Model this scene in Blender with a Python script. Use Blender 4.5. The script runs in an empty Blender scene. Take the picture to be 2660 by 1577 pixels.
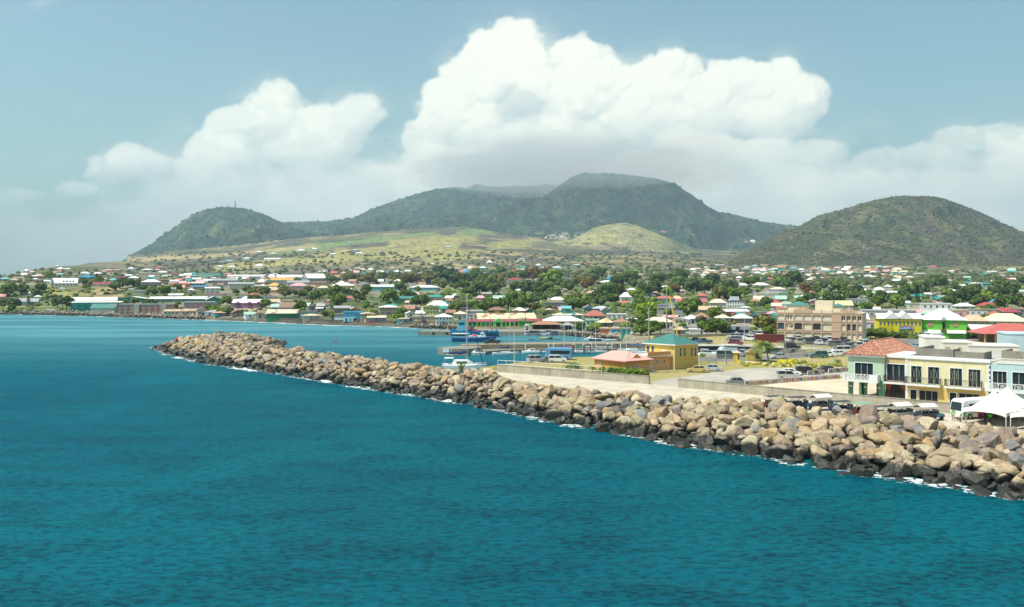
import bpy, bmesh, math, random
import numpy as np
from mathutils import Vector, Matrix
random.seed(7); np.random.seed(7)
R = math.radians
# ---------------------------------------------------------------- camera, sky, sun, exposure
F, HZ, CH = 2500.0, 715.0, 24.0            # focal length and horizon row for a 2660 px wide picture, eye height in metres
scene = bpy.context.scene
C = scene.collection
cd = bpy.data.cameras.new("camera"); cam = bpy.data.objects.new("camera", cd); C.objects.link(cam)
cam.location = (0, 0, CH); cam.rotation_euler = (R(90), 0, 0)
cd.sensor_width = 36; cd.lens = 36*F/2660; cd.shift_y = -(788.5-HZ)/2660; cd.clip_start = .5; cd.clip_end = 40000
scene.camera = cam
scene.view_settings.view_transform = 'Standard'; scene.view_settings.look = 'None'
scene.view_settings.exposure = .32; scene.view_settings.gamma = 1
SUN = Vector((-.43, -.20, .88)).normalized()
sl = bpy.data.lights.new("sun", 'SUN'); sl.energy = 5.0; sl.angle = R(.6); sl.color = (1, .955, .86)
so = bpy.data.objects.new("sun", sl); C.objects.link(so); so.rotation_euler = SUN.to_track_quat('Z', 'Y').to_euler()
so.location = (0, 0, 900)
world = bpy.data.worlds.new("World"); scene.world = world; world.use_nodes = True
scene.cycles.volume_bounces = 0; scene.cycles.max_bounces = 6; scene.cycles.diffuse_bounces = 2; scene.cycles.glossy_bounces = 2
scene.cycles.transparent_max_bounces = 24; scene.cycles.volume_step_rate = 10

class NT:
 """small helper to write node trees as expressions"""
 def __init__(s, nt): s.nt = nt; s.x = 0
 def n(s, typ, **kw):
  nd = s.nt.nodes.new(typ)
  for k, v in kw.items(): setattr(nd, k, v)
  return nd
 def put(s, sock, v):
  if isinstance(v, bpy.types.NodeSocket): s.nt.links.new(v, sock)
  elif v is not None:
   if hasattr(sock, 'default_value') and hasattr(sock.default_value, '__len__') and not hasattr(v, '__len__'): v = (v,)*len(sock.default_value)
   if hasattr(v, '__len__') and len(sock.default_value) == 4 and len(v) == 3: v = (*v, 1)
   sock.default_value = v
 def m(s, op, a, b=None, c=None, clamp=False):
  nd = s.n('ShaderNodeMath', operation=op, use_clamp=clamp)
  s.put(nd.inputs[0], a)
  if b is not None: s.put(nd.inputs[1], b)
  if c is not None: s.put(nd.inputs[2], c)
  return nd.outputs[0]
 def v(s, op, a, b=None, scale=None):
  nd = s.n('ShaderNodeVectorMath', operation=op)
  s.put(nd.inputs[0], a)
  if b is not None: s.put(nd.inputs[1], b)
  if scale is not None: s.put(nd.inputs['Scale'], scale)
  return nd.outputs['Value'] if op in ('LENGTH', 'DOT_PRODUCT', 'DISTANCE') else nd.outputs[0]
 def mix(s, f, a, b, typ='RGBA', blend='MIX'):
  nd = s.n('ShaderNodeMix', data_type=typ)
  if typ == 'RGBA': nd.blend_type = blend; s.put(nd.inputs[0], f); s.put(nd.inputs[6], a); s.put(nd.inputs[7], b); return nd.outputs[2]
  s.put(nd.inputs[0], f); s.put(nd.inputs[2], a); s.put(nd.inputs[3], b); return nd.outputs[0]
 def noise(s, vec, scale, detail=4, rough=.55, dist=0, col=False, dim='3D'):
  nd = s.n('ShaderNodeTexNoise', noise_dimensions=dim)
  s.put(nd.inputs['Vector'], vec); nd.inputs['Scale'].default_value = scale; nd.inputs['Detail'].default_value = detail
  nd.inputs['Roughness'].default_value = rough; nd.inputs['Distortion'].default_value = dist
  return nd.outputs[1] if col else nd.outputs[0]
 def ss(s, v, lo, hi, a=0., b=1.):
  nd = s.n('ShaderNodeMapRange', interpolation_type='SMOOTHSTEP')
  s.put(nd.inputs[0], v); nd.inputs[1].default_value = lo; nd.inputs[2].default_value = hi
  nd.inputs[3].default_value = a; nd.inputs[4].default_value = b
  return nd.outputs[0]
 def sep(s, v):
  nd = s.n('ShaderNodeSeparateXYZ'); s.put(nd.inputs[0], v); return nd.outputs
 def comb(s, x, y, z=0):
  nd = s.n('ShaderNodeCombineXYZ'); s.put(nd.inputs[0], x); s.put(nd.inputs[1], y); s.put(nd.inputs[2], z); return nd.outputs[0]

def build_world():
 nt = world.node_tree; nt.nodes.clear(); T = NT(nt)
 sky = T.n('ShaderNodeTexSky', sky_type='NISHITA', sun_disc=False)
 sky.sun_elevation = math.asin(SUN.z); sky.sun_rotation = math.atan2(SUN.x, SUN.y)
 sky.air_density = 1.1; sky.dust_density = 2.2; sky.ozone_density = 1.5
 z = T.sep(T.n('ShaderNodeTexCoord').outputs['Generated'])[2]
 skyc = T.mix(1., sky.outputs[0], (.78, 1.07, .95), blend='MULTIPLY')
 hs = T.n('ShaderNodeHueSaturation'); hs.inputs['Saturation'].default_value = .9; T.put(hs.inputs['Color'], skyc); skyc = hs.outputs[0]
 b1 = T.n('ShaderNodeBackground'); T.put(b1.inputs[0], skyc); b1.inputs[1].default_value = .118
 out = T.n('ShaderNodeOutputWorld'); nt.links.new(b1.outputs[0], out.inputs[0])
build_world()

# ---------------------------------------------------------------- helpers
def tag(o, label=None, cat=None, group=None, kind=None):
 if label: o['label'] = label
 if cat: o['category'] = cat
 if group: o['group'] = group
 if kind: o['kind'] = kind
 return o
def empty(name, loc, rz=0, label=None, cat=None, group=None, parent=None):
 o = bpy.data.objects.new(name, None); C.objects.link(o); o.location = loc; o.rotation_euler = (0, 0, rz); o.empty_display_size = .3
 if parent: o.parent = parent
 return tag(o, label, cat, group)
MATS = {}
def new_mat(name):
 m = bpy.data.materials.new(name); m.use_nodes = True; m.node_tree.nodes.clear(); return m, NT(m.node_tree)
def finish(m, T, col, rough=.6, spec=.4, bump=None, bdist=.05, metal=0., alpha=None, bstr=1.):
 b = T.n('ShaderNodeBsdfPrincipled'); T.put(b.inputs['Base Color'], col); T.put(b.inputs['Roughness'], rough)
 T.put(b.inputs['Specular IOR Level'], spec); T.put(b.inputs['Metallic'], metal)
 if alpha is not None: T.put(b.inputs['Alpha'], alpha)
 if bump is not None:
  bn = T.n('ShaderNodeBump'); T.put(bn.inputs['Height'], bump); bn.inputs['Distance'].default_value = bdist; bn.inputs['Strength'].default_value = bstr
  T.put(b.inputs['Normal'], bn.outputs[0])
 o = T.n('ShaderNodeOutputMaterial'); m.node_tree.links.new(b.outputs[0], o.inputs[0]); return b
def paint(c, rough=.6, dirt=.18, scale=.35, spec=.35, metal=0.):
 """weathered paint / render: the colour with soft blotches and streaks"""
 key = ('p', tuple(round(x, 3) for x in c), rough, dirt, scale, metal)
 if key in MATS: return MATS[key]
 m, T = new_mat('paint_%d' % len(MATS))
 ge = T.n('ShaderNodeNewGeometry').outputs['Position']
 n = T.noise(ge, scale, 5, .6); st = T.noise(T.v('MULTIPLY', ge, (1.3, 1.3, .15)), 1.2, 4, .6)
 f = T.m('MULTIPLY', T.m('ADD', T.ss(n, .4, .7), T.ss(st, .5, .75)), dirt)
 dk = tuple(x*.62+.02 for x in c)
 finish(m, T, T.mix(f, c, dk), rough, spec, metal=metal)
 MATS[key] = m; return m
def plain(c, rough=.4, spec=.5, metal=0.):
 key = ('q', tuple(round(x, 3) for x in c), rough, metal)
 if key in MATS: return MATS[key]
 m, T = new_mat('coat_%d' % len(MATS))
 n = T.noise(T.n('ShaderNodeNewGeometry').outputs['Position'], 2.2, 3, .5)
 finish(m, T, T.mix(T.ss(n, .35, .7), c, tuple(x*.86 for x in c)), rough, spec, metal=metal)
 MATS[key] = m; return m
def metalroof(c, rust=0.):
 key = ('r', tuple(round(x, 3) for x in c), rust)
 if key in MATS: return MATS[key]
 m, T = new_mat('sheet_roof_%d' % len(MATS))
 tc = T.n('ShaderNodeTexCoord').outputs['Object']; ge = T.n('ShaderNodeNewGeometry').outputs['Position']
 n = T.noise(ge, .5, 5, .65); n2 = T.noise(T.v('MULTIPLY', ge, (1., 1., .3)), .22, 4, .6)
 col = T.mix(T.m('MULTIPLY', T.ss(n, .35, .75), .3), c, tuple(x*.7 for x in c))
 if rust: col = T.mix(T.ss(n2, .62-rust*.25, .70-rust*.2), col, (.30, .14, .09))
 x, y, z = T.sep(tc)
 rib = T.m('ABSOLUTE', T.m('SINE', T.m('MULTIPLY', T.m('ADD', x, 0), 5.2)))
 finish(m, T, col, .45, .4, bump=rib, bdist=.05, bstr=.35)
 MATS[key] = m; return m

class MB:
 def __init__(s): s.V = []; s.P = []; s.M = []; s.n = 0
 def add(s, verts, faces, mi=0):
  b = s.n; s.V.extend([tuple(v) for v in verts]); s.n += len(verts)
  for f in faces: s.P.append([b+i for i in f]); s.M.append(mi)
  return s
 def box(s, x0, x1, y0, y1, z0, z1, mi=0, rot=0, o=(0, 0, 0)):
  c, sn = math.cos(rot), math.sin(rot)
  v = [(x, y, z) for z in (z0, z1) for y in (y0, y1) for x in (x0, x1)]
  v = [(x*c-y*sn+o[0], x*sn+y*c+o[1], z+o[2]) for x, y, z in v]
  return s.add(v, [(0, 2, 3, 1), (4, 5, 7, 6), (0, 1, 5, 4), (2, 6, 7, 3), (0, 4, 6, 2), (1, 3, 7, 5)], mi)
 def prism(s, pts, z0, z1, mi=0, cap=True):
  n = len(pts)
  a = sum(pts[i][0]*pts[(i+1) % n][1]-pts[(i+1) % n][0]*pts[i][1] for i in range(n))
  if a < 0: pts = pts[::-1]
  v = [(x, y, z0) for x, y in pts]+[(x, y, z1) for x, y in pts]
  f = [(i, (i+1) % n, n+(i+1) % n, n+i) for i in range(n)]
  if cap: f += [tuple(range(n, 2*n)), tuple(range(n-1, -1, -1))]
  return s.add(v, f, mi)
 def tube(s, p, q, r0, r1=None, n=8, mi=0):
  r1 = r0 if r1 is None else r1; p, q = Vector(p), Vector(q); d = q-p
  if d.length < 1e-6: return s
  z = d.normalized(); a = z.orthogonal().normalized(); b = z.cross(a)
  v = []
  for c, r in ((p, r0), (q, r1)):
   for i in range(n):
    t = 2*math.pi*i/n; v.append(c+a*math.cos(t)*r+b*math.sin(t)*r)
  return s.add(v, [(i, (i+1) % n, n+(i+1) % n, n+i) for i in range(n)]+[tuple(range(n-1, -1, -1)), tuple(range(n, 2*n))], mi)
 def sections(s, secs, mi=0, cap=True):
  """loft closed rings of equal count"""
  n = len(secs[0]); v = [p for r in secs for p in r]; f = []
  for k in range(len(secs)-1):
   for i in range(n): f.append((k*n+i, k*n+(i+1) % n, (k+1)*n+(i+1) % n, (k+1)*n+i))
  if cap: f += [tuple(range(n-1, -1, -1)), tuple((len(secs)-1)*n+i for i in range(n))]
  return s.add(v, f, mi)
 def mesh(s, name, mats, smooth=False):
  me = bpy.data.meshes.new(name); me.from_pydata(s.V, [], s.P)
  for m in (mats if isinstance(mats, (list, tuple)) else [mats]): me.materials.append(m)
  if any(s.M): me.polygons.foreach_set('material_index', s.M)
  bm = bmesh.new(); bm.from_mesh(me); bmesh.ops.recalc_face_normals(bm, faces=bm.faces); bm.to_mesh(me); bm.free()
  if smooth: me.polygons.foreach_set('use_smooth', [True]*len(me.polygons))
  me.update(); return me
 def build(s, name, mats, parent=None, smooth=False, loc=None):
  return link(name, s.mesh(name, mats, smooth), parent, loc)
def link(name, me, parent=None, loc=None, rot=None, scale=None):
 o = bpy.data.objects.new(name, me); C.objects.link(o)
 if parent: o.parent = parent
 if loc is not None: o.location = loc
 if rot is not None: o.rotation_euler = rot if hasattr(rot, '__len__') else (0, 0, rot)
 if scale is not None: o.scale = scale
 return o
def kids(o): return [c for c in bpy.data.objects if c.parent is o]
def tree_of(o):
 allc = {}
 for c in C.objects:
  if c.parent: allc.setdefault(c.parent.name, []).append(c)
 return allc
def copy_thing(spec, loc, rz, label=None, cmap=None, scale=None):
 """spec = (root, [(part, [subparts])...]) ; copies share mesh data"""
 root, parts = spec
 r = root.copy(); C.objects.link(r); r.location = loc; r.rotation_euler = (0, 0, rz)
 if scale: r.scale = (scale,)*3
 if label: r['label'] = label
 for p, subs in parts:
  c = p.copy(); C.objects.link(c); c.parent = r
  for q in subs:
   d = q.copy(); C.objects.link(d); d.parent = c
 return r
def grid_mesh(name, X, Y, Z, mats, col=None, smooth=True, keep=None):
 nr, nc = X.shape
 co = np.stack([X, Y, Z], -1).reshape(-1, 3).astype(np.float32)
 i = np.arange(nr-1)[:, None]*nc+np.arange(nc-1)[None]
 q = np.stack([i, i+1, i+nc+1, i+nc], -1).reshape(-1, 4)
 if keep is not None: q = q[keep.reshape(-1)]
 me = bpy.data.meshes.new(name)
 me.vertices.add(len(co)); me.vertices.foreach_set('co', co.ravel())
 me.loops.add(q.size); me.loops.foreach_set('vertex_index', q.ravel().astype(np.int32))
 me.polygons.add(len(q)); me.polygons.foreach_set('loop_start', np.arange(0, q.size, 4, dtype=np.int32))
 me.polygons.foreach_set('loop_total', np.full(len(q), 4, np.int32))
 if smooth: me.polygons.foreach_set('use_smooth', np.ones(len(q), bool))
 if col is not None:
  a = me.color_attributes.new('Col', 'FLOAT_COLOR', 'POINT')
  a.data.foreach_set('color', np.concatenate([col.reshape(-1, 3), np.ones((len(co), 1))], 1).astype(np.float32).ravel())
 me.materials.append(mats); me.update(calc_edges=True); me.validate()
 return me
def tri_mesh(name, V, Fc, mat, smooth=False, col=None):
 me = bpy.data.meshes.new(name); V = np.asarray(V, np.float32); Fc = np.asarray(Fc, np.int32); k = Fc.shape[1]
 me.vertices.add(len(V)); me.vertices.foreach_set('co', V.ravel())
 me.loops.add(Fc.size); me.loops.foreach_set('vertex_index', Fc.ravel())
 me.polygons.add(len(Fc)); me.polygons.foreach_set('loop_start', np.arange(0, Fc.size, k, dtype=np.int32)); me.polygons.foreach_set('loop_total', np.full(len(Fc), k, np.int32))
 if smooth: me.polygons.foreach_set('use_smooth', np.ones(len(Fc), bool))
 if col is not None:
  a = me.color_attributes.new('Col', 'FLOAT_COLOR', 'POINT')
  a.data.foreach_set('color', np.concatenate([col, np.ones((len(V), 1))], 1).astype(np.float32).ravel())
 me.materials.append(mat); me.update(calc_edges=True); return me
# numpy value noise
_L = np.random.rand(256, 256)
def vnoise(x, y):
 x = np.asarray(x, float); y = np.asarray(y, float)
 xi = np.floor(x).astype(int); yi = np.floor(y).astype(int); fx = x-xi; fy = y-yi
 fx = fx*fx*(3-2*fx); fy = fy*fy*(3-2*fy)
 g = lambda a, b: _L[a & 255, b & 255]
 return (g(xi, yi)*(1-fx)+g(xi+1, yi)*fx)*(1-fy)+(g(xi, yi+1)*(1-fx)+g(xi+1, yi+1)*fx)*fy
def fbm(x, y, o=4, r=.5):
 s = 0; a = 1; t = 0
 for k in range(o):
  s = s+a*vnoise(x*2**k+k*17.3, y*2**k+k*9.1); t += a; a *= r
 return s/t
def sstep(a, b, x):
 t = np.clip((x-a)/(b-a), 0, 1); return t*t*(3-2*t)
def G(px, py, z=3.0):
 """the point of the level z that the photograph shows at pixel (px, py)"""
 D = (CH-z)*F/(py-HZ); return Vector(((px-1330)/F*D, D, z))
CLOUDS = .94
# ---------------------------------------------------------------- terrain
def cv(pts):
 xs, ys = zip(*pts); return lambda x: np.interp(x, xs, ys)
shoreD = cv([(-900,640),(0,590),(200,570),(450,530),(700,488),(850,462),(1000,449),(1100,432),(1180,424),(1225,402),(1300,398),(1455,392),(1511,374),(1605,350),(1650,316),(3500,312)])
prof_r = cv([(280,2.9),(560,3.0),(650,3.6),(900,9),(1100,14),(1500,26),(2000,40),(9999,40)])
prof_l = cv([(280,1.6),(560,2.0),(640,3.2),(700,6),(800,14.4),(1000,18),(1300,22),(1800,32),(2000,38),(9999,38)])
apD = cv([(-300,1500),(0,1650),(60,1750),(95,1850),(160,2000),(220,2200),(300,2500),(380,4000),(3000,4000)])
apY = cv([(-300,740),(0,724),(60,713),(95,702),(160,694),(220,688),(300,681),(380,664),(450,653),(600,640),(750,622),(900,608),(1050,596),(1200,590),(1350,612),(1500,630),(1700,644),(1900,655),(2100,668),(2300,684),(2660,692),(3000,694)])
CR = {
 'left':  (5000, 3900, 1200, cv([(200,760),(300,694),(318,680),(350,659),(393,635),(446,595),(500,558),(531,544),(580,537),(627,540),(670,551),(710,568),(760,590),(850,620),(950,650),(1000,760)])),
 'shoulder': (6600, 4300, 2200, cv([(560,760),(650,600),(700,578),(770,577),(850,574),(915,567),(960,545),(1020,522),(1075,505),(1125,492),(1180,485),(1212,491),(1235,477),(1262,483),(1330,485),(1420,480),(1500,488),(1600,520),(1700,560),(1760,760)])),
 'cone':  (5600, 4250, 1800, cv([(1050,760),(1200,640),(1250,605),(1330,565),(1400,520),(1450,484),(1480,463),(1510,449),(1600,451),(1700,462),(1750,476),(1800,508),(1840,537),(1870,552),(1910,557),(1970,574),(2050,585),(2150,600),(2250,640),(2350,760)])),
 'spur':  (4800, 4200, 900, cv([(1180,760),(1280,640),(1350,615),(1420,590),(1500,572),(1590,566),(1660,580),(1740,610),(1820,640),(1900,760)])),
 'mid':   (5200, 4100, 900, cv([(760,760),(900,604),(1000,580),(1080,566),(1180,556),(1260,570),(1340,600),(1420,640),(1500,760)])),
 'yellow':(4300, 3500, 700, cv([(1250,760),(1330,659),(1435,637),(1487,627),(1540,595),(1580,585),(1625,580),(1660,590),(1700,606),(1755,627),(1806,653),(1900,680),(1950,760)])),
 'right': (3200, 2300, 1300, cv([(1800,760),(1890,682),(1913,670),(1966,638),(2019,611),(2072,590),(2125,561),(2178,547),(2232,531),(2285,521),(2338,515),(2423,516),(2476,529),(2550,553),(2603,579),(2660,606),(2760,650),(2900,690),(3000,760)])),
 'mound': (3400, 2700, 500, cv([(980,760),(1060,656),(1120,648),(1180,647),(1230,660),(1260,680),(1290,760)])),
}
def terrain(px, D):
 px = np.asarray(px, float); D = np.asarray(D, float); px, D = np.broadcast_arrays(px, D)
 wl = 1-sstep(350, 900, px)
 base = prof_l(D)*wl+prof_r(D)*(1-wl)
 aD = apD(px); aZ = CH+(HZ-apY(px))/F*aD
 tt = np.clip((D-np.minimum(2000, aD*.55))/(aD-np.minimum(2000, aD*.55)), 0, 1)
 z2 = base+(aZ-base)*(tt**1.15)
 over = np.clip((D-aD)/1200, 0, 3)
 z2 = np.where(px < 330, z2-over*90, z2+over*30)
 z = np.where(D > np.minimum(2000, aD*.55), z2, base)
 X = (px-1330)/F*D
 z = z+(fbm(X/160., D/160., 3)-.5)*np.clip((D-700)/900, 0, 1)*10
 veg = np.zeros_like(z); which = np.zeros(z.shape, int)
 for k, (nm, (D0, Df, Wb, cy)) in enumerate(CR.items()):
  zc = CH+(HZ-cy(px))/F*D0
  s = (D-Df)/(D0-Df); fr = np.clip(s, 0, 1)
  g = fr**1.25 if nm not in ('right', 'yellow', 'mound') else np.sin(fr*math.pi/2)**1.2
  bk = np.clip((D-D0)/Wb, 0, 1); g = g*(1-bk**1.5*1.2)
  rid = 0
  if nm not in ('yellow', 'mound'):
   wob = fbm(X/500+k*7, D/700, 3)
   per = {'right': 330., 'left': 300.}.get(nm, 520.)
   ph = X/per+wob*2.3+(D-D0)/2600*(1 if k % 2 else -1)
   nz = lambda q: np.clip((q-.2)/.6, 0, 1)
   r1 = 1-abs(2*nz(vnoise(ph*1.5, D/1500+k*3.3))-1)
   r2 = 1-abs(2*nz(vnoise(ph*4+5, D/700.))-1)
   rid = (r1*.65+r2*.35-.92)*np.sin(np.clip(fr, 0, 1)*math.pi)**.8*(zc-60)*(.42 if nm == 'right' else .42)*(D < D0+50)
  m = z+(zc-z)*g+rid
  m = np.where((s > 0) & (zc > z), m, -1e3)
  sel = m > z
  veg = np.where(sel, np.clip((m-z)/12., 0, 1)*(k+1), veg) if False else veg
  which = np.where(sel & (m > z+2), k+1, which)
  z = np.maximum(z, m)
 ds = shoreD(px); z = np.where(px < 1620, np.minimum(z, 1.7+np.maximum(0, D-ds)*.022+np.maximum(0, D-600)*1.), z); t = np.clip((D-ds+6)/14., 0, 1)
 z = -2.2+(z+2.2)*(t*t*(3-2*t))
 return z, which
COLS = {}
def on_land(px, py, dmin=300., dmax=5600.):
 """nearest terrain point seen at pixel (px, py) of the photograph"""
 key = (round(px/3), dmax)
 if key not in COLS:
  D = np.geomspace(dmin, dmax, 700); D = D[D > shoreD(px)+5]
  z, _ = terrain(np.full(D.shape, px), D); COLS[key] = (D, HZ-(z-CH)/D*F)
 D, y = COLS[key]
 k = np.argmax(y <= py)
 if y[k] > py: k = len(D)-1
 if k > 0:
  f = (y[k-1]-py)/max(1e-6, y[k-1]-y[k]); d = D[k-1]+(D[k]-D[k-1])*min(1, max(0, f))
 else: d = D[0]
 zz = float(terrain(px, d)[0]); return Vector(((px-1330)/F*d, d, zz))
def ground_z(x, y):
 return float(terrain(1330+x/y*F, y)[0])

def build_terrain():
 px = np.arange(-780, 3440, 5.5); D = np.geomspace(296, 8600, 560)
 P, DD = np.meshgrid(px, D); Z, W = terrain(P, DD); X = (P-1330)/F*DD
 names = list(CR)
 Yp = HZ-(Z-CH)/DD*F                              # picture row, used as a map of what grows where
 n1 = fbm(X/90, DD/150, 4); n2 = fbm(X/30, DD/60+50, 3); n3 = fbm(X/300, DD/420+9, 3)
 forest = np.array([.022, .042, .028]); forest2 = np.array([.048, .070, .036])
 scrub = np.array([.135, .125, .070]); dry = np.array([.42, .31, .155]); field = np.array([.34, .29, .11]); lime = np.array([.19, .24, .09])
 brown = np.array([.13, .105, .08]); town = np.array([.22, .19, .135]); sand = np.array([.085, .075, .065])
 def mixc(a, b, t): t = np.clip(t, 0, 1)[..., None]; return a*(1-t)+b*t
 col = mixc(np.broadcast_to(town, Z.shape+(3,)), np.array([.10, .115, .05]), sstep(.45, .6, n1))
 # the open slopes above the town
 op = sstep(1700, 2300, DD)
 slope = mixc(mixc(scrub, brown, sstep(.4, .6, n3)), dry, sstep(.5, .68, n1)*.7)
 slope = mixc(slope, forest2, sstep(.56, .64, n2)*.6)
 col = mixc(col, slope, op)
 def band(x0, y0, x1, y1, h, soft=3):              # long field strip between two picture points, half height h
  t = np.clip((P-x0)/(x1-x0), 0, 1); yc = y0+(y1-y0)*t
  return sstep(h+soft, h, abs(Yp-yc))*sstep(x0-12, x0+10, P)*sstep(x1+12, x1-10, P)
 ap = (W == 0) | (W == names.index('mound')+1)
 for (b, c) in [((560,697,860,668,8), field), ((860,668,1190,640,15), field), ((700,654,860,640,8), lime), ((820,640,1010,622,4), lime), ((950,622,1130,606,3), lime),
                   ((1010,632,1240,618,8), field), ((330,675,560,664,4), dry), ((560,664,820,640,3), dry), ((1100,668,1240,660,12), field), ((1270,640,1400,628,9), field),
                   ((1380,636,1520,640,8), scrub*1.3), ((1190,605,1280,600,6), lime), ((2560,738,2660,741,5), brown), ((1715,693,1810,696,7), brown*1.25), ((600,722,900,700,4), brown)]:
  col = mixc(col, c, band(*b)*np.where(ap, .9, 0)*sstep(.25, .4, n2+.1))
 for k, nm in enumerate(names):
  s = (W == k+1)
  if nm in ('left', 'shoulder', 'cone', 'mid', 'spur'):
   c = mixc(forest, forest2, sstep(.42, .62, n2)); c = mixc(c, np.array([.12, .14, .06]), sstep(.6, .72, n1)*.6)
   if nm == 'spur': c = mixc(c, np.array([.30, .27, .20]), sstep(.56, .62, fbm(X/120+4, DD/120, 3))*sstep(600, 612, Yp)*sstep(1560, 1500, P))
  elif nm == 'right':
   c = mixc(np.array([.060, .068, .036]), np.array([.125, .115, .06]), sstep(.4, .6, n2)); c = mixc(c, np.array([.09, .068, .066]), sstep(.52, .62, n1)*.8)
   c = mixc(c, np.array([.04, .055, .03]), sstep(.55, .65, fbm(X/55, DD/80+3, 3))*.7)
  elif nm == 'yellow': c = mixc(mixc(np.array([.35, .30, .13]), np.array([.27, .25, .12]), sstep(.4, .6, n1)), np.array([.30, .22, .17]), sstep(.58, .66, n3)*.7); c = mixc(c, forest2, sstep(.66, .72, n2)*.8+sstep(1690, 1760, P)*.6)
  else: continue
  col = np.where(s[..., None], c, col)
 # grass hillside and cut slope behind the shore on the left
 t = sstep(.3, .45, n2)
 hs = (Yp > 741) & (Yp < 772) & (P > 120) & (P < 238) & (DD < 1100)
 col = np.where(hs[..., None], np.array([.21, .19, .075])*(.8+.4*n2[..., None]), col)
 hs = (Yp > 746) & (Yp < 772) & (P > 240) & (P < 325) & (DD < 1100)
 col = np.where(hs[..., None], mixc(np.array([.33, .24, .13]), forest2, sstep(.5, .6, n2)), col)
 hs = (Yp > 796) & (P < 175) & (DD < 900)
 col = np.where(hs[..., None], mixc(np.array([.24, .22, .08]), np.array([.12, .15, .05]), t), col)
 cg = sstep(2.4, 1.2, Z)*sstep(1180, 1100, P)      # black sand by the sea
 col = mixc(col, sand, cg)
 m, T = new_mat('land')
 at = T.n('ShaderNodeVertexColor', layer_name='Col').outputs[0]; ge = T.n('ShaderNodeNewGeometry').outputs['Position']
 xyz = T.sep(ge)
 nn = T.noise(ge, .022, 6, .62); nf = T.noise(ge, .09, 5, .65); vo = T.n('ShaderNodeTexVoronoi'); T.put(vo.inputs['Vector'], ge); vo.inputs['Scale'].default_value = .055; vo.inputs['Randomness'].default_value = 1
 far = T.ss(xyz[1], 1500, 2600)
 k = T.m('ADD', T.m('MULTIPLY', T.ss(nn, .35, .68), .55), T.m('MULTIPLY', T.ss(nf, .32, .7), .75))
 c = T.mix(1, at, T.comb(T.m('ADD', .35, k), T.m('ADD', .38, k), T.m('ADD', .36, k)), blend='MULTIPLY')
 bush = T.m('MULTIPLY', T.m('MULTIPLY', T.ss(vo.outputs['Distance'], .42, .30), T.ss(nn, .47, .54)), far)
 c = T.mix(T.m('MULTIPLY', bush, .75), c, (.035, .055, .022))
 h = T.m('ADD', T.m('MULTIPLY', nf, 9), T.m('MULTIPLY', T.m('SUBTRACT', 1, vo.outputs['Distance']), 5))
 finish(m, T, c, .95, .1, bump=T.m('MULTIPLY', h, T.m('ADD', T.m('MULTIPLY', far, .9), .02)), bdist=1., bstr=.8)
 me = grid_mesh('terrain', X, DD, Z, m, col)
 o = link('terrain', me); tag(o, kind='structure')
build_terrain()

# ---------------------------------------------------------------- sea
def build_sea():
 m, T = new_mat('sea_water')
 ge = T.n('ShaderNodeNewGeometry').outputs['Position']
 p = T.v('MULTIPLY', ge, (.62, 1.0, 1)); x, y, z = T.sep(ge)
 big = T.noise(T.v('MULTIPLY', ge, (.5, 1, 1)), .16, 3, .5, .4); mid = T.noise(p, 1.5, 4, .66, .5); sm = T.noise(p, 4.6, 3, .6, .3)
 h = T.m('ADD', T.m('MULTIPLY', big, .9), T.m('ADD', T.m('MULTIPLY', mid, .55), T.m('MULTIPLY', sm, .14)))
 patch = T.noise(ge, .018, 3, .5, .5)
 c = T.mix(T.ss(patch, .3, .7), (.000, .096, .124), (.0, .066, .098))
 wave_shade = T.m('ADD', T.m('MULTIPLY', T.ss(mid, .44, .62), .8), T.m('MULTIPLY', T.ss(big, .45, .65), .35))  # shade of the waves, painted into the water colour by noise
 c = T.mix(T.m('MULTIPLY', wave_shade, T.ss(y, 60, 330, .85, .4)), c, (0, .022, .036))
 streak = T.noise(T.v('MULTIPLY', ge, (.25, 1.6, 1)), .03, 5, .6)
 c = T.mix(T.m('MULTIPLY', T.ss(y, 230, 430), T.m('ADD', .5, T.m('MULTIPLY', T.ss(streak, .4, .62), .42))), c, (.095, .245, .275))  # pale sky reflection on the far water, painted into its colour
 bn = T.n('ShaderNodeBump'); T.put(bn.inputs['Height'], h); bn.inputs['Distance'].default_value = 1.; bn.inputs['Strength'].default_value = .6
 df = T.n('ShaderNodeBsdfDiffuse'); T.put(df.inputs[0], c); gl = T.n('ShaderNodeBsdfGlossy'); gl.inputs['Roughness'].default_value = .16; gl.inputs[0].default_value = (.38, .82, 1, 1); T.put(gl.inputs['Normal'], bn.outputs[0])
 fr = T.n('ShaderNodeFresnel'); fr.inputs[0].default_value = 1.33; T.put(fr.inputs['Normal'], bn.outputs[0])
 ms = T.n('ShaderNodeMixShader'); T.put(ms.inputs[0], T.m('MULTIPLY', fr.outputs[0], .42)); m.node_tree.links.new(df.outputs[0], ms.inputs[1]); m.node_tree.links.new(gl.outputs[0], ms.inputs[2])
 o = T.n('ShaderNodeOutputMaterial'); m.node_tree.links.new(ms.outputs[0], o.inputs[0])
 xs = np.array([-9500., 9500.]); ys = np.array([-400., 9500.]); X, Y = np.meshgrid(xs, ys)
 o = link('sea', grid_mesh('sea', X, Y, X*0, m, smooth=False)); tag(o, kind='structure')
build_sea()

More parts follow.
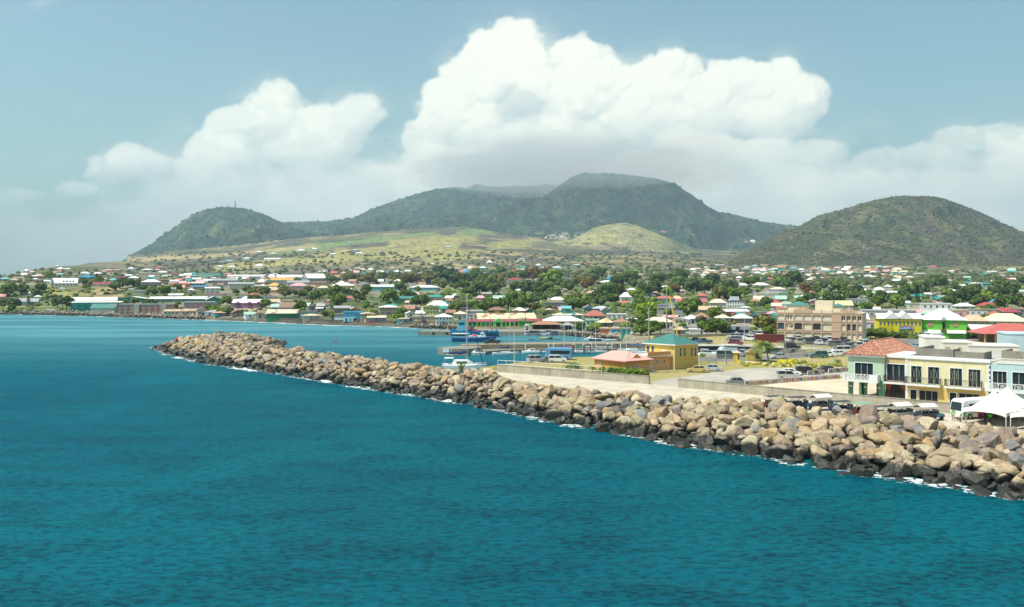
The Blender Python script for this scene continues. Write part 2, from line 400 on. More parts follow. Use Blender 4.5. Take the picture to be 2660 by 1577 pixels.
# ---------------------------------------------------------------- breakwater
WATER = [(120,28),(54.7,102.7),(41.8,115.8),(25.5,133.6),(9.6,151.9),(-6,175),(-22,193),(-37.9,211),(-62,238),(-83,260),(-104,289),(-119,318),(-120,332),(-112,346),(-99,353),(-87,350),(-79,341),(-77,331),(-79,318),(-73,304),(-59,286),(-45,267),(-30,248),(-16,232),(-7,219)]
LANDL = [(-7,219),(-7,206),(0,190),(17.6,168),(41.8,149.3),(61.6,131),(100,80),(140,40)]
POLY = WATER+LANDL[1:]
def seg_d(x, y, pts):
 best = np.full(np.shape(x), 1e9)
 for (ax, ay), (bx, by) in zip(pts[:-1], pts[1:]):
  dx, dy = bx-ax, by-ay; t = np.clip(((x-ax)*dx+(y-ay)*dy)/(dx*dx+dy*dy), 0, 1)
  best = np.minimum(best, np.hypot(x-ax-t*dx, y-ay-t*dy))
 return best
def inside(x, y, poly):
 x = np.asarray(x, float); y = np.asarray(y, float); c = np.zeros(x.shape, bool); n = len(poly)
 for i in range(n):
  (x1, y1), (x2, y2) = poly[i], poly[(i+1) % n]
  if y1 == y2: continue
  c ^= ((y1 > y) != (y2 > y)) & (x < (x2-x1)*(y-y1)/(y2-y1)+x1)
 return c
def mound_h(d): return np.interp(d, [-2, 0, 3, 8, 14, 18, 30], [-1.6, -.3, .8, 2.15, 3.4, 3.8, 3.8])
def rock_shape(rng, sub, nplanes=11):
 bm = bmesh.new(); bmesh.ops.create_icosphere(bm, subdivisions=sub, radius=1)
 v = np.array([q.co[:] for q in bm.verts]); f = np.array([[q.index for q in p.verts] for p in bm.faces]); bm.free()
 N = rng.normal(size=(nplanes, 3)); N /= np.linalg.norm(N, axis=1)[:, None]; dd = rng.uniform(.5, .86, nplanes)
 dot = v@N.T; r = np.where(dot > .12, dd/np.maximum(dot, .12), 9.)
 k = 55.; rr = -np.log(np.exp(-k*np.minimum(r, 3)).sum(1))/k; rr = np.clip(rr, .3, 1.05)
 w = v*rr[:, None]
 q = w*3.1+rng.uniform(0, 50, 3)
 nz = fbm(q[:, 0]+q[:, 2]*.7, q[:, 1]+q[:, 2]*.6, 3)-.5
 w = w*(1+nz*.13)[:, None]
 w *= np.array([1.12, .86, .74])
 return w, f
ROCKC = {'tan': (.37,.265,.155), 'pale cream': (.44,.36,.235), 'ochre': (.38,.24,.105), 'pinkish brown': (.26,.18,.135), 'mauve grey': (.165,.125,.115), 'blue grey': (.17,.18,.19), 'greenish buff': (.30,.26,.14)}
def rock_mat(attr):
 m, T = new_mat('rock_'+('pile' if attr else 'single'))
 ge = T.n('ShaderNodeNewGeometry').outputs['Position']; z = T.sep(ge)[2]
 base = T.n('ShaderNodeVertexColor', layer_name='Col').outputs[0] if attr else T.n('ShaderNodeObjectInfo').outputs['Color']
 n1 = T.noise(ge, .8, 5, .6, .4); n2 = T.noise(ge, 4.5, 5, .65); n3 = T.noise(T.v('MULTIPLY', ge, (1, 1, 3)), 1.7, 4, .6, .8)
 c = T.mix(T.ss(n1, .42, .66), base, T.mix(.4, base, (.48, .38, .25)))
 c = T.mix(T.m('MULTIPLY', T.ss(n3, .52, .66), .55), c, (.14, .10, .08))
 c = T.mix(T.m('MULTIPLY', T.ss(n2, .35, .75), .45), c, (.22, .18, .15))
 wet = T.ss(T.m('ADD', z, T.m('MULTIPLY', T.m('SUBTRACT', n1, .5), 1.8)), 1.15, 1.75, 1., 0.)
 alg = T.mix(T.ss(n2, .5, .62), (.022, .02, .017), (.05, .045, .022))
 c = T.mix(wet, c, alg)
 finish(m, T, c, T.mix(wet, .85, .42, 'FLOAT'), .35, bump=T.m('ADD', T.m('MULTIPLY', n1, .7), T.m('MULTIPLY', n2, .3)), bdist=.35, bstr=.8)
 return m
def build_breakwater():
 rng = np.random.default_rng(5)
 # rubble core under the armour stones
 gx = np.arange(-126, 128, 2.0); gy = np.arange(36, 360, 2.0); X, Y = np.meshgrid(gx, gy)
 ins = inside(X, Y, POLY); d = seg_d(X, Y, WATER)*np.where(ins, 1, -1)
 Z = mound_h(d)-np.interp(d, [0, 6, 14], [.8, 1.5, 2.2]); Z = np.where(d < -2, -4, Z); dl = seg_d(X, Y, LANDL)
 keep = ((d > -4) & (ins | (d > -4)))[:-1, :-1] & ((ins | (seg_d(X, Y, WATER) < 4)))[:-1, :-1]
 Z = np.where(~ins & (dl < 6) & (seg_d(X, Y, WATER) > 5), 2.2, Z)
 core = link('breakwater_rubble', grid_mesh('breakwater_rubble', X, Y, Z, paint((.07, .06, .05), .9), keep=keep)); tag(core, kind='structure')
 # armour stone positions
 pts = []
 for gxx in np.arange(-126, 120, 1.7):
  for gyy in np.arange(60, 358, 1.7):
   pts.append((gxx+rng.uniform(-.62, .62)+(.8 if int(gyy/1.7) % 2 else 0), gyy+rng.uniform(-.62, .62)))
 pts = np.array(pts); ins = inside(pts[:, 0], pts[:, 1], POLY); dw = seg_d(pts[:, 0], pts[:, 1], WATER)
 ok = (ins & (dw > .1)) | (~ins & (dw < 1.1) & (rng.random(len(pts)) < .5))
 dl = seg_d(pts[:, 0], pts[:, 1], LANDL[1:]); ok &= dl > .7
 pts, dw, ins = pts[ok], np.where(ins, dw, -dw)[ok], ins[ok]
 px = 1330+pts[:, 0]/pts[:, 1]*F; ok = (px < 2860) & (pts[:, 1] > 85); pts, dw, px = pts[ok], dw[ok], px[ok]
 n = len(pts); z = mound_h(dw)
 size = rng.gamma(7, 1/7., n)*1.1; size = np.clip(size, .55, 1.9)
 size *= np.interp(pts[:, 1], [100, 180, 330], [1.08, .92, .82])
 z = z-.45+rng.uniform(-.45, .5, n)
 # back side crest of the landward part a little higher
 names = list(ROCKC); pr = np.array([.30, .20, .12, .12, .09, .07, .10]); cls = rng.choice(len(names), n, p=pr/pr.sum())
 rotE = rng.uniform(0, 2*math.pi, (n, 3))
 rotE[:, 0] = rng.normal(0, .55, n); rotE[:, 1] = rng.normal(0, .55, n)
 dist = pts[:, 1]; px = 1330+pts[:, 0]/pts[:, 1]*F
 vis = (px > -50) & (px < 2690)
 order = np.argsort(np.where(vis, -size/dist, 1)); big = order[:300]; rest = order[300:]
 sm, am = rock_mat(False), rock_mat(True)
 shapes = [rock_shape(rng, 5, 9+i % 4) for i in range(14)]
 meshes = [tri_mesh('boulder_shape', v, f, sm, smooth=True) for v, f in shapes]
 low = [rock_shape(rng, 3, 9+i % 4) for i in range(14)]
 szn = lambda s: 'small' if s < 1.15 else ('large' if s > 1.6 else 'middling')
 for i in big:
  c = names[cls[i]]; k = i % 14; s = size[i]
  row = 'at the waterline' if dw[i] < 2.6 else ('low on the slope' if dw[i] < 6.5 else ('half way up' if dw[i] < 12 else 'on the crest'))
  x = px[i]
  near = ('below the white tents' if x > 2490 else 'below the white bus' if x > 2400 else 'below the open trucks' if x > 2230 else 'left of the trucks' if x > 2050 else 'below the long wall' if x > 1800 else 'below the wall gap' if x > 1650 else 'below the shorter wall')
  o = link('boulder', meshes[k], None, (pts[i, 0], pts[i, 1], z[i]), tuple(rotE[i]), (s, s, s))
  j = rng.uniform(.68, 1.18); o.color = tuple(min(1, q*j) for q in ROCKC[c])+(1,)
  q = rotE[i]; tilt = 'tilted' if abs(q[0])+abs(q[1]) > .9 else ('flat lying' if k % 3 == 0 else ('blocky' if k % 3 == 1 else 'long'))
  tag(o, f'{szn(s)} {tilt} {c} boulder {row}, {near}', 'boulder', 'boulders of the breakwater')
 Vs, Fs, Cs = [], [], []; off = 0
 from mathutils import Euler
 for i in rest:
  v, f = low[i % 14] if dist[i] > 1 else low[0]
  M = np.array(Euler(tuple(rotE[i])).to_matrix()); w = (v*size[i])@M.T+np.array([pts[i, 0], pts[i, 1], z[i]])
  Vs.append(w); Fs.append(f+off); off += len(v)
  Cs.append(np.tile(np.array(ROCKC[names[cls[i]]])*rng.uniform(.68, 1.18), (len(v), 1)))
 o = link('boulders', tri_mesh('boulders', np.concatenate(Vs), np.concatenate(Fs), am, False, np.concatenate(Cs)))
 tag(o, 'further boulders of the long rock breakwater, tan above and black at the waterline', 'boulders', 'boulders of the breakwater', 'stuff')
 # foam where the sea washes the stones
 m, T = new_mat('foam'); ge = T.n('ShaderNodeNewGeometry').outputs['Position']
 at = T.n('ShaderNodeVertexColor', layer_name='Col').outputs[0]; e = T.sep(at)[0]
 nz = T.noise(T.v('MULTIPLY', ge, (.8, 1, 1)), 1.1, 7, .68, .8); nb = T.noise(ge, .11, 3, .5)
 a = T.ss(T.m('SUBTRACT', T.m('ADD', nz, T.m('MULTIPLY', T.m('SUBTRACT', nb, .5), .55)), T.m('MULTIPLY', T.m('SUBTRACT', 1, e), .34)), .50, .60)
 finish(m, T, (.8, .84, .84), .6, .3, alpha=T.m('MULTIPLY', a, .92))
 wl = np.array([p for p in WATER[:17]]); seg = []
 for a_, b_ in zip(wl[:-1], wl[1:]):
  L = np.hypot(*(b_-a_)); k = max(2, int(L/1.5)); seg += [a_+(b_-a_)*t for t in np.arange(k)/k]
 seg = np.array(seg); tg = np.gradient(seg, axis=0); tg /= np.linalg.norm(tg, axis=1)[:, None]; nr = np.stack([-tg[:, 1], tg[:, 0]], 1)
 if not inside(*(seg[20]-nr[20]*3), POLY): pass
 offs = np.array([-2.5, -1, 0, .8, 1.6, 2.6, 4.2]); ee = np.array([1, 1, 1, .85, .55, .25, -.6])
 sgn = -1 if inside(seg[20, 0]+nr[20, 0]*3, seg[20, 1]+nr[20, 1]*3, POLY) else 1
 X = seg[:, 0][:, None]+nr[:, 0][:, None]*offs*sgn; Y = seg[:, 1][:, None]+nr[:, 1][:, None]*offs*sgn
 col = np.zeros(X.shape+(3,)); col[:] = ee[None, :, None]
 o = link('foam', grid_mesh('foam', X, Y, X*0+.05, m, col)); tag(o, 'white foam washing along the foot of the breakwater', 'foam', kind='stuff')
build_breakwater()
def build_haze():
 m = bpy.data.materials.new('haze_air'); m.use_nodes = True; m.node_tree.nodes.clear(); T = NT(m.node_tree)
 v = T.n('ShaderNodeVolumePrincipled'); v.inputs['Color'].default_value = (.64, .86, 1.0, 1); v.inputs['Density'].default_value = HAZE; v.inputs['Anisotropy'].default_value = .25
 o = T.n('ShaderNodeOutputMaterial'); m.node_tree.links.new(v.outputs[0], o.inputs['Volume'])
 b = MB().box(-9600, 9600, -500, 9600, -6, 760)
 h = b.build('haze', m); tag(h, 'pale bluish haze in the air over bay and island', 'haze', kind='stuff')
 h.display_type = 'WIRE'
HAZE = 9.2e-5
# ---------------------------------------------------------------- surfaces of the harbour side
def concrete(c, streak=.5, name='concrete'):
 m, T = new_mat(name); ge = T.n('ShaderNodeNewGeometry').outputs['Position']
 n = T.noise(ge, .35, 6, .65); st = T.noise(T.v('MULTIPLY', ge, (2.2, 2.2, .25)), 1.1, 5, .7); fi = T.noise(ge, 6, 4, .6)
 col = T.mix(T.ss(n, .35, .7), c, tuple(x*.74 for x in c))
 col = T.mix(T.m('MULTIPLY', T.ss(st, .48, .68), streak), col, tuple(x*.33 for x in c))
 col = T.mix(T.m('MULTIPLY', T.ss(fi, .4, .8), .25), col, tuple(min(1, x*1.25) for x in c))
 finish(m, T, col, .9, .2, bump=fi, bdist=.03); return m
M_CONC = concrete((.40, .36, .28)); M_QUAY = concrete((.26, .24, .20), .6, 'quay_concrete'); M_PROM = concrete((.50, .44, .345), .12, 'promenade_slab')
def ground_mat():
 m, T = new_mat('dry_grass_ground'); ge = T.n('ShaderNodeNewGeometry').outputs['Position']
 n = T.noise(ge, .09, 6, .62); n2 = T.noise(ge, .6, 5, .65); n3 = T.noise(ge, 3, 3, .6)
 c = T.mix(T.ss(n, .40, .60), (.27, .235, .075), (.34, .265, .13))
 c = T.mix(T.m('MULTIPLY', T.ss(n2, .5, .68), .8), c, (.15, .185, .045))
 c = T.mix(T.m('MULTIPLY', T.ss(n3, .4, .7), .3), c, (.40, .32, .19))
 finish(m, T, c, .95, .1, bump=n3, bdist=.06); return m
M_GRASS = ground_mat()
def gravel(c, name):
 m, T = new_mat(name); ge = T.n('ShaderNodeNewGeometry').outputs['Position']
 n = T.noise(T.v('MULTIPLY', ge, (1, .4, 1)), .2, 6, .6); n2 = T.noise(ge, 2.5, 5, .7)
 col = T.mix(T.ss(n, .35, .65), c, tuple(x*.78 for x in c)); col = T.mix(T.m('MULTIPLY', T.ss(n2, .4, .7), .35), col, tuple(x*.6 for x in c))
 finish(m, T, col, .95, .15, bump=n2, bdist=.03); return m
M_GRAV = gravel((.43, .39, .335), 'gravel'); M_ASPH = gravel((.20, .19, .185), 'asphalt'); M_PAV = gravel((.62, .49, .37), 'sandy_paving')
def flat(name, pts, z, mat, th=None, kind='structure'):
 b = MB()
 if th: b.prism([(p[0], p[1]) for p in pts], z-th, z)
 else: b.add([(p[0], p[1], z) for p in pts], [tuple(range(len(pts)))])
 o = b.build(name, mat)
 if kind: tag(o, kind=kind)
 return o
LAND = [(-7,219),(-7,206),(0,190),(17.6,168),(41,147.5),(60,128),(100,80),(140,40),(420,40),(420,334),(46,334),(46,303),(66,290),(80,275),(82,266),(74,258),(50,254),(34,252),(14,246),(2,232)]
flat('ground', LAND, 3.0, M_GRASS, 6)
WA0, WA1, WB0, WB1 = (-3, 209), (26.5, 185.5), (31.2, 180.4), (67, 145.8)
flat('promenade', [(-6,207),(1.2,191),(18.6,169),(42,148.4),(61,129),(101,81),(150,81),(110,104.6),(67.1,146),(31,180.8),(26.3,185.8),(-3,209.2),(-5,217),(-6.5,217)], 3.012, M_PROM)
g = lambda *q: [(G(x, y).x, G(x, y).y) for x, y in q]
flat('car_park', g((1690,999),(1762,1008),(1905,999),(1990,989),(2060,979),(2130,985),(2200,975),(2206,966),(2140,961),(2060,957),(1990,955),(1930,958),(1860,966),(1800,976),(1730,984),(1692,992)), 3.008, M_GRAV)
flat('paved_yard', [(WB0[0]+3, WB0[1]-1.6)]+g((1960,1003),(2060,991),(2185,984),(2212,976),(2320,950))+[(120,170),(120,100),(67.6,146.4),(50,163)], 3.006, M_PAV)
flat('access_road', g((1815,937),(1850,940),(1920,938),(1960,939),(2010,934),(2200,921),(2300,905),(2300,896),(2200,907),(2080,916),(1990,925),(1905,925),(1815,925)), 3.008, M_ASPH)
flat('lane', g((1780,899),(1900,899),(2040,905),(2200,912),(2300,905),(2300,898),(2200,906),(2050,899),(1900,893),(1780,893)), 3.010, M_GRAV)
flat('footpath', g((1920,941),(1990,946),(2080,951),(2180,955),(2215,958),(2215,953.5),(2180,951),(2080,947),(1990,942),(1940,938)), 3.012, M_PAV)
flat('parking_lot', g((2030,893),(2140,898),(2260,906),(2420,905),(2600,890),(2600,880),(2300,880),(2020,879)), 3.006, M_ASPH)
M_JET = concrete((.27, .235, .175), .5, 'jetty_concrete')
# quays and jetty
b = MB(); bp = [(46,334),(46,303),(66,290),(80,275),(82,266),(74,258),(50,254),(34,252),(14,246),(2,232),(-7,219),(-7,206)]
for (x0, y0), (x1, y1) in zip(bp[:-1], bp[1:]):
 nx, ny = (y1-y0), -(x1-x0); L = math.hypot(nx, ny); nx, ny = -nx/L*.25, -ny/L*.25
 s_ = 1 if not inside(np.array([(x0+x1)/2+nx*4]), np.array([(y0+y1)/2+ny*4]), LAND)[0] else -1
 b.prism([(x0, y0), (x1, y1), (x1+nx*s_, y1+ny*s_), (x0+nx*s_, y0+ny*s_)], -2, 3.02)
o = b.build('quay_edge', M_QUAY); tag(o, kind='structure')
flat('far_quay', [(-37.5,384.6),(19,382.5),(30,384),(30,418),(-18,418),(-20,396),(-36,392)], 1.5, M_QUAY, 4)
flat('jetty_head', [(-22.6,292),(-17.8,286.6),(-13,286.6),(-9.2,290),(-10,299.6),(-16,298.2)], 2.1, M_QUAY, 5)
flat('jetty_berth', [(-13,286.7),(-9,291),(-4,296.5),(4,300.2),(46,303.6),(46,306),(2,302.1),(-9.9,300)], .9, M_JET, 4)
flat('jetty_road', [(-10,300),(2,302.2),(46,306),(46,318),(0,311),(-16,304),(-16,298.3)], 2.3, M_JET, 5)
def wall_thing(name, pts, h, th, mat, z0, label, cat='wall', cap=None):
 root = None; b = MB()
 for (a, c) in zip(pts[:-1], pts[1:]):
  a, c = Vector(a), Vector(c); d = (c-a).normalized(); n = Vector((-d.y, d.x))*th/2
  b.prism([tuple(a-n), tuple(c-n), tuple(c+n), tuple(a+n)], z0, z0+h)
 if not cap:
  o = b.build(name, mat); return tag(o, label, cat)
 root = empty(name, (pts[0][0], pts[0][1], z0), 0, label, cat)
 o = b.build('wall', mat, root); o.matrix_parent_inverse = Matrix.Translation(-Vector(root.location))
 b = MB()
 for (a, c) in zip(pts[:-1], pts[1:]):
  a, c = Vector(a), Vector(c); d = (c-a).normalized(); n = Vector((-d.y, d.x))*(th/2+.05)
  b.prism([tuple(a-n), tuple(c-n), tuple(c+n), tuple(a+n)], z0+h+.002, z0+h+.1)
 o = b.build('coping', cap, root); o.matrix_parent_inverse = Matrix.Translation(-Vector(root.location))
 return root
M_COP = concrete((.30, .27, .22), .5, 'coping')
wall_thing('sea_wall', [WA0, WA1], 1.52, .4, M_CONC, 3, 'shorter streaked concrete wall along promenade before the pink roofed building', cap=M_COP)
wall_thing('sea_wall', [WB0, WB1, (110, 104)], 1.52, .4, M_CONC, 3, 'longer streaked concrete wall along promenade in front of the pastel shop building', cap=M_COP)
wall_thing('retaining_wall', [(47.3, 321), (60, 326), (84, 338), (96, 352)], 1.0, .7, M_CONC, 2.9, 'low rounded grey concrete wall beyond the grass verge behind the marina')

# generic riprap heaps
def riprap(name, label, pts, width, size, dens, seed, up=1.8):
 rng = np.random.default_rng(seed); low = [rock_shape(rng, 2, 12) for _ in range(8)]; Vs, Fs, Cs = [], [], []; off = 0
 from mathutils import Euler
 for a, b in zip(pts[:-1], pts[1:]):
  a, b = np.array(a, float), np.array(b, float); L = np.hypot(*(b-a)); d = (b-a)/L; n = np.array([-d[1], d[0]])
  for _ in range(int(L*width*dens)):
   t, w = rng.random(), rng.random(); p = a+(b-a)*t+n*w*width; z = -.3+w*up
   v, f = low[rng.integers(8)]; s = size*rng.uniform(.6, 1.3)
   M = np.array(Euler(tuple(rng.uniform(0, 6.28, 3))).to_matrix()); Vs.append((v*s)@M.T+np.array([p[0], p[1], z])); Fs.append(f+off); off += len(v)
   Cs.append(np.tile(np.array(random.choice([(.20,.17,.15),(.33,.27,.22),(.26,.22,.20),(.14,.13,.12)])), (len(v), 1)))
 o = link(name, tri_mesh(name, np.concatenate(Vs), np.concatenate(Fs), bpy.data.materials['rock_pile'], True, np.concatenate(Cs)))
 return tag(o, label, 'rocks', kind='stuff')
riprap('shore_rocks', 'grey rock revetment between far quay and colourful waterfront shops', [(19,384),(27,372),(38,348),(45,322)], 7, .9, .9, 3, 2.6)
def shpt(px, dd=0): D = float(shoreD(px))+dd; return ((px-1330)/F*D, D)
riprap('shore_rocks', 'dark rocks along the shore below the teal and brick apartment blocks', [shpt(x, -2) for x in (-120, 0, 120, 240, 360, 460, 520)], 8, 1.1, .35, 4, 2.6)
riprap('shore_rocks', 'scattered rocks below the sea wall left of the blue cargo ship', [shpt(x, -2) for x in (1060, 1100, 1150, 1180)], 7, 1.0, .5, 6, 2.0)
wall_thing('sea_wall', [shpt(x, 7) for x in (690, 780, 850, 920, 1000, 1060, 1110, 1165)], 1.9, 1.6, concrete((.10, .085, .075), .3, 'dark_sea_wall'), .4, 'dark low sea wall along the beach road below the coral building')
# surf along the beaches
def surf():
 m = bpy.data.materials['foam']; xs = np.arange(-700, 1200, 4.); offs = np.array([6, 2, -1, -4, -8, -13.]); ee = np.array([1, 1.1, 1, .7, .3, -.5])
 X = []; Y = []
 for o_ in offs:
  D = shoreD(xs)+o_-3; X.append((xs-1330)/F*D); Y.append(D)
 X, Y = np.array(X).T, np.array(Y).T; col = np.zeros(X.shape+(3,)); col[:] = ee[None, :, None]
 o = link('surf', grid_mesh('surf', X, Y, X*0+.06, m, col)); tag(o, 'white surf breaking along the far beach', 'foam', kind='stuff')
surf()

# ---------------------------------------------------------------- vehicles
def objcol_paint(name, rough=.3, coat=.6):
 m, T = new_mat(name); c = T.n('ShaderNodeObjectInfo').outputs['Color']
 n = T.noise(T.n('ShaderNodeNewGeometry').outputs['Position'], 1.5, 4, .6)
 b = finish(m, T, T.mix(T.m('MULTIPLY', T.ss(n, .45, .7), .2), c, (.3, .28, .25)), rough, .5); b.inputs['Coat Weight'].default_value = coat; return m
M_CAR = objcol_paint('car_paint'); M_GLASS = plain((.018, .024, .030), .12, .6); M_TYRE = plain((.022, .022, .022), .8); M_RIM = plain((.45, .45, .46), .35, .5, .6); M_LAMP = plain((.75, .75, .72), .2); M_RED = plain((.35, .02, .02), .3)
def side_loft(b, prof, w, inset=.0, crown=.06):
 """prof: outline in (x, z), closed; extruded across y with rounded flanks"""
 secs = []
 for y, k in ((-w/2, .93), (-w/2+.09, 1.), (w/2-.09, 1.), (w/2, .93)):
  cx = sum(p[0] for p in prof)/len(prof); cz = sum(p[1] for p in prof)/len(prof)
  secs.append([(cx+(x-cx)*(k*.5+.5), y, cz+(z-cz)*k) for x, z in prof])
 b.sections(secs)
CARS = {  # length, width, body outline, greenhouse (bottom x0,x1, top x0,x1, z0, z1)
 'sedan': (4.6, 1.75, [(-2.3,.35),(-2.28,.85),(-1.75,.97),(-.9,.98),(1.0,.95),(1.95,.82),(2.3,.62),(2.32,.32),(1.9,.22),(-1.9,.22)], (-1.65,1.1,-.95,.45,.95,1.43)),
 'suv': (4.6, 1.85, [(-2.28,.4),(-2.3,1.02),(-2.1,1.1),(1.15,1.1),(2.05,1.0),(2.3,.75),(2.3,.38),(1.9,.3),(-1.9,.3)], (-2.2,1.25,-1.95,.55,1.08,1.74)),
 'van': (4.9, 1.85, [(-2.42,.4),(-2.45,1.15),(-2.3,1.2),(1.5,1.2),(2.2,1.0),(2.45,.75),(2.45,.38),(2.0,.28),(-2.0,.28)], (-2.36,1.9,-2.25,1.0,1.18,1.98)),
 'pickup': (5.2, 1.85, [(-2.6,.5),(-2.62,1.1),(1.2,1.12),(2.4,1.02),(2.6,.8),(2.6,.45),(2.2,.35),(-2.2,.38)], (-.75,1.2,-.55,.65,1.1,1.74)),
}
SPEC = {}
def make_car(kind):
 L, W, prof, (a0, a1, t0, t1, z0, z1) = CARS[kind]
 root = empty('parked_car' if kind != 'pickup' else 'pickup_truck', (0, 0, -500)); parts = []
 b = MB(); side_loft(b, prof, W); ti = .16
 # roof skin and pillars belong to the body
 b.sections([[(t0, -W/2+ti+.05, z1-.05), (t1, -W/2+ti+.05, z1-.05), (t1, W/2-ti-.05, z1-.05), (t0, W/2-ti-.05, z1-.05)], [(t0-.05, -W/2+ti, z1), (t1+.06, -W/2+ti, z1), (t1+.06, W/2-ti, z1), (t0-.05, W/2-ti, z1)], [(t0+.1, -W/2+ti+.15, z1+.06), (t1-.1, -W/2+ti+.15, z1+.06), (t1-.1, W/2-ti-.15, z1+.06), (t0+.1, W/2-ti-.15, z1+.06)]])
 for sy in (-1, 1):
  for (xa, xb) in ((a0+.03, t0), (a1-.03, t1), ((a0+a1)/2-.1, (t0+t1)/2)):
   b.tube((xa, sy*(W/2-.05), z0), (xb, sy*(W/2-ti), z1), .05, .04, 6)
 if kind == 'pickup':
  b.box(-2.5, -.85, -W/2+.02, -W/2+.1, 1.0, 1.16); b.box(-2.5, -.85, W/2-.1, W/2-.02, 1.0, 1.16)
 body = b.build('body', M_CAR, root); parts.append((body, []))
 b = MB(); b.sections([[(a0, -W/2+.06, z0-.02), (a1, -W/2+.06, z0-.02), (a1, W/2-.06, z0-.02), (a0, W/2-.06, z0-.02)], [(t0, -W/2+ti, z1-.03), (t1, -W/2+ti, z1-.03), (t1, W/2-ti, z1-.03), (t0, W/2-ti, z1-.03)]])
 parts.append((b.build('windows', M_GLASS, root), []))
 if kind == 'pickup':
  parts.append((MB().box(-2.45, -.88, -W/2+.12, W/2-.12, .7, 1.121).build('load_bed', M_TYRE, root), []))
 wb = MB(); wb.tube((0, -.11, 0), (0, .11, 0), .33, n=16); tm = wb.mesh('tyre', M_TYRE); rb = MB(); rb.tube((0, -.125, 0), (0, .125, 0), .2, n=12); rm = rb.mesh('rim', M_RIM)
 for x in (-L*.30, L*.31):
  for sy in (-1, 1):
   w = link('wheel', tm, root, (x, sy*(W/2-.1), .33)); r = link('rim', rm, w); parts.append((w, [r]))
 hb = MB().box(-.03, .03, -.17, .17, -.07, .07).mesh('headlight', M_LAMP); tb = MB().box(-.03, .03, -.13, .13, -.1, .1).mesh('tail_light', M_RED)
 for sy in (-1, 1):
  parts.append((link('headlight', hb, root, (L/2-.04, sy*(W/2-.3), .68)), [])); parts.append((link('tail_light', tb, root, (-L/2+.03, sy*(W/2-.25), .85)), []))
 return root, parts
def spec_children(spec):
 return spec
used = set()
def car(kind, col, px, py, deg, label, group='parked cars', z=3.0, loc=None):
 if kind not in SPEC: SPEC[kind] = make_car(kind)
 sp = SPEC[kind]; p = Vector(loc) if loc else G(px, py, z)
 if kind in used: r = copy_thing(sp, p, R(deg), label)
 else: used.add(kind); r = sp[0]; r.location = p; r.rotation_euler = (0, 0, R(deg))
 tag(r, label, 'pickup' if kind == 'pickup' else 'car', group)
 for o in C.objects[:]: pass
 BODY.append((r, col)); return r
BODY = []
COL = dict(white=(.75,.75,.73), silver=(.45,.47,.48), grey=(.16,.17,.18), dark=(.03,.035,.04), black=(.012,.012,.014), blue=(.03,.06,.16), lightblue=(.25,.36,.45), gold=(.52,.40,.14), green=(.01,.12,.11), red=(.28,.02,.03), maroon=(.2,.02,.03), yellow=(.7,.5,.06), greygreen=(.10,.13,.13), beige=(.5,.45,.36))
near_cars = [
 ('sedan','gold',1812,967,172,'gold sedan parked on the grass in front of the yellow building'),
 ('sedan','silver',1848,964,170,'silver sedan parked tight behind the gold sedan'),
 ('sedan','grey',1917,1000,-8,'dark grey sedan half hidden behind the longer promenade wall'),
 ('van','greygreen',1886,931,-8,'grey green minivan parked before the large white motor yacht'),
 ('suv','lightblue',1931,925,60,'pale blue car behind the yellow guard booth'),
 ('sedan','white',2052,975,-14,'white sedan beside the black four wheel drive near the painted fence'),
 ('suv','silver',2047,985,-6,'silver wagon on the grass just behind the painted fence'),
 ('suv','black',2095,973,-6,'black four wheel drive between white sedan and painted fence'),
 ('sedan','black',2152,967,6,'low black car behind the upper painted fence'),
 ('sedan','silver',2024,932,186,'silver saloon by the chain link fence beside the coconut palm'),
 ('suv','green',2126,929.5,176,'dark green four wheel drive on dry grass before the wire fence'),
 ('sedan','white',2147,927,170,'white car tucked behind the dark green four wheel drive'),
 ('sedan','white',2175,924.5,184,'white sedan on the grass left of the tiled roof corner'),
 ('van','white',2184,918,182,'white passenger van behind the white sedan near the tiled roof'),
 ('suv','black',2058,907,-10,'boxy black jeep alone on the lane beyond the marina'),
 ('pickup','blue',1828,893,180,'blue pickup on the verge behind the green hipped roof'),
 ('pickup','black',1806,890,176,'black pickup partly behind the green hipped roof'),
 ('suv','maroon',1911,896,-15,'dark red car parked on the lane above the motor yacht'),
]
lot = [(1907,879,'silver','suv'),(1925,878,'blue','sedan'),(1938,880,'white','sedan'),(1952,876,'white','sedan'),(1948,885,'white','suv'),(1964,874,'white','van'),(1907,887,'grey','suv'),
 (2042,886,'white','sedan'),(2050,889,'white','suv'),(2060,890,'grey','suv'),(2071,886,'white','van'),(2075,894,'beige','van'),(2088,889,'silver','suv'),(2101,893,'dark','pickup'),(2110,890,'black','suv'),(2120,887,'black','suv'),
 (2126,895,'white','sedan'),(2137,888,'silver','sedan'),(2142,894,'dark','pickup'),(2155,888,'white','suv'),(2154,897,'silver','sedan'),(2167,900,'dark','suv'),(2170,890,'maroon','sedan'),(2182,897,'grey','sedan'),(2190,889,'black','suv'),(2199,893,'dark','sedan'),
 (2206,905,'grey','suv'),(2213,899,'beige','sedan'),(2225,898,'yellow','sedan'),(2231,903,'silver','suv'),(2236,893,'white','sedan'),(2246,897,'white','suv'),(2252,892,'lightblue','sedan'),(2381,905,'lightblue','sedan'),(2402,884,'white','van')]
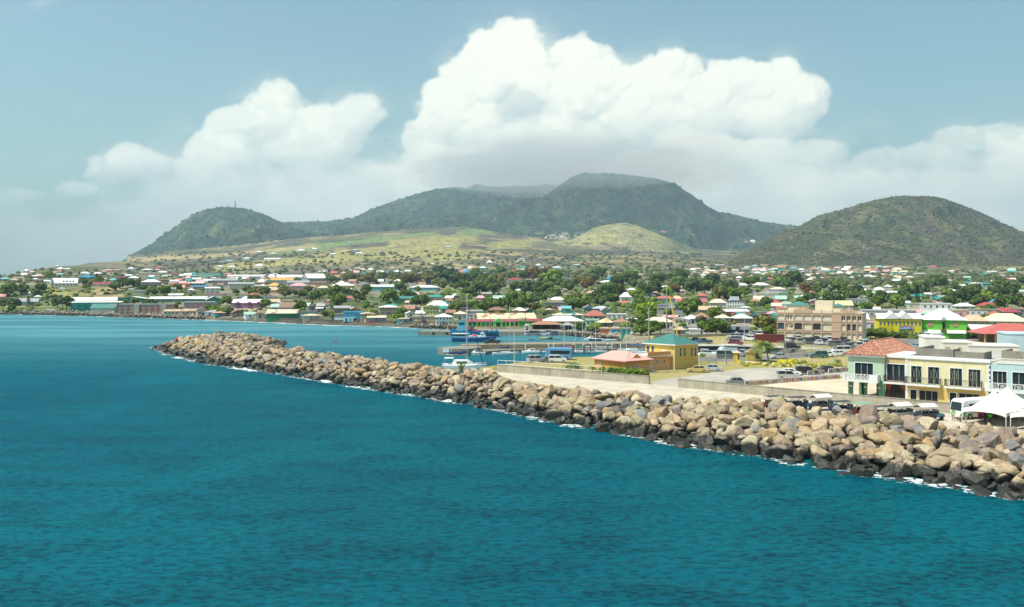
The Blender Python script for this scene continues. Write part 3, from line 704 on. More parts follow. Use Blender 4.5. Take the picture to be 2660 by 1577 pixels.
refs = ['below the blue store at far left of the lot','second from left, below the blue store','in the white row left of the container','rearmost beside the flame tree','nearest the lane left of the container','tall one at the corner of the container','lower left, beside a lamp post',
 'right of the container end','first in front of the arched building','beside the white one at the left','under the arched building entrance, rear row','in front row under the arched building entrance','behind the open pickup','in the front row at centre','in the dark cluster at centre','behind the dark cluster at centre',
 'right of the dark cluster, front row','rear row below a blank arch','front row between two pale cars','rear row near the street lamp','front row left of the street lamp','under the street lamp','rear row by the door','right of the street lamp, front','rear row right of the street lamp','middle row by the small shed',
 'at the right end of the near row','near the bright yellow one','the only bright one in the lot','just left of the tiled roof','rear row beside the white shed','behind the yellow one','rear right end of the lot','alone beside the pink kiosk behind the tiled roof','by the green building at far right']
for (x, y, c, k), r_ in zip(lot, refs):
 word = {'sedan': 'sedan', 'suv': 'estate car', 'van': 'van', 'pickup': 'pickup'}[k]
 near_cars.append((k, c, x, y, random.choice([80, 86, 92, 98, 78, 84]) if x > 2040 else random.choice([150, 165, 175]), f'{ {"lightblue": "pale blue"}.get(c, c) } {word} {r_}'))
for k, c, x, y, d, l in near_cars: car(k, COL[c], x, y, d, l)
for c, x, d, l in [('silver',1393,20,'silver car behind the white rail, left of the white jeep'),('white',1448,0,'white jeep behind the white rail in front of the blue bus'),('grey',1428,10,'dark car behind white rail beside the blue bus')]:
 D = 232; car('suv' if 'jeep' in l else 'sedan', COL[c], 0, 0, d, l, loc=((x-1330)/F*D, D, 3))
car('pickup', COL['black'], 0, 0, 184, 'black pickup standing on the jetty road above the red trimmed boat', loc=(-6.3, 303.6, 2.3))
# cars along the far beach road
for k, c, x, l in [('pickup','white',131,'white pickup on the coast road at far left'),('suv','blue',326,'blue car before the brick apartment block'),('sedan','blue',350,'second blue car before the brick apartment block'),('pickup','white',558,'white pickup beside the small teal house'),('suv','beige',594,'beige car in front of the turquoise fence'),('suv','white',680,'white estate beside the dark green warehouse'),('sedan','white',694,'white sedan nearest the dark green warehouse'),('suv','dark',744,'dark car before the dark green warehouse'),('sedan','white',758,'white sedan right of the dark car by the green warehouse'),('suv','blue',1067,'dark blue car beside the small turquoise house'),('suv','silver',1115,'silver car left of the white house by the pier')]:
 D = float(shoreD(x))+16; X = (x-1330)/F*D; car(k, COL[c], 0, 0, random.choice([0, 180])+random.uniform(-6, 6), l, 'cars on the beach road', loc=(X, D, ground_z(X, D)))
for k_, x, y, c, l in [('suv',1372,861,'white','white car beside the white harbour hut'),('van',1384,862,'grey','grey van under left end of brown harbour shed'),('suv',1412,861,'white','white car under the middle of the brown harbour shed'),('van',1425,860,'silver','silver van under the brown harbour shed'),('suv',1442,861,'blue','blue car at right end of the brown harbour shed'),('sedan',1655,868,'white','white car left of the teal kiosk'),('suv',1832,869,'white','white car under the orange flowered tree'),('van',1787,868,'white','white van between kiosk and white garage')]:
 D = 20.9*F/(y-HZ); car(k_, COL[c], 0, 0, random.choice([10, 80, 170]), l, 'cars by the fish market', loc=((x-1330)/F*D, D, max(1.55, ground_z((x-1330)/F*D, D))))
_ch = {}
for o in C.objects:
 if o.parent: _ch.setdefault(o.parent.name, []).append(o)
for r, c in BODY:
 for o in _ch.get(r.name, []):
  if o.name.startswith('body'): o.color = (*c, 1)
  if o.name.startswith('windows'): pass

# ---------------------------------------------------------------- open sided tour trucks on the promenade
def tour_truck(px, D, deg, body, canopy, style, label):
 root = empty('tour_truck', ((px-1330)/F*D, D+.8, 3.01), R(deg+34), label, 'tour truck', 'open tour trucks on the promenade')
 pb = plain(body, .4); pc = plain(canopy, .8); fr = plain((.35, .36, .36), .4)
 b = MB(); b.box(-2.5, .7, -.85, .85, .55, .72); b.box(-2.5, .7, -.9, -.82, .72, 1.12); b.box(-2.5, .7, .82, .9, .72, 1.12); b.box(-2.52, -2.44, -.85, .85, .72, 1.12)
 b.build('tray', pb, root)
 b = MB(); side_loft(b, [(.72,.45),(.72,1.05),(1.5,1.08),(2.2,.98),(2.42,.8),(2.45,.45)], 1.7); b.build('cab', plain((.10, .30, .38) if style != 'w' else (.6, .62, .62), .4), root)
 b = MB()
 for x in (-2.4, -.9, .62):
  for y in (-.84, .84): b.tube((x, y, 1.2), (x, y, 2.0), .03)
 for y in (-.84, .84): b.tube((-2.4, y, 1.5), (.6, y, 1.5), .025); b.tube((-2.4, y, 1.99), (.6, y, 1.99), .03)
 for y in (-.7, .7): b.tube((1.35, y, 1.05), (.9, y, 1.6), .03); b.tube((.9, y, 1.6), (.65, y, 1.6), .03)
 b.tube((.9, -.7, 1.6), (.9, .7, 1.6), .03)
 b.build('frame', fr, root)
 b = MB()
 for x in (-2.0, -1.3, -.6, .1): b.box(x-.2, x+.2, -.7, .7, .74, 1.12); b.box(x-.26, x-.18, -.7, .7, 1.0, 1.45)
 b.build('benches', plain((.07, .03, .03) if style == 'm' else (.03, .04, .08), .6), root)
 b = MB()
 if style in ('w', 'p'):
  rr = [(-1.1, 1.85), (-1.08, 2.1), (-.7 if style == 'w' else -.95, 2.3 if style == 'w' else 2.17), (0, 2.5), (.7 if style == 'w' else .95, 2.3 if style == 'w' else 2.17), (1.08, 2.1), (1.1, 1.85), (1.02, 1.85), (1.0, 2.06), (0, 2.42), (-1.0, 2.06), (-1.02, 1.85)]
  b.sections([[(x, y, z) for y, z in rr] for x in (-2.6, .8)])
 else:
  b.sections([[(x, y*(1 if abs(x) < 2 else .93), z) for y, z in [(-1, 2.0), (-.5, 2.09), (0, 2.12), (.5, 2.09), (1, 2.0), (0, 2.02)]] for x in (-2.6, -1.8, .2, .8)])
 b.build('canopy', pc, root)
 b = MB(); b.box(1.25, 1.3, -.72, .72, 1.06, 1.5); g_ = b.build('windscreen', M_GLASS, root); g_.rotation_euler = (0, 0, 0)
 root.scale = (.88, .88, 1.0)
 tm = MB().tube((0, -.12, 0), (0, .12, 0), .36, n=14).mesh('wheel', M_TYRE)
 for x in (-1.7, 1.75):
  for y in (-.75, .75): link('wheel', tm, root, (x, y, .36))
 for y in (-.6, .6): MB().tube((2.4, y, .75), (2.47, y, .75), .1, n=10).build('headlight', M_LAMP, root)
tour_truck(2025, 150.6, -12, (.14,.03,.03), (.05,.055,.06), 'm', 'maroon tour truck with charcoal canopy, leftmost of the row')
tour_truck(2082, 149.4, -14, (.012,.025,.06), (.04,.045,.05), 'b', 'dark tour truck with turquoise bonnet and charcoal canopy, second from left')
tour_truck(2147, 149.2, -12, (.06,.06,.07), (.72,.68,.60), 'p', 'grey tour truck with pitched cream canopy, left of the blue one')
tour_truck(2198, 144.4, -12, (.012,.025,.09), (.035,.045,.055), 'b', 'navy blue tour truck with dark canopy between cream and green canopies')
tour_truck(2251, 142.4, -13, (.11,.025,.02), (.16,.34,.22), 'm', 'maroon tour truck with faded green canopy')
tour_truck(2304, 138.9, -12, (.012,.025,.09), (.05,.06,.065), 'b', 'blue tour truck with grey canopy right of the green canopy')
tour_truck(2354, 139.6, -12, (.45,.42,.36), (.74,.70,.62), 'w', 'tour truck with rounded white canopy and pale slatted sides')
tour_truck(2421, 138.4, -14, (.05,.05,.06), (.72,.66,.56), 'p', 'rightmost tour truck, with pitched cream canopy, nearest the man')

# ---------------------------------------------------------------- tents, bus, people
def tent(cx, cy, label, s=6.2):
 root = empty('marquee_tent', (cx, cy, 3.01), math.atan2(-.78, .62), label, 'tent', 'white peaked tents on the promenade')
 N = 20; me = []; h = s/2; b = MB(); V = []; Fc = []
 for i in range(N+1):
  for j in range(N+1):
   x, y = -h+s*i/N, -h+s*j/N; r = max(abs(x), abs(y))/h; q = math.hypot(x, y)/h
   V.append((x, y, 2.15+2.6*(1-r)**1.75*.8+.52*(1-min(1, q))**.8))
 for i in range(N):
  for j in range(N): k = i*(N+1)+j; Fc.append((k, k+1, k+N+2, k+N+1))
 b.add(V, Fc)
 b.build('canopy', plain((.80, .78, .72), .7), root, smooth=True)
 for a in range(4):
  v = MB(); V = []; n = 16
  for i in range(n+1):
   t = -1+2*i/n; dr = .22+.42*abs(t)**3
   x, y = (t*h, -h-.01); c_, s_ = math.cos(a*math.pi/2), math.sin(a*math.pi/2)
   V += [(x*c_-y*s_, x*s_+y*c_, 2.16), (x*c_-y*s_, x*s_+y*c_, 2.16-dr)]
  v.add(V, [(2*i, 2*i+2, 2*i+3, 2*i+1) for i in range(n)]); v.build('valance', plain((.80, .78, .72), .7), root)
 for sx in (-1, 1):
  for sy in (-1, 1): MB().tube((sx*(h-.05), sy*(h-.05), 0), (sx*(h-.05), sy*(h-.05), 2.15), .05).build('pole', plain((.75, .75, .75), .35), root)
tent(68.0, 135.8, 'white peaked tent with its whole roof in view, nearest the bus')
tent(72.3, 140.6, 'taller looking white peaked tent behind the first one')
tent(71.9, 130.6, 'white tent cut off by the right edge of the picture', 5.8)
def coach(px, D, deg, col, L, label, win=(.02, .03, .035)):
 root = empty('bus', ((px-1330)/F*D, D, 3.01), R(deg), label, 'bus'); p = plain(col, .35)
 b = MB(); prof = [(-L/2, .35), (-L/2-.02, 2.6), (-L/2+.3, 2.9), (L/2-.7, 2.9), (L/2-.15, 2.55), (L/2, 1.3), (L/2, .35)]; side_loft(b, prof, 2.35); b.build('body', p, root)
 gl = plain(win, .12)
 for sy in (-1, 1): MB().box(-L/2+.4, L/2-1.3, sy*1.19-.012, sy*1.19+.012, 1.45, 2.3).build('side_windows', gl, root)
 b = MB(); b.add([(L/2+.02, -1.05, 1.3), (L/2+.02, 1.05, 1.3), (L/2-.13, .95, 2.5), (L/2-.13, -.95, 2.5)], [(0, 1, 2, 3)]); b.build('windscreen', gl, root)
 MB().box(L/2-1.15, L/2-.4, -1.2, -1.17, .4, 2.3).build('door', plain((.05, .05, .055), .2), root)
 tm = MB().tube((0, -.14, 0), (0, .14, 0), .46, n=16).mesh('wheel', M_TYRE)
 for x in (-L*.3, L*.3):
  for y in (-1.08, 1.08): w = link('wheel', tm, root, (x, y, .46)); MB().tube((0, -.15, 0), (0, .15, 0), .25, n=12).build('rim', M_RIM, w)
 for y in (-.85, .85): MB().box(L/2-.02, L/2+.03, y-.16, y+.16, .6, .8).build('headlight', M_LAMP, root)
coach(2533, 141.6, 200, (.74,.74,.72), 7.2, 'white bus with dark windows parked beside the white tents')
coach(1452, 240, 168, (.10,.30,.52), 6.6, 'blue and white bus by the water behind the white rail')
def skinned(name, V, E, Rr, mat, root):
 bm = bmesh.new(); ly = bm.verts.layers.skin.verify(); vs = [bm.verts.new(q) for q in V]
 for q, r in zip(vs, Rr): q[ly].radius = (r, r)
 vs[0][ly].use_root = True
 for a, b in E: bm.edges.new((vs[a], vs[b]))
 me = bpy.data.meshes.new(name); bm.to_mesh(me); bm.free(); me.materials.append(mat)
 o = link(name, me, root); o.modifiers.new('skin', 'SKIN').use_smooth_shade = True
 sb = o.modifiers.new('sub', 'SUBSURF'); sb.levels = 1; sb.render_levels = 1
 return o
def person(px, py, deg, shirt, legs, label, skin=(.10,.055,.035), pose='stand', hat=None, skirt=False, D=None, h=1.72):
 p = G(px, py) if D is None else Vector(((px-1330)/F*D, D, 3)); p.z = 3.01
 root = empty('person', p, R(deg), label, 'person')
 k = h/1.72; sit = pose == 'crouch'; lean = {'stand': .0, 'reach': .12, 'crouch': .25}[pose]; st = .10 if pose != 'reach' else .18
 V = []; E = []; Rr = []
 def v(x, y, z, r): V.append((x*k, y*k, z*k)); Rr.append(r*k); return len(V)-1
 def e(a, b): E.append((a, b))
 hz = .93 if not sit else .42
 pel = v(0, 0, hz, .145); w = v(lean*.3, 0, hz+.17, .125); ch = v(lean, 0, hz+.38, .15); nb = v(lean*1.25, 0, hz+.55, .06); hd = v(lean*1.4+.01, 0, hz+.66, .088); tp = v(lean*1.45+.01, 0, hz+.75, .075)
 for a, b in ((pel, w), (w, ch), (ch, nb), (nb, hd), (hd, tp)): e(a, b)
 no = v(lean*1.4+.105, 0, hz+.645, .016); e(hd, no)
 for s in (-1, 1):
  sh = v(lean, s*.18, hz+.46, .062); e(ch, sh)
  if pose == 'reach' and s == 1: el = v(lean+.2, s*.27, hz+.26, .045); wr = v(lean+.42, s*.22, hz+.22, .03)
  elif sit: el = v(lean+.16, s*.24, hz+.24, .045); wr = v(lean+.36, s*.16, hz+.12, .03)
  else: el = v(lean-.02, s*.26, hz+.18, .045); wr = v(lean+.06, s*.25, hz-.05, .03)
  e(sh, el); e(el, wr); d = (Vector(V[wr])-Vector(V[el])).normalized(); pm = v(*((Vector(V[wr])+d*.07)/k), .034); e(wr, pm)
  for f in range(4):
   q = Vector(V[pm])+d*.045+Vector((0, 0, .02*(f-1.5))) if abs(d.z) < .5 else Vector(V[pm])+d*.045+Vector((.018*(f-1.5), 0, 0))
   a = v(*(q/k), .010); e(pm, a); q2 = q+d*(.035+.008*(1.5-abs(f-1.5)))+Vector((.004, 0, .002)); a2 = v(*(q2/k), .008); e(a, a2)
  q = Vector(V[wr])+d*.05+Vector((.03, 0, .012)); a = v(*(q/k), .011); e(wr, a); a2 = v(*((q+d*.03)/k), .009); e(a, a2)
  hp = v(0, s*.095, hz-.04, .095); e(pel, hp)
  if sit: kn = v(.36, s*.13, .46, .062); an = v(.22, s*.12, .08, .042)
  else: kn = v(.03+s*st*.3, s*.11, .49, .062); an = v(s*st*.5-.02, s*.115, .08, .042)
  e(hp, kn); e(kn, an); to = v(V[an][0]/k+.15, s*.13, .035, .038); e(an, to)
 o = skinned('body', V, E, Rr, plain(skin, .5), root)
 def garment(name, idx, grow, col):
  mp = {i: n for n, i in enumerate(idx)}
  skinned(name, [V[i] for i in idx], [(mp[a], mp[b]) for a, b in E if a in mp and b in mp], [Rr[i]+grow for i in idx], plain(col, .8), root)
 per = 7+0
 # indices: each side adds shoulder.. ; find them by edges
 sides = [i for i in range(7, len(V))]; n1 = len(sides)//2; A, B = sides[:n1], sides[n1:]
 garment('shirt', [pel, w, ch]+[A[0], A[1]]+[B[0], B[1]], .022, shirt)
 LA, LB = A[-4:], B[-4:]
 garment('trousers', [pel, LA[0], LA[1], LA[2], LB[0], LB[1], LB[2]] if not skirt else [pel, LA[0], LA[1], LB[0], LB[1]], .02, legs)
 hb = MB(); c = Vector(V[tp])
 ring = lambda r, z, ox=0: [(c.x+ox+r*math.cos(t*math.pi/6), c.y+r*math.sin(t*math.pi/6), c.z+z) for t in range(12)]
 hb.sections([ring(.088, -.06, -.02), ring(.096, -.01, -.012), ring(.075, .055, 0), ring(.02, .083, 0)]); hb.build('hat' if hat else 'hair', plain(hat or (.012, .01, .01), .8), root, smooth=True)
 me2 = MB()
 for s in (-1, 1): me2.box(c.x+.068, c.x+.082, s*.032-.011, s*.032+.011, c.z-.09, c.z-.075)
 me2.build('eyes', plain((.02, .02, .02), .3), root)
lime = (.22, .75, .06)
person(2476, 1093, 250, lime, (.45,.40,.30), 'person in lime green shirt and khaki trousers standing left of the bus')
person(2509, 1100, 200, (.10,.62,.05), (.42,.36,.26), 'person in green shirt and beige shorts reaching out before the bus', pose='reach')
person(2572, 1104, 100, (.12,.70,.06), (.05,.05,.06), 'person in lime shirt by the tent pole, partly in tent shade', skirt=True)
person(2491, 1096, 300, (.42,.38,.34), (.25,.12,.10), 'person crouching between the two people in green', pose='crouch', hat=(.16,.05,.04))
person(2545, 1096, 90, (.55,.03,.04), (.50,.03,.04), 'person in red dress in the queue beside the bus door', skirt=True)
person(2551, 1098, 80, (.60,.05,.12), (.12,.05,.06), 'person in pinkish red top and dark trousers in the queue')
person(2559, 1100, 120, (.02,.03,.10), (.05,.05,.08), 'person in navy shirt at the near end of the queue')
person(2570, 1098, 200, (.30,.03,.03), (.03,.03,.04), 'person in dark red under the first tent')
# ---------------------------------------------------------------- pastel shop building beside the sea wall
O0 = Vector((57.5, 164.6, 3.0)); FA = math.atan2(-.65, .76)
def s_of(px): k = (px-1330)/F; return (k*164.6-57.5)/(.76+.65*k)
def z_at(px, y): s = s_of(px); D = 164.6-.65*s; return CH-(y-HZ)*D/F-3.0
class Unit:
 """local axes: x along the front, y into the building, z up from the yard"""
 def __init__(s, name, label): s.r = empty(name, O0, FA, label, 'building')
 def box(s, name, x0, x1, y0, y1, z0, z1, mat, parent=None): return MB().box(x0, x1, y0, y1, z0, z1).build(name, mat, parent or s.r)
def wall_with_holes(b, x0, x1, z0, z1, holes, y0=0., th=.3):
 """front wall as boxes round rectangular openings (x0, x1, z0, z1)"""
 xs = sorted({x0, x1, *[h[0] for h in holes], *[h[1] for h in holes]}); zs = sorted({z0, z1, *[h[2] for h in holes], *[h[3] for h in holes]})
 for xa, xb in zip(xs[:-1], xs[1:]):
  run = None
  for za, zb in zip(zs[:-1], zs[1:]):
   cx, cz = (xa+xb)/2, (za+zb)/2; solid = not any(h[0] < cx < h[1] and h[2] < cz < h[3] for h in holes)
   if solid: run = [za, zb] if run is None else [run[0], zb]
   if (not solid) and run: b.box(xa, xb, y0, y0+th, *run); run = None
  if run: b.box(xa, xb, y0, y0+th, *run)
M_TRIM = plain((.70, .71, .70), .6); M_DARK = plain((.012, .013, .016), .25); M_IRON = plain((.02, .02, .025), .5)
def window(parent, x0, x1, z0, z1, y, frame, mull=1, cross=False, fw=.14):
 b = MB(); b.box(x0-fw, x0, y-.05, y+.1, z0, z1+fw); b.box(x1, x1+fw, y-.05, y+.1, z0, z1+fw); b.box(x0, x1, y-.05, y+.1, z1, z1+fw)
 w = b.build('window', frame, parent)
 MB().box(x0, x1, y+.18, y+.22, z0, z1).build('pane', M_GLASS, w)
 b = MB()
 for i in range(1, mull+1): xx = x0+(x1-x0)*i/(mull+1); b.box(xx-.035, xx+.035, y+.12, y+.17, z0, z1)
 if cross:
  for i in range(mull+1):
   if i % 3 == 2: continue
   a, c = x0+(x1-x0)*i/(mull+1)+.1, x0+(x1-x0)*(i+1)/(mull+1)-.1
   b.tube((a, y+.15, z0+.3), (c, y+.15, z1-.1), .02, n=4); b.tube((c, y+.15, z0+.3), (a, y+.15, z1-.1), .02, n=4)
 if mull: b.build('mullions', plain((.42, .42, .30), .5), w)
def railing(parent, x0, x1, y, z0, z1, mat, ret=None, step=.14):
 b = MB(); b.box(x0, x1, y-.03, y+.03, z1-.06, z1); b.box(x0, x1, y-.02, y+.02, z0+.05, z0+.09)
 x = x0
 while x <= x1: b.box(x-.015, x+.015, y-.012, y+.012, z0, z1-.06); x += step
 if ret:
  for xx in (x0, x1):
   b.box(xx-.03, xx+.03, y, y+ret, z1-.06, z1); yy = y
   while yy < y+ret: b.box(xx-.012, xx+.012, yy-.012, yy+.012, z0, z1-.06); yy += step
 return b.build('railing', mat, parent)
def lattice(parent, x0, x1, y, z0, z1, mat, n):
 b = MB(); b.box(x0, x1, y-.06, y+.06, z1-.09, z1); b.box(x0, x1, y-.06, y+.06, z0, z0+.09)
 for i in range(n+1): xx = x0+(x1-x0)*i/n; b.box(xx-.04, xx+.04, y-.05, y+.05, z0+.09, z1-.09)
 for i in range(n):
  a, c = x0+(x1-x0)*i/n, x0+(x1-x0)*(i+1)/n
  b.tube((a, y, z0+.09), (c, y, z1-.09), .035, n=4); b.tube((c, y, z0+.09), (a, y, z1-.09), .035, n=4)
  m, h = (a+c)/2, (z0+z1)/2
  for k in range(8):
   t0, t1 = k*math.pi/4, (k+1)*math.pi/4; r = min(c-a, z1-z0)*.27
   b.tube((m+r*math.cos(t0), y, h+r*math.sin(t0)), (m+r*math.cos(t1), y, h+r*math.sin(t1)), .03, n=4)
 return b.build('balustrade', mat, parent)
def arch_wall(x0, x1, y0, th, z0, zs, z1, arches):
 """wall from z0 to z1 with round arches [(centre, radius)] springing at zs"""
 b = MB(); xs = sorted([x0, x1]+[c+s*r for c, r in arches for s in (-1, 1)])
 edges = [x0]+[v for c, r in arches for v in (c-r, c+r)]+[x1]
 for k in range(0, len(edges), 2): b.box(edges[k], edges[k+1], y0, y0+th, z0, z1)
 for c, r in arches:
  n = 14; pts = [(c+r*math.cos(math.pi-math.pi*i/n), zs+min(r, z1-zs-.05)*math.sin(math.pi*i/n)) for i in range(n+1)]
  for (xa, za), (xb, zb) in zip(pts[:-1], pts[1:]):
   b.add([(xa, y0, za), (xb, y0, zb), (xb, y0, z1), (xa, y0, z1), (xa, y0+th, za), (xb, y0+th, zb), (xb, y0+th, z1), (xa, y0+th, z1)], [(0, 1, 2, 3), (7, 6, 5, 4), (0, 4, 5, 1), (3, 2, 6, 7)])
 return b
def tile_mat():
 m, T = new_mat('clay_tiles'); ge = T.n('ShaderNodeNewGeometry').outputs['Position']; n = T.noise(ge, 2.3, 4, .7); n2 = T.noise(ge, .5, 3, .5)
 c = T.mix(T.ss(n, .38, .62), (.30, .12, .085), (.52, .27, .19)); c = T.mix(T.m('MULTIPLY', T.ss(n2, .5, .7), .4), c, (.25, .14, .10))
 finish(m, T, c, .85, .2); return m
def tiled_slope(b, p0, p1, q1, q0, pitch=.42, r=.13):
 """quad p0-p1 eave, q0-q1 top; rows of round tiles laid down the slope, with courses"""
 p0, p1, q0, q1 = map(Vector, (p0, p1, q0, q1)); nrm = (p1-p0).cross(q0-p0).normalized()
 if nrm.z < 0: nrm = -nrm
 b.add([p0, p1, q1, q0], [(0, 1, 2, 3)]) if (q1-q0).length > .05 else b.add([p0, p1, q1], [(0, 1, 2)])
 d = (p1-p0).normalized(); L = (p1-p0).length; up = (q0-p0)-d*((q0-p0).dot(d)); H = up.length; up.normalize()
 a0 = (q0-p0).dot(d); a1 = (q1-p0).dot(d); n = int(L/pitch)
 for i in range(n):
  x = (i+.5)*pitch; h = H
  if x < a0: h = H*x/max(a0, .01)
  if x > a1: h = min(h, H*(L-x)/max(L-a1, .01))
  k = max(1, int(h/.75))
  for j in range(k):
   t0, t1 = h*j/k, h*(j+1)/k; s0, s1 = p0+d*x+up*t0+nrm*.05, p0+d*x+up*t1+nrm*.015
   b.tube(s0, s1, r, r*.86, 6)
def near_building():
 s = s_of
 # green corner house
 U = Unit('corner_shop_house', 'mint green two storey corner house with clay tile roof and arcade'); r = U.r
 mg = paint((.42, .53, .38), .7, .26, .5); dg = paint((.075, .20, .115), .7, .15, .2); W = 6.1
 wz0, wz1 = 6.1-2.7, 9.15-3.; wx0, wx1 = s(2221), s(2268)
 b = MB(); wall_with_holes(b, 0, W, 3.35, 7.45, [(wx0, wx1, wz0, wz1)], 0); b.box(0, .3, .3, 6, 3.35, 7.45); b.box(W-.3, W, .3, 6, 3.35, 7.45); b.box(.3, W-.3, 5.7, 6, 3.35, 7.45); b.box(.3, W-.3, .3, 5.7, 3.36, 3.5); b.build('upper_wall', mg, r)
 window(r, wx0, wx1, wz0, wz1, 0, M_TRIM, 2)
 b = arch_wall(0, W, 0, .45, 0, 2.25, 3.34, [(1.75, 1.05), (4.1, 1.0)]); b.build('arcade', dg, r)
 arch_wall(0, W, 5.55, .45, 0, 2.25, 3.34, [(1.75, 1.05), (4.3, .8)]).build('arcade', dg, r)
 b = MB(); b.box(0, .45, .5, 1.1, 0, 3.3); b.box(0, .45, 4.9, 5.5, 0, 3.3); b.build('side_pier', dg, r)
 for x0, x1 in ((-.08, .78), (2.72, 3.18), (5.02, 5.5)): MB().box(x0, x1, -.1, .55, 2.02, 2.25).build('capital', plain((.55, .50, .42), .7), r)
 # hip roof of clay tiles, long ridge running back to the right
 A = Vector((-.65, -.6, 7.5)); B = Vector((W+.35, -.6, 7.5)); Cc = Vector((W+.35, 16.5, 7.5)); E = Vector((-.65, 16.5, 7.5)); P = Vector((3.0, 3.6, 9.75)); Q = Vector((3.0, 12.4, 9.75))
 b = MB(); tiled_slope(b, A, B, P, P); tiled_slope(b, B, Cc, Q, P); tiled_slope(b, E, A, P, Q); tiled_slope(b, Cc, E, Q, Q)
 for a_, c_ in ((A, P), (B, P), (P, Q), (Cc, Q), (E, Q)): b.tube(a_+Vector((0, 0, .06)), c_+Vector((0, 0, .08)), .16, .16, 8)
 b.build('tiled_roof', tile_mat(), r)
 b = MB(); b.box(-.55, W+.25, -.5, 16.4, 7.25, 7.49); b.build('eaves', M_TRIM, r)
 b = MB(); bx0, bx1 = s(2196), s(2284)+.15; b.box(bx0, bx1, -1.25, -.01, 3.0, 3.3); b.box(bx0, s(2201), -1.25, -1.12, 3.3, 4.35); b.box(s(2264), bx1, -1.25, -1.12, 3.3, 4.35); b.box(bx1-.13, bx1, -1.1, -.01, 3.3, 4.35); b.box(bx0, bx0+.13, -1.1, -.01, 3.3, 4.35); b.build('balcony', M_TRIM, r)
 lattice(r, s(2201)+.02, s(2264)-.02, -1.18, 3.32, 4.35, M_TRIM, 6)
 # dark red recessed bay
 x0, x1 = 6.12, 9.5; U = Unit('recessed_shop_bay', 'narrow bay, tan above and dark red below, between green and yellow houses'); r = U.r
 hx0, hx1 = s(2299)+.15, s(2350)-.15
 b = MB(); wall_with_holes(b, x0, x1, 3.35, 7.3, [(hx0, hx1, 3.45, 6.2)], .5); b.build('upper_wall', paint((.50, .36, .17), .7, .1), r)
 window(r, hx0, hx1, 3.45, 6.2, .5, M_TRIM, 2)
 arch_wall(x0, x1, .5, .35, 0, 1.9, 3.34, [((x0+x1)/2, 1.0)]).build('lower_wall', paint((.22, .055, .028), .7, .15), r)
 b = MB(); b.box((x0+x1)/2-1, (x0+x1)/2+1, .9, .95, 0, 2.95); b.build('arched_door', M_DARK, r)
 for a_ in (x0+.1, x1-.65): MB().box(a_, a_+.5, .42, .49, .1, 2.0).build('shop_window', M_DARK, r)
 MB().box(x0, x1, -.6, .48, 3.0, 3.3).build('balcony', M_TRIM, r); railing(r, x0+.05, x1-.05, -.55, 3.31, 4.35, M_IRON, 1.0)
 MB().box(x0, x1, .3, 10, 7.31, 7.75).build('cornice', M_TRIM, r)
 # yellow house
 x0, x1 = 9.55, 22.0; U = Unit('yellow_shop_house', 'pale yellow two storey shop house with four dark balconied windows'); r = U.r
 my = paint((.69, .61, .36), .7, .26, .5); ml = paint((.58, .44, .13), .7, .28, .5)
 ups = [(s(2367), s(2394)), (s(2411), s(2440)), (s(2468), s(2499)), (s(2516), s(2547))]; los = [(s(2365), s(2381)), (s(2388), s(2436)), (s(2467), s(2484)), (s(2491), s(2544))]
 b = MB(); wall_with_holes(b, x0, x1, 3.35, 7.3, [(a, c, 3.4, 6.15) for a, c in ups], 0); b.build('upper_wall', my, r)
 b = MB(); wall_with_holes(b, x0, x1, 0, 3.345, [(a, c, .25, 2.25) for a, c in los], 0); b.build('lower_wall', ml, r)
 for i, (a, c) in enumerate(ups): window(r, a, c, 3.4, 6.15, 0, M_TRIM, 1 if i < 2 else 2, True)
 for i, (a, c) in enumerate(los): window(r, a, c, .25, 2.25, 0, M_TRIM if i in (0, 2) else plain((.55, .45, .25), .6), 0 if i in (0, 2) else 2)
 for a, c in ((s(2355), s(2446)), (s(2457), s(2553))):
  MB().box(a, c, -1.0, -.01, 3.0, 3.32).build('balcony', M_TRIM, r); railing(r, a+.05, c-.05, -.95, 3.33, 4.4, M_IRON, .9)
 for xx in (x0, x1-.05):
  b = MB()
  for k in range(18): wd = .5 if k % 2 else .34; b.box(xx-.02, xx+wd, -.06, .02, .05+k*.4, .05+k*.4+.36)
  b.build('quoins', M_TRIM, r)
 b = MB(); b.box(x0, x1+.5, -.2, .25, 7.31, 7.6); b.box(x0, x1+.5, -.1, .3, 7.6, 7.85); b.build('cornice', M_TRIM, r)
 b = MB(); b.box(x0, x1+.4, .31, 20, 7.2, 7.4); b.build('roof_deck', concrete((.42, .40, .37), .2, 'roof_deck'), r)
 mc = concrete((.27, .245, .20), .4, 'bare_block')
 b = MB(); b.box(9.6, 15.3, 5.0, 5.25, 7.41, 8.75); b.box(15.3, 15.55, 5.0, 9.0, 7.41, 8.75); b.box(16.2, 20.4, 3.6, 3.85, 7.41, 8.6); b.box(9.6, 9.85, 5.25, 14, 7.41, 8.75); b.box(20.4, 20.65, 3.6, 8, 7.41, 8.6); b.build('unfinished_parapet', mc, r)
 b = MB(); wall_with_holes(b, x0, x1, 0, 7.2, [], 19.7); b.box(x0, x0+.3, .3, 19.7, 0, 7.2); b.box(x1-.3, x1, .3, 19.7, 0, 7.2); b.build('back_walls', my, r)
 # blue house
 x0, x1 = 22.5, 36.; U = Unit('blue_shop_house', 'pale blue shop house with white lattice balcony at right edge'); r = U.r
 mb = paint((.40, .53, .54), .7, .28, .5); ups = [(s(2579), s(2615)), (s(2630), 28.2), (30, 32.)]
 b = MB(); wall_with_holes(b, x0, x1, 0, 7.3, [(a, c, 3.4, 6.1) for a, c in ups]+[(23.2, 26.4, .2, 2.3), (27.2, 31, .2, 2.3)], 0); b.box(x1-.3, x1, .3, 20, 0, 7.3); b.box(x0, x1, 19.7, 20, 0, 7.3); b.build('wall', mb, r)
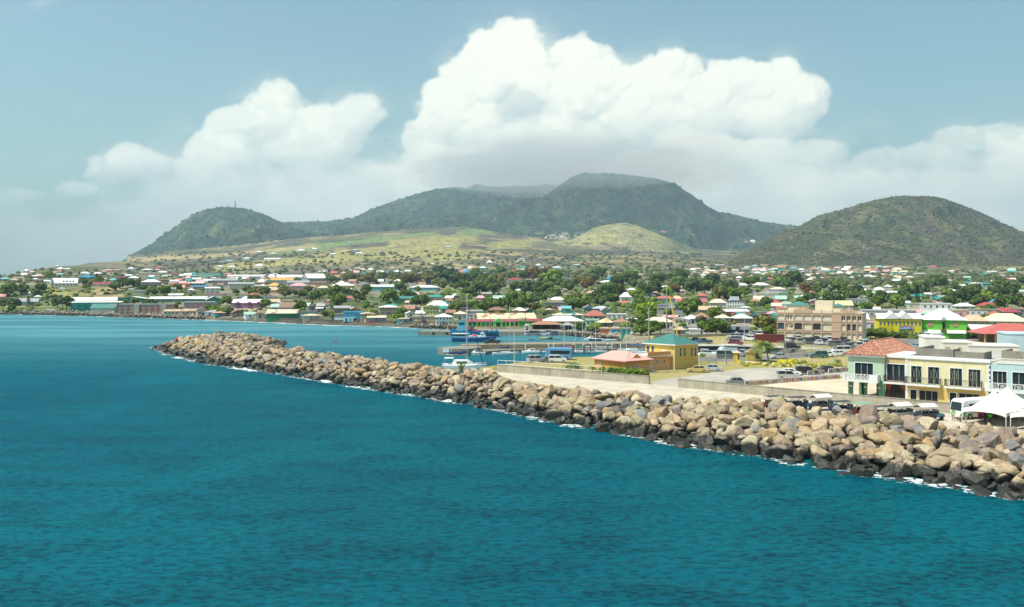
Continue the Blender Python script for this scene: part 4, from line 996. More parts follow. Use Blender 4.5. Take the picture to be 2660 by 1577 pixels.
 for a, c in ups: window(r, a, c, 3.4, 6.1, 0, M_TRIM, 2)
 for a, c in ((23.2, 26.4), (27.2, 31)): window(r, a, c, .2, 2.3, 0, M_TRIM, 1)
 b = MB(); b.box(s(2564), x1, -1.3, -.01, 3.0, 3.3); b.box(s(2564), s(2577), -1.3, -1.17, 3.3, 4.4); b.build('balcony', M_TRIM, r); lattice(r, s(2577)+.05, x1-.5, -1.22, 3.32, 4.4, M_TRIM, 11)
 lattice(r, s(2588), x1-.2, -.02, 7.32, 8.15, M_TRIM, 12)
 b = MB(); b.box(x0, x1, .3, 20, 7.2, 7.3); b.build('roof_deck', M_PROM, r)
 b = MB(); b.box(22.6, 35, 6.0, 6.25, 7.31, 8.9); b.box(22.6, 22.85, 6.25, 12, 7.31, 8.9); b.build('unfinished_parapet', mc, r)
 # white blocks behind
 def blk(name, label, px0, px1, y0, y1, D, col, extra=None):
  X0, X1 = (px0-1330)/F*D, (px1-1330)/F*D; zt, zb = CH-(y0-HZ)*D/F, 3.
  r = empty(name, ((X0+X1)/2, D, 3), FA*.35, label, 'building'); w = (X1-X0)/2
  MB().box(-w, w, 0, 7, 0, zt-3).build('wall', paint(col, .7, .25, .25), r); MB().box(-w-.1, w+.1, -.1, 7.1, zt-2.998, zt-2.8).build('parapet', paint(tuple(min(.8, c*1.05) for c in col), .7), r)
  if extra:
   for (a, c, e0, e1) in extra: xx0, xx1 = (a-1330)/F*D-(X0+X1)/2, (c-1330)/F*D-(X0+X1)/2; window(r, xx0, xx1, CH-(e1-HZ)*D/F-3, CH-(e0-HZ)*D/F-3, -.04, plain((.6, .5, .25), .6), 0)
 blk('plain_white_block', 'tall blank white rooftop block behind the yellow shop house', 2404, 2453, 878, 912, 184, (.72, .70, .64))
 blk('white_house', 'white rendered block with two small framed windows behind bare parapets', 2453, 2522, 891, 916, 182, (.68, .65, .58), [(2459, 2467, 903, 912), (2490, 2494, 903, 911)])
 blk('long_white_block', 'long low white block behind the blue shop house', 2522, 2642, 900, 918, 180, (.70, .67, .60))
 blk('plain_blue_block', 'plain pale blue block below the red roofed pavilion at right edge', 2616, 2690, 869, 912, 186, (.42, .56, .60))
near_building()

# ---------------------------------------------------------------- yellow harbour office, pink roofed store
def poly_building(name, label, pts, z0, z1, wall, roof_pts=None, cat='building'):
 r = empty(name, (pts[0][0], pts[0][1], z0), 0, label, cat); ox, oy = pts[0]
 b = MB(); b.prism([(x-ox, y-oy) for x, y in pts], 0, z1-z0); b.build('wall', wall, r); return r, ox, oy
def face_window(parent, ox, oy, p, q, t, w, z0, z1, frame=M_TRIM, pane=None, name='window', sash=True, off=.03):
 """window on the wall from p to q (plan points), centre at fraction t"""
 p, q = Vector(p), Vector(q); d = (q-p).normalized(); n = Vector((d.y, -d.x)); c = p+(q-p)*t
 if n.dot(-c) < 0: n = -n
 ang = math.atan2(d.y, d.x); o = Vector((c.x-ox, c.y-oy, 0))
 def bx(x0, x1, e, za, zb, b): b.box(x0, x1, -.02, .02, za, zb, 0, ang, (o.x+n.x*e, o.y+n.y*e, 0))
 b = MB(); fw = .09; bx(-w/2-fw, -w/2, off, z0-fw, z1+fw, b); bx(w/2, w/2+fw, off, z0-fw, z1+fw, b); bx(-w/2, w/2, off, z1, z1+fw, b); bx(-w/2, w/2, off, z0-fw, z0, b)
 if sash: bx(-w/2, w/2, off+.003, (z0+z1)/2-.04, (z0+z1)/2+.04, b)
 f = b.build(name, frame, parent); b = MB(); bx(-w/2, w/2, off-.02, z0, z1, b); b.build('pane' if name == 'window' else 'panel', pane or M_GLASS, f)
def hip_roof(parent, corners, z, apex0, apex1, over, mat, th=.22, fascia=None, gx=0):
 """corners in local plan (ccw), ridge from apex0 to apex1 (with z)"""
 c = Vector((sum(p[0] for p in corners)/4, sum(p[1] for p in corners)/4)); ex = []
 for x, y in corners: v = Vector((x, y))-c; ex.append(c+v*(1+over/v.length*1.3))
 V = [(p.x, p.y, z) for p in ex]+[apex0, apex1]
 b = MB(); b.add(V, [(0, 1, 5, 4), (1, 2, 5), (2, 3, 4, 5), (3, 0, 4)]); b.build('roof', mat, parent)
 b = MB(); b.prism([(p.x, p.y) for p in ex], z-th, z-.003); b.build('fascia', fascia or M_TRIM, parent)
 for i, j in ((0, 4), (1, 5), (2, 5), (3, 4)):
  pass
A_, B_, C_ = (36.2, 214.0), (42.2, 218.3), (30.4, 219.6); D_ = (B_[0]+C_[0]-A_[0], B_[1]+C_[1]-A_[1])
ymat = paint((.66, .44, .09), .75, .08, .25)
r, ox, oy = poly_building('harbour_office', 'bright yellow two storey building with green hipped roof beside the marina', [A_, B_, D_, C_], 3, 8.45, ymat)
mid = ((A_[0]+D_[0])/2-ox, (A_[1]+D_[1])/2-oy)
hip_roof(r, [(0, 0), (B_[0]-ox, B_[1]-oy), (D_[0]-ox, D_[1]-oy), (C_[0]-ox, C_[1]-oy)], 5.62, (mid[0]+.3, mid[1]-.4, 7.55), (mid[0]-.7, mid[1]+.9, 7.55), .55, metalroof((.05, .18, .155)), .25)
for t, w, z0, z1 in ((.24, .62, 2.9, 4.75), (.42, .62, 2.9, 4.75), (.72, .62, 2.75, 4.6), (.88, .62, 2.75, 4.6)): face_window(r, ox, oy, A_, B_, t, w*.8, z0, z1, plain((.55, .52, .45), .6))
face_window(r, ox, oy, A_, B_, .10, .35, 3.6, 4.2)
for t, w in ((.90, .62), (.74, .62)): face_window(r, ox, oy, A_, C_, t, w, 3.1, 4.9, plain((.55, .52, .45), .6))
face_window(r, ox, oy, A_, C_, .36, .85, 2.1, 4.2, M_TRIM, plain((.62, .62, .60), .5), 'door', False); face_window(r, ox, oy, A_, C_, .14, .4, 3.3, 4.0)
MB().tube((-.07, -.1, 0), (-.07, -.1, 5.35), .06).build('downpipe', M_TRIM, r)
P_ = [(29.4, 211.6), (35.3, 214.4), (31.6, 219.0), (26.0, 216.0)]; omat = paint((.66, .33, .12), .75, .08, .25)
r, ox, oy = poly_building('office_annex', 'low orange annex with white edged roof terrace between yellow building and pink roof', P_, 3, 6.0, omat)
b = MB(); b.prism([(x-ox+dx, y-oy+dy) for (x, y), (dx, dy) in zip(P_, [(-.3, -.4), (.3, -.3), (.2, .2), (-.3, .2)])], 3.0, 3.22); b.build('roof_slab', M_TRIM, r)
b = MB(); b.prism([(.5, -.1), (5.9, 2.5), (5.7, 2.9), (.35, .3)], 3.222, 4.1); b.build('terrace_parapet', omat, r)
face_window(r, ox, oy, P_[0], P_[1], .17, .85, .1, 2.1, M_TRIM, plain((.55, .54, .52), .5), 'door', False)
for t in (.45, .74): face_window(r, ox, oy, P_[0], P_[1], t, .45, 1.5, 2.2)
b = MB()
for k in range(3): z = 3.5+k*.3; b.tube((-3.2, 1.5, z), (.4, .3, z), .035); b.tube((.4, .3, z), (-2.6, 5.2, z), .035)
for x, y in ((-3.2, 1.5), (-2, 1.1), (-.8, .7), (.4, .3)): b.tube((x, y, 3.2), (x, y, 4.15), .04)
b.build('white_railing', M_TRIM, r)
A2, L2, R2 = (24.0, 204.8), (18.2, 212.0), (30.0, 209.2); Q2 = (L2[0]+R2[0]-A2[0], L2[1]+R2[1]-A2[1])
r, ox, oy = poly_building('pink_roofed_store', 'low orange building under wide salmon pink hipped roof near the wall', [A2, R2, Q2, L2], 3, 5.6, paint((.62, .31, .075), .75, .1, .25))
m2 = ((A2[0]+Q2[0])/2-ox, (A2[1]+Q2[1])/2-oy)
pinkr = paint((.58, .32, .27), .7, .12, .4)
hip_roof(r, [(0, 0), (R2[0]-ox, R2[1]-oy), (Q2[0]-ox, Q2[1]-oy), (L2[0]-ox, L2[1]-oy)], 2.75, (m2[0]+1.3, m2[1]-.6, 4.45), (m2[0]-2.0, m2[1]+1.4, 4.45), .75, pinkr, .22, paint((.50, .20, .17), .7))
gx, gy = (R2[0]+A2[0])/2-ox, (R2[1]+A2[1])/2-oy; n = Vector((.5, -.8)).normalized(); d = Vector((.82, .57)).normalized()
b = MB(); c0 = Vector((gx, gy))+n*(-.3); b.add([(*(c0-d*1.5), 3.05), (*(c0+d*1.5), 3.05), (*c0, 4.05), (*(c0-n*2.4), 4.05)], [(0, 2, 3), (1, 3, 2)]); b.build('gablet', pinkr, r)
b = MB(); c1 = c0-n*.06; b.add([(*(c1-d*1.35), 3.06), (*(c1+d*1.35), 3.06), (*c1, 3.93)], [(0, 1, 2)]); b.build('gablet_panel', omat, r)
face_window(r, ox, oy, A2, L2, .84, .9, 1.3, 1.95, M_TRIM, plain((.45, .38, .30), .5), sash=False)
for t in (.30, .52): face_window(r, ox, oy, A2, R2, t, .42, 1.2, 1.85)

# ---------------------------------------------------------------- big arched tan building
def arched_building():
 D = 312.; X0, X1 = (2018-1330)/F*318, (2240-1330)/F*306; ang = math.atan2(306-318, X1-X0); L = math.hypot(X1-X0, 12)
 r = empty('arched_commercial_building', (X0, 318, 3), ang, 'large three storey tan commercial building with arched bays and scrolled parapets', 'building')
 tan = paint((.49, .33, .225), .8, .10, .15); cream = paint((.68, .57, .42), .8, .08, .15); H = 9.0; depth = 11
 MB().box(0, L, .35, depth, 0, H-.1).build('core', cream, r)
 cols = [0, 2.35, 5.0, 7.6, 10.3, 13.0, 16.0, 18.4, 19.9, 21.4, 22.9, 24.4]; sc = L/24.4; cols = [c*sc for c in cols]
 fl = [(0, 3.0), (3.0, 6.0), (6.0, 8.7)]
 for k, (xa, xb) in enumerate(zip(cols[:-1], cols[1:])):
  if k == 6: continue
  for j, (za, zb) in enumerate(fl):
   w = (xb-xa)*.5-.17; c = (xa+xb)/2; zs = zb-.62-.28; b = MB()
   # arched opening with flat crown
   n = 8; pts = [(c+w*math.cos(math.pi-math.pi*i/n), zs+.32*math.sin(math.pi*i/n)) for i in range(n+1)]
   b.box(xa, c-w, 0, .34, za, zb); b.box(c+w, xb, 0, .34, za, zb)
   for (x_, z_), (x2, z2) in zip(pts[:-1], pts[1:]): b.add([(x_, 0, z_), (x2, 0, z2), (x2, 0, zb), (x_, 0, zb), (x_, .34, z_), (x2, .34, z2)], [(0, 1, 2, 3), (0, 4, 5, 1)])
   b.build('arched_bay', tan, r)
   if j == 2 and k in (0, 2, 3, 4, 5):
    MB().box(c-w+.02, c+w-.02, .36, .40, za+.02, zs+.3).build('loggia', plain((.20, .13, .085), .8), r)
    b = MB(); b.box(c-w, c+w, .05, .12, za+.75, za+.83); b.box(c-w, c+w, .05, .12, za+.02, za+.1)
    x = c-w
    while x < c+w: b.box(x, x+.05, .07, .1, za+.1, za+.75); x += .16
    b.build('balustrade', M_TRIM, r)
    MB().box(c-.28, c+.28, .401, .44, za+.3, za+1.9).build('doorway', M_DARK, r)
   elif j == 2:
    for dx in (-.32*w, .36*w) if k == 1 else (-.4*w, .4*w):
     b = MB(); hw = .2; b.add([(c+dx-hw, .345, za+.6), (c+dx+hw, .345, za+.6), (c+dx+hw, .345, za+1.45), (c+dx+hw*.7, .345, za+1.65), (c+dx, .345, za+1.75), (c+dx-hw*.7, .345, za+1.65), (c+dx-hw, .345, za+1.45)], [(0, 1, 2, 3, 4, 5, 6)])
     b.build('arched_window', M_GLASS, r)
   elif j == 1 and k in (0, 2, 4, 8, 9):
    f = MB().box(c-w+.18, c+w-.18, .30, .345, za+.35, zs+.12).build('window_grid', plain((.03, .07, .12) if k == 0 else (.025, .03, .035), .15), r); b = MB()
    for i in range(1, 6): x = c-w+.18+(2*w-.36)*i/6; b.box(x-.02, x+.02, .27, .299, za+.35, zs+.12)
    for i in range(1, 4): z = za+.35+(zs-.23-za)*i/4; b.box(c-w+.18, c+w-.18, .265, .295, z-.02, z+.02)
    b.build('glazing_bars', plain((.10, .10, .10), .5), f)
   elif j == 1 and k == 1:
    for dx, hw in ((-.7, .15), (.15, .17), (.75, .28)): MB().box(c+dx-hw, c+dx+hw, .30, .345, za+.9, za+1.5).build('window', M_DARK, r)
   elif j == 0 and k == 2:
    for dx in (-.5, .0, .6): MB().box(c+dx-.2, c+dx+.2, .30, .345, 0, 1.3).build('door', plain((.14, .06, .035), .6), r)
    MB().box(c-1.0, c+1.0, -.9, .0, 1.95, 2.15).build('entrance_sign', plain((.10, .09, .08), .5), r)
   elif j == 0 and k in (4, 5): MB().box(c-.45, c+.45, .30, .345, 0, 1.25).build('door', M_DARK if k == 4 else plain((.6, .62, .65), .5), r)
 MB().box(cols[6], cols[7], 0, .34, 0, H).build('arched_bay', tan, r)
 b = MB()
 for za in (2.9, 5.9, 8.6): b.box(-.06, L+.06, -.08, .0, za, za+.16)
 b.build('string_course', tan, r)
 b = MB(); b.box(0, L, 0, .3, 8.76, 9.6); b.build('parapet', cream, r)
 for xc, w in (((cols[2]+cols[4])/2, (cols[4]-cols[2])/2), ((cols[8]+cols[9])/2, 1.9)):
  b = MB(); n = 18; V = []
  for i in range(n+1):
   t = -1+2*i/n; z = 9.7+.95*math.exp(-(t/.36)**2)+(.0 if abs(t) > .9 else .25)
   V.append((xc+t*w, z))
  for (xa, za), (xb, zb) in zip(V[:-1], V[1:]): b.add([(xa, -.1, 8.75), (xb, -.1, 8.75), (xb, -.1, zb), (xa, -.1, za), (xa, .3, 8.75), (xb, .3, 8.75), (xb, .3, zb), (xa, .3, za)], [(0, 1, 2, 3), (7, 6, 5, 4), (3, 2, 6, 7)])
  b.build('scrolled_gable', tan, r); MB().tube((xc, -.16, 9.75), (xc, -.1, 9.75), .22, n=14).build('roundel', M_TRIM, r)
 for k in range(len(cols)-1): MB().box(cols[k]-.14, cols[k]+.14, -.05, .34, 8.76, 9.9 if k in (0, 1, 5, 6, 7) else 9.5).build('pier', tan, r)
 def pav(x0, x1, y0, y1, z1, zr, lab):
  MB().box(x0, x1, y0, y1, 8.9, z1).build('rooftop_room', cream, r); cx, cy = (x0+x1)/2, (y0+y1)/2; d = max(0, (x1-x0)/2-(y1-y0)/2)
  b = MB(); o = .35; b.add([(x0-o, y0-o, z1), (x1+o, y0-o, z1), (x1+o, y1+o, z1), (x0-o, y1+o, z1), (cx-d, cy, zr), (cx+d, cy, zr)], [(0, 1, 5, 4), (1, 2, 5), (2, 3, 4, 5), (3, 0, 4)]); b.build('rooftop_roof', metalroof((.06, .20, .17)), r)
 pav(cols[1]+.6, cols[3]+.6, 2.5, 7.5, 11.1, 12.3, ''); pav(cols[6]+.1, cols[7]+.3, .4, 4, 11.1, 12.0, '')
 MB().box(cols[4]+.3, cols[6]-.4, 4, 9, 8.9, 12.6).build('rooftop_tank_house', cream, r)
arched_building()
# ---------------------------------------------------------------- signs, fences, booths, posts
def text_on(parent, name, txt, loc, rot, size, mat, ext=.015):
 cu = bpy.data.curves.new(name, 'FONT'); cu.body = txt; cu.size = size; cu.extrude = ext; cu.align_x = 'CENTER'; cu.align_y = 'CENTER'; cu.offset = .01
 o = bpy.data.objects.new(name, cu); C.objects.link(o); dg = bpy.context.evaluated_depsgraph_get(); me = bpy.data.meshes.new_from_object(o.evaluated_get(dg)); bpy.data.objects.remove(o)
 me.materials.clear(); me.materials.append(mat); return link(name, me, parent, loc, rot)
def painted_fence(p, q, label, n):
 a, b_ = G(*p), G(*q); d = (b_-a); L = d.length; r = empty('painted_fence', a, math.atan2(d.y, d.x), label, 'fence', 'painted fences of the paved yard')
 cols = [(.55,.17,.20),(.0,.26,.33),(.66,.36,.07),(.28,.19,.42),(.52,.50,.47),(.62,.28,.30)]; w = L/n; b = MB()
 b.box(0, L, -.09, .09, .84, .96); b.box(0, L, -.09, .09, 0, .12)
 for i in range(n+1): b.box(i*w-.05, i*w+.05, -.08, .08, .12, .84)
 b.build('white_frame', plain((.66, .63, .60), .7), r)
 for i in range(n):
  c = cols[(i*7+i//3) % 6]; m = plain(c, .7); x0, x1 = i*w+.05, (i+1)*w-.05; b = MB(); xm = (x0+x1)/2
  b.add([(x0, -.03, .1), (x0+.3*w, -.03, .1), (xm, -.03, .34), (x1-.3*w, -.03, .1), (x1, -.03, .1), (x1, -.03, .78), (x1-.3*w, -.03, .78), (xm, -.03, .54), (x0+.3*w, -.03, .78), (x0, -.03, .78)], [tuple(range(10))]); b.build('panel', m, r)
painted_fence((1935, 1002), (2181, 983), 'lower painted fence with coloured panels behind the promenade wall', 34)
painted_fence((2098, 975.5), (2141, 972.5), 'short upper painted fence before the black car', 8)
painted_fence((2152, 970), (2204, 964), 'upper right painted fence running to the mint corner house', 10)
def chain_fence(pts, h, label, step=3.2, rust=False):
 P = [G(*p) for p in pts]; r = empty('chain_link_fence', P[0], 0, label, 'fence'); o = P[0]
 m, T = new_mat('chain_mesh'); ge = T.n('ShaderNodeNewGeometry').outputs['Position']; x, y, z = T.sep(ge)
 u = T.m('ADD', T.m('MULTIPLY', x, .8), y); a = T.m('ABSOLUTE', T.m('SINE', T.m('MULTIPLY', T.m('ADD', u, z), 22.))); c = T.m('ABSOLUTE', T.m('SINE', T.m('MULTIPLY', T.m('SUBTRACT', u, z), 22.)))
 al = T.m('MAXIMUM', T.m('LESS_THAN', a, .17), T.m('LESS_THAN', c, .17)); finish(m, T, (.25, .25, .24), .5, .4, alpha=al)
 b = MB(); pb = []
 for a_, c_ in zip(P[:-1], P[1:]):
  a_, c_ = a_-o, c_-o; b.add([a_, c_, c_+Vector((0, 0, h)), a_+Vector((0, 0, h))], [(0, 1, 2, 3)]); n = max(1, round((c_-a_).length/step))
  for i in range(n): pb.append(a_+(c_-a_)*i/n)
 pb.append(P[-1]-o); b.build('mesh_panel', m, r); pm = MB().tube((0, 0, 0), (0, 0, h+.1), .05, n=6).mesh('post', plain((.20, .19, .18), .6))
 for q in pb: link('post', pm, r, q)
 b = MB()
 for a_, c_ in zip(P[:-1], P[1:]): b.tube(a_-o+Vector((0, 0, h)), c_-o+Vector((0, 0, h)), .03, n=5)
 b.build('top_rail', plain((.25, .25, .24), .5), r)
chain_fence([(1622, 972), (1700, 971), (1760, 966), (1861, 953)], 1.7, 'rusty chain link fence in front of the orange and yellow buildings')
chain_fence([(2000, 932), (2090, 924), (2160, 917), (2235, 911), (2300, 903)], 1.5, 'chain link fence along the dry grass behind the parked green four wheel drive')
chain_fence([(2020, 897), (2140, 901), (2260, 910)], 1.3, 'low wire fence between the lane and the packed car park')
def rail_white(pts, z0, h, label, step=2.2):
 P = [Vector(p) for p in pts]; r = empty('white_railing', P[0], 0, label, 'railing'); o = P[0]; b = MB(); posts = []
 for a_, c_ in zip(P[:-1], P[1:]):
  for k in (h, h*.5): b.tube(a_-o+Vector((0, 0, k)), c_-o+Vector((0, 0, k)), .05, n=6)
  n = max(1, round((c_-a_).length/step))
  for i in range(n+1): posts.append(a_-o+(c_-a_)*i/n)
 b.build('rail', M_TRIM, r); pm = MB().tube((0, 0, 0), (0, 0, h), .055, n=6).mesh('post', M_TRIM)
 for q in posts: link('post', pm, r, q)
rail_white([(-3.2, 214.5, 3.3), (4.5, 209.8, 3.3), (12.2, 203.6, 3.3), (18.6, 199.4, 3.3)], 3, 1.75, 'white two bar railing behind the shorter promenade wall')
rail_white([(33, 252.6, 3), (46, 254, 3), (60, 256.5, 3)], 3, 1.0, 'white quay railing behind the yellow building')
def booth(px, py, label, w, h, col, hipc, wins=True):
 p = G(px, py); r = empty('guard_booth', p, R(-14), label, 'booth'); MB().box(-w/2, w/2, 0, w, 0, h).build('wall', paint(col, .7, .08), r)
 b = MB(); o = .25; b.add([(-w/2-o, -o, h), (w/2+o, -o, h), (w/2+o, w+o, h), (-w/2-o, w+o, h), (0, w/2, h+w*.32)], [(0, 1, 4), (1, 2, 4), (2, 3, 4), (3, 0, 4), (3, 2, 1, 0)]); b.build('roof', paint(hipc, .8, .2), r)
 MB().box(w*.12, w*.38, -.03, .0, h*.32, h*.85).build('window', M_GLASS, r); MB().box(-w*.42, -w*.2, -.03, .0, h*.02, h*.8).build('door', paint(tuple(c*.8 for c in col)), r)
 MB().box(w/2, w/2+.03, w*.3, w*.6, h*.4, h*.8).build('side_window', M_GLASS, r)
booth(1914, 942, 'narrow yellow guard booth with pink cap by the gate', 1.6, 2.35, (.66, .50, .07), (.6, .38, .3))
booth(1958, 938, 'low yellow kiosk with brown hipped roof left of the coconut palm', 3.9, 2.1, (.50, .40, .12), (.34, .22, .13))
def post(name, label, cat, x, y, z, h, r=.07, lamp=None, base=None, group=None, mat=None):
 e = empty(name, (x, y, z), 0, label, cat, group); MB().tube((0, 0, 0), (0, 0, h), r, r*.6, 8).build('pole', mat or plain((.36, .36, .34), .5), e)
 if base: MB().box(-base, base, -base, base, 0, .15).build('plinth', M_CONC, e); MB().tube((0, 0, .151), (0, 0, 1.5), .28, n=10).build('footing', M_CONC, e)
 if lamp == 'arm': b = MB(); b.tube((0, 0, h), (-1.2, -.2, h+.35), .05); b.build('arm', plain((.4, .4, .4), .5), e); MB().box(-1.7, -1.1, -.3, -.1, h+.28, h+.4).build('lamp_head', plain((.6, .6, .58), .4), e)
 if lamp == 'twin':
  MB().tube((-.7, 0, h), (.7, 0, h), .05).build('crossarm', plain((.4, .4, .4), .5), e)
  for s in (-.7, .7): MB().tube((s, 0, h-.05), (s, 0, h+.25), .18, .12, 8).build('lamp_head', plain((.65, .65, .62), .4), e)
 if lamp == 'globe': MB().tube((0, 0, h), (0, 0, h+.3), .16, .16, 8).build('lamp_head', plain((.75, .75, .72), .4), e)
 return e
p = G(1885, 948); post('floodlight_mast', 'grey twin floodlight mast on square plinth beside the gold and silver sedans', 'lamp post', p.x, p.y, 3, 5.6, .09, 'twin', 1.0)
p = G(2041, 940); post('lamp_post', 'tall grey pole with flared pinkish foot on the dry grass', 'pole', p.x, p.y, 3, 7.0, .08, None)
p = G(2161, 893); post('street_lamp', 'street lamp with curved arm among the packed cars', 'street lamp', p.x, p.y, 3, 4.6, .07, 'arm')
p = G(2393, 890); post('street_lamp', 'street lamp before the lime green building', 'street lamp', p.x, p.y, 3, 4.6, .07, 'arm')
p = G(2543, 905); post('street_lamp', 'street lamp beside the dark shrub left of the red roofed pavilion', 'street lamp', p.x, p.y, 3, 4.8, .07, 'arm')
for i, (x, y) in enumerate([(2001, 955), (2024, 957), (2117, 949), (2125, 957), (2147, 955)]):
 p = G(x, y); q = MB().tube((0, 0, 0), (0, 0, .85), .09, n=8).build('bollard', M_TRIM, None, loc=p); tag(q, ['leftmost white bollard by the footpath', 'second white bollard by the footpath', 'white bollard nearest the yellow shrubs', 'white bollard in front of the yellow shrubs', 'rightmost white bollard behind the black car'][i], 'bollard', 'white bollards by the footpath')
def container(px, py, deg, col, label, L=12, sc=1.):
 p = G(px, py); r = empty('shipping_container', p, R(deg), label, 'container'); b = MB(); b.box(-L/2, L/2, 0, 2.3, 0, 2.5*sc)
 n = int(L/.45)
 for i in range(n): x = -L/2+.2+i*.45; b.box(x, x+.2, -.05, 0, .15, 2.35*sc)
 b.build('body', paint(col, .7, .25, .3), r); b = MB(); b.box(-L/2-.02, L/2+.02, -.07, 0, 2.38*sc, 2.52*sc); b.box(-L/2-.02, L/2+.02, -.07, 0, 0, .14); b.build('rails', paint(tuple(c*1.3 for c in col)), r)
 for s in (.12, 1.2): MB().box(L/2, L/2+.05, s, s+1.0, .1, 2.4*sc).build('door', paint(tuple(c*.9 for c in col)), r)
container(2000, 890, -3, (.16, .035, .03), 'long rust red container behind the coconut palm', 8.9)
container(2236, 886, 0, (.62, .63, .63), 'pale grey container shed at the right end of the packed lot', 2.6)
container(2437, 887, 0, (.5, .52, .55), 'white box trailer with red mark behind the tall white rooftop block', 3.4)
# bicycle by the wall end
def bicycle():
 p = G(1286, 965); r = empty('bicycle', p, R(5), 'dark bicycle leaning by the left end of the shorter wall', 'bicycle')
 for x in (-.52, .52):
  b = MB()
  for k in range(16): a, c = 2*math.pi*k/16, 2*math.pi*(k+1)/16; b.tube((x+.33*math.cos(a), 0, .34+.33*math.sin(a)), (x+.33*math.cos(c), 0, .34+.33*math.sin(c)), .025, n=5)
  b.build('wheel', M_IRON, r)
 b = MB()
 for a, c in (((-.52, 0, .34), (-.1, 0, .85)), ((-.1, 0, .85), (.38, 0, .85)), ((.38, 0, .85), (0, 0, .34)), ((0, 0, .34), (-.1, 0, .85)), ((.52, 0, .34), (.36, 0, 1.0)), ((-.52, 0, .34), (0, 0, .34))): b.tube(a, c, .025, n=5)
 b.build('frame', plain((.05, .12, .16), .4), r); MB().tube((.36, -.28, 1.02), (.36, .28, 1.02), .02, n=5).build('handlebar', M_IRON, r); MB().box(-.22, .05, -.07, .07, .9, .96).build('saddle', M_TYRE, r)
bicycle()
# red roofed open pavilion at right, blue and other big blocks just behind
def pavilion():
 D = 262.; X = lambda px: (px-1330)/F*D; Z = lambda y: CH-(y-HZ)*D/F-3
 r = empty('red_roofed_pavilion', (X(2610), D, 3), 0, 'open upper hall under large red hipped roof at the right edge', 'building')
 x0, x1 = X(2560)-X(2610), X(2720)-X(2610); MB().box(x0-1.5, x1, -1, 10, 0, Z(891)).build('lower_wall', paint((.56, .42, .27), .8), r)
 for i in range(7): xx = x0+(x1-x0)*i/6; MB().box(xx-.2, xx+.2, 0, .4, Z(891), Z(868)).build('column', paint((.45, .30, .18), .8), r)
 MB().box(x0+1, x1, 6, 6.2, Z(891), Z(868)).build('back_wall', paint((.35, .25, .16), .8), r)
 b = MB(); o = .9; z = Z(867); b.add([(x0-o, -o, z), (x1+o, -o, z), (x1+o, 10, z), (x0-o, 10, z), (x0+6.0, 4.6, Z(842)), (x1-5, 4.6, Z(842))], [(0, 1, 5, 4), (1, 2, 5), (2, 3, 4, 5), (3, 0, 4), (3, 2, 1, 0)]); b.build('roof', metalroof((.47, .12, .10)), r)
pavilion()
# ---------------------------------------------------------------- boats
M_WH = plain((.76, .77, .76), .3); M_MAST = plain((.62, .64, .65), .35); M_SPAR = plain((.30, .31, .32), .4)
def hull_mesh(L, B, Hh, bow=.5, stern=.85, sheer=.25, draft=.35, n=12):
 secs = []
 for i in range(n+1):
  t = i/n; x = -L/2+L*t
  w = B/2*min(1, (stern+(1-stern)*min(1, t/.35)))*(1-max(0, (t-.5)/.5)**2.2)**.9 if t < 1 else .02
  w = max(w, .03); zt = Hh*(1+sheer*(max(0, t-.4)/.6)**2+.08*(max(0, .3-t)/.3)); over = L*.05*max(0, (t-.8)/.2)
  pts = [(x+over, w, zt), (x+over*.6, w*.95, zt*.45), (x, w*.72, -.02), (x, w*.25, -draft), (x, -w*.25, -draft), (x, -w*.72, -.02), (x+over*.6, -w*.95, zt*.45), (x+over, -w, zt)]
  secs.append(pts)
 return MB().sections(secs)
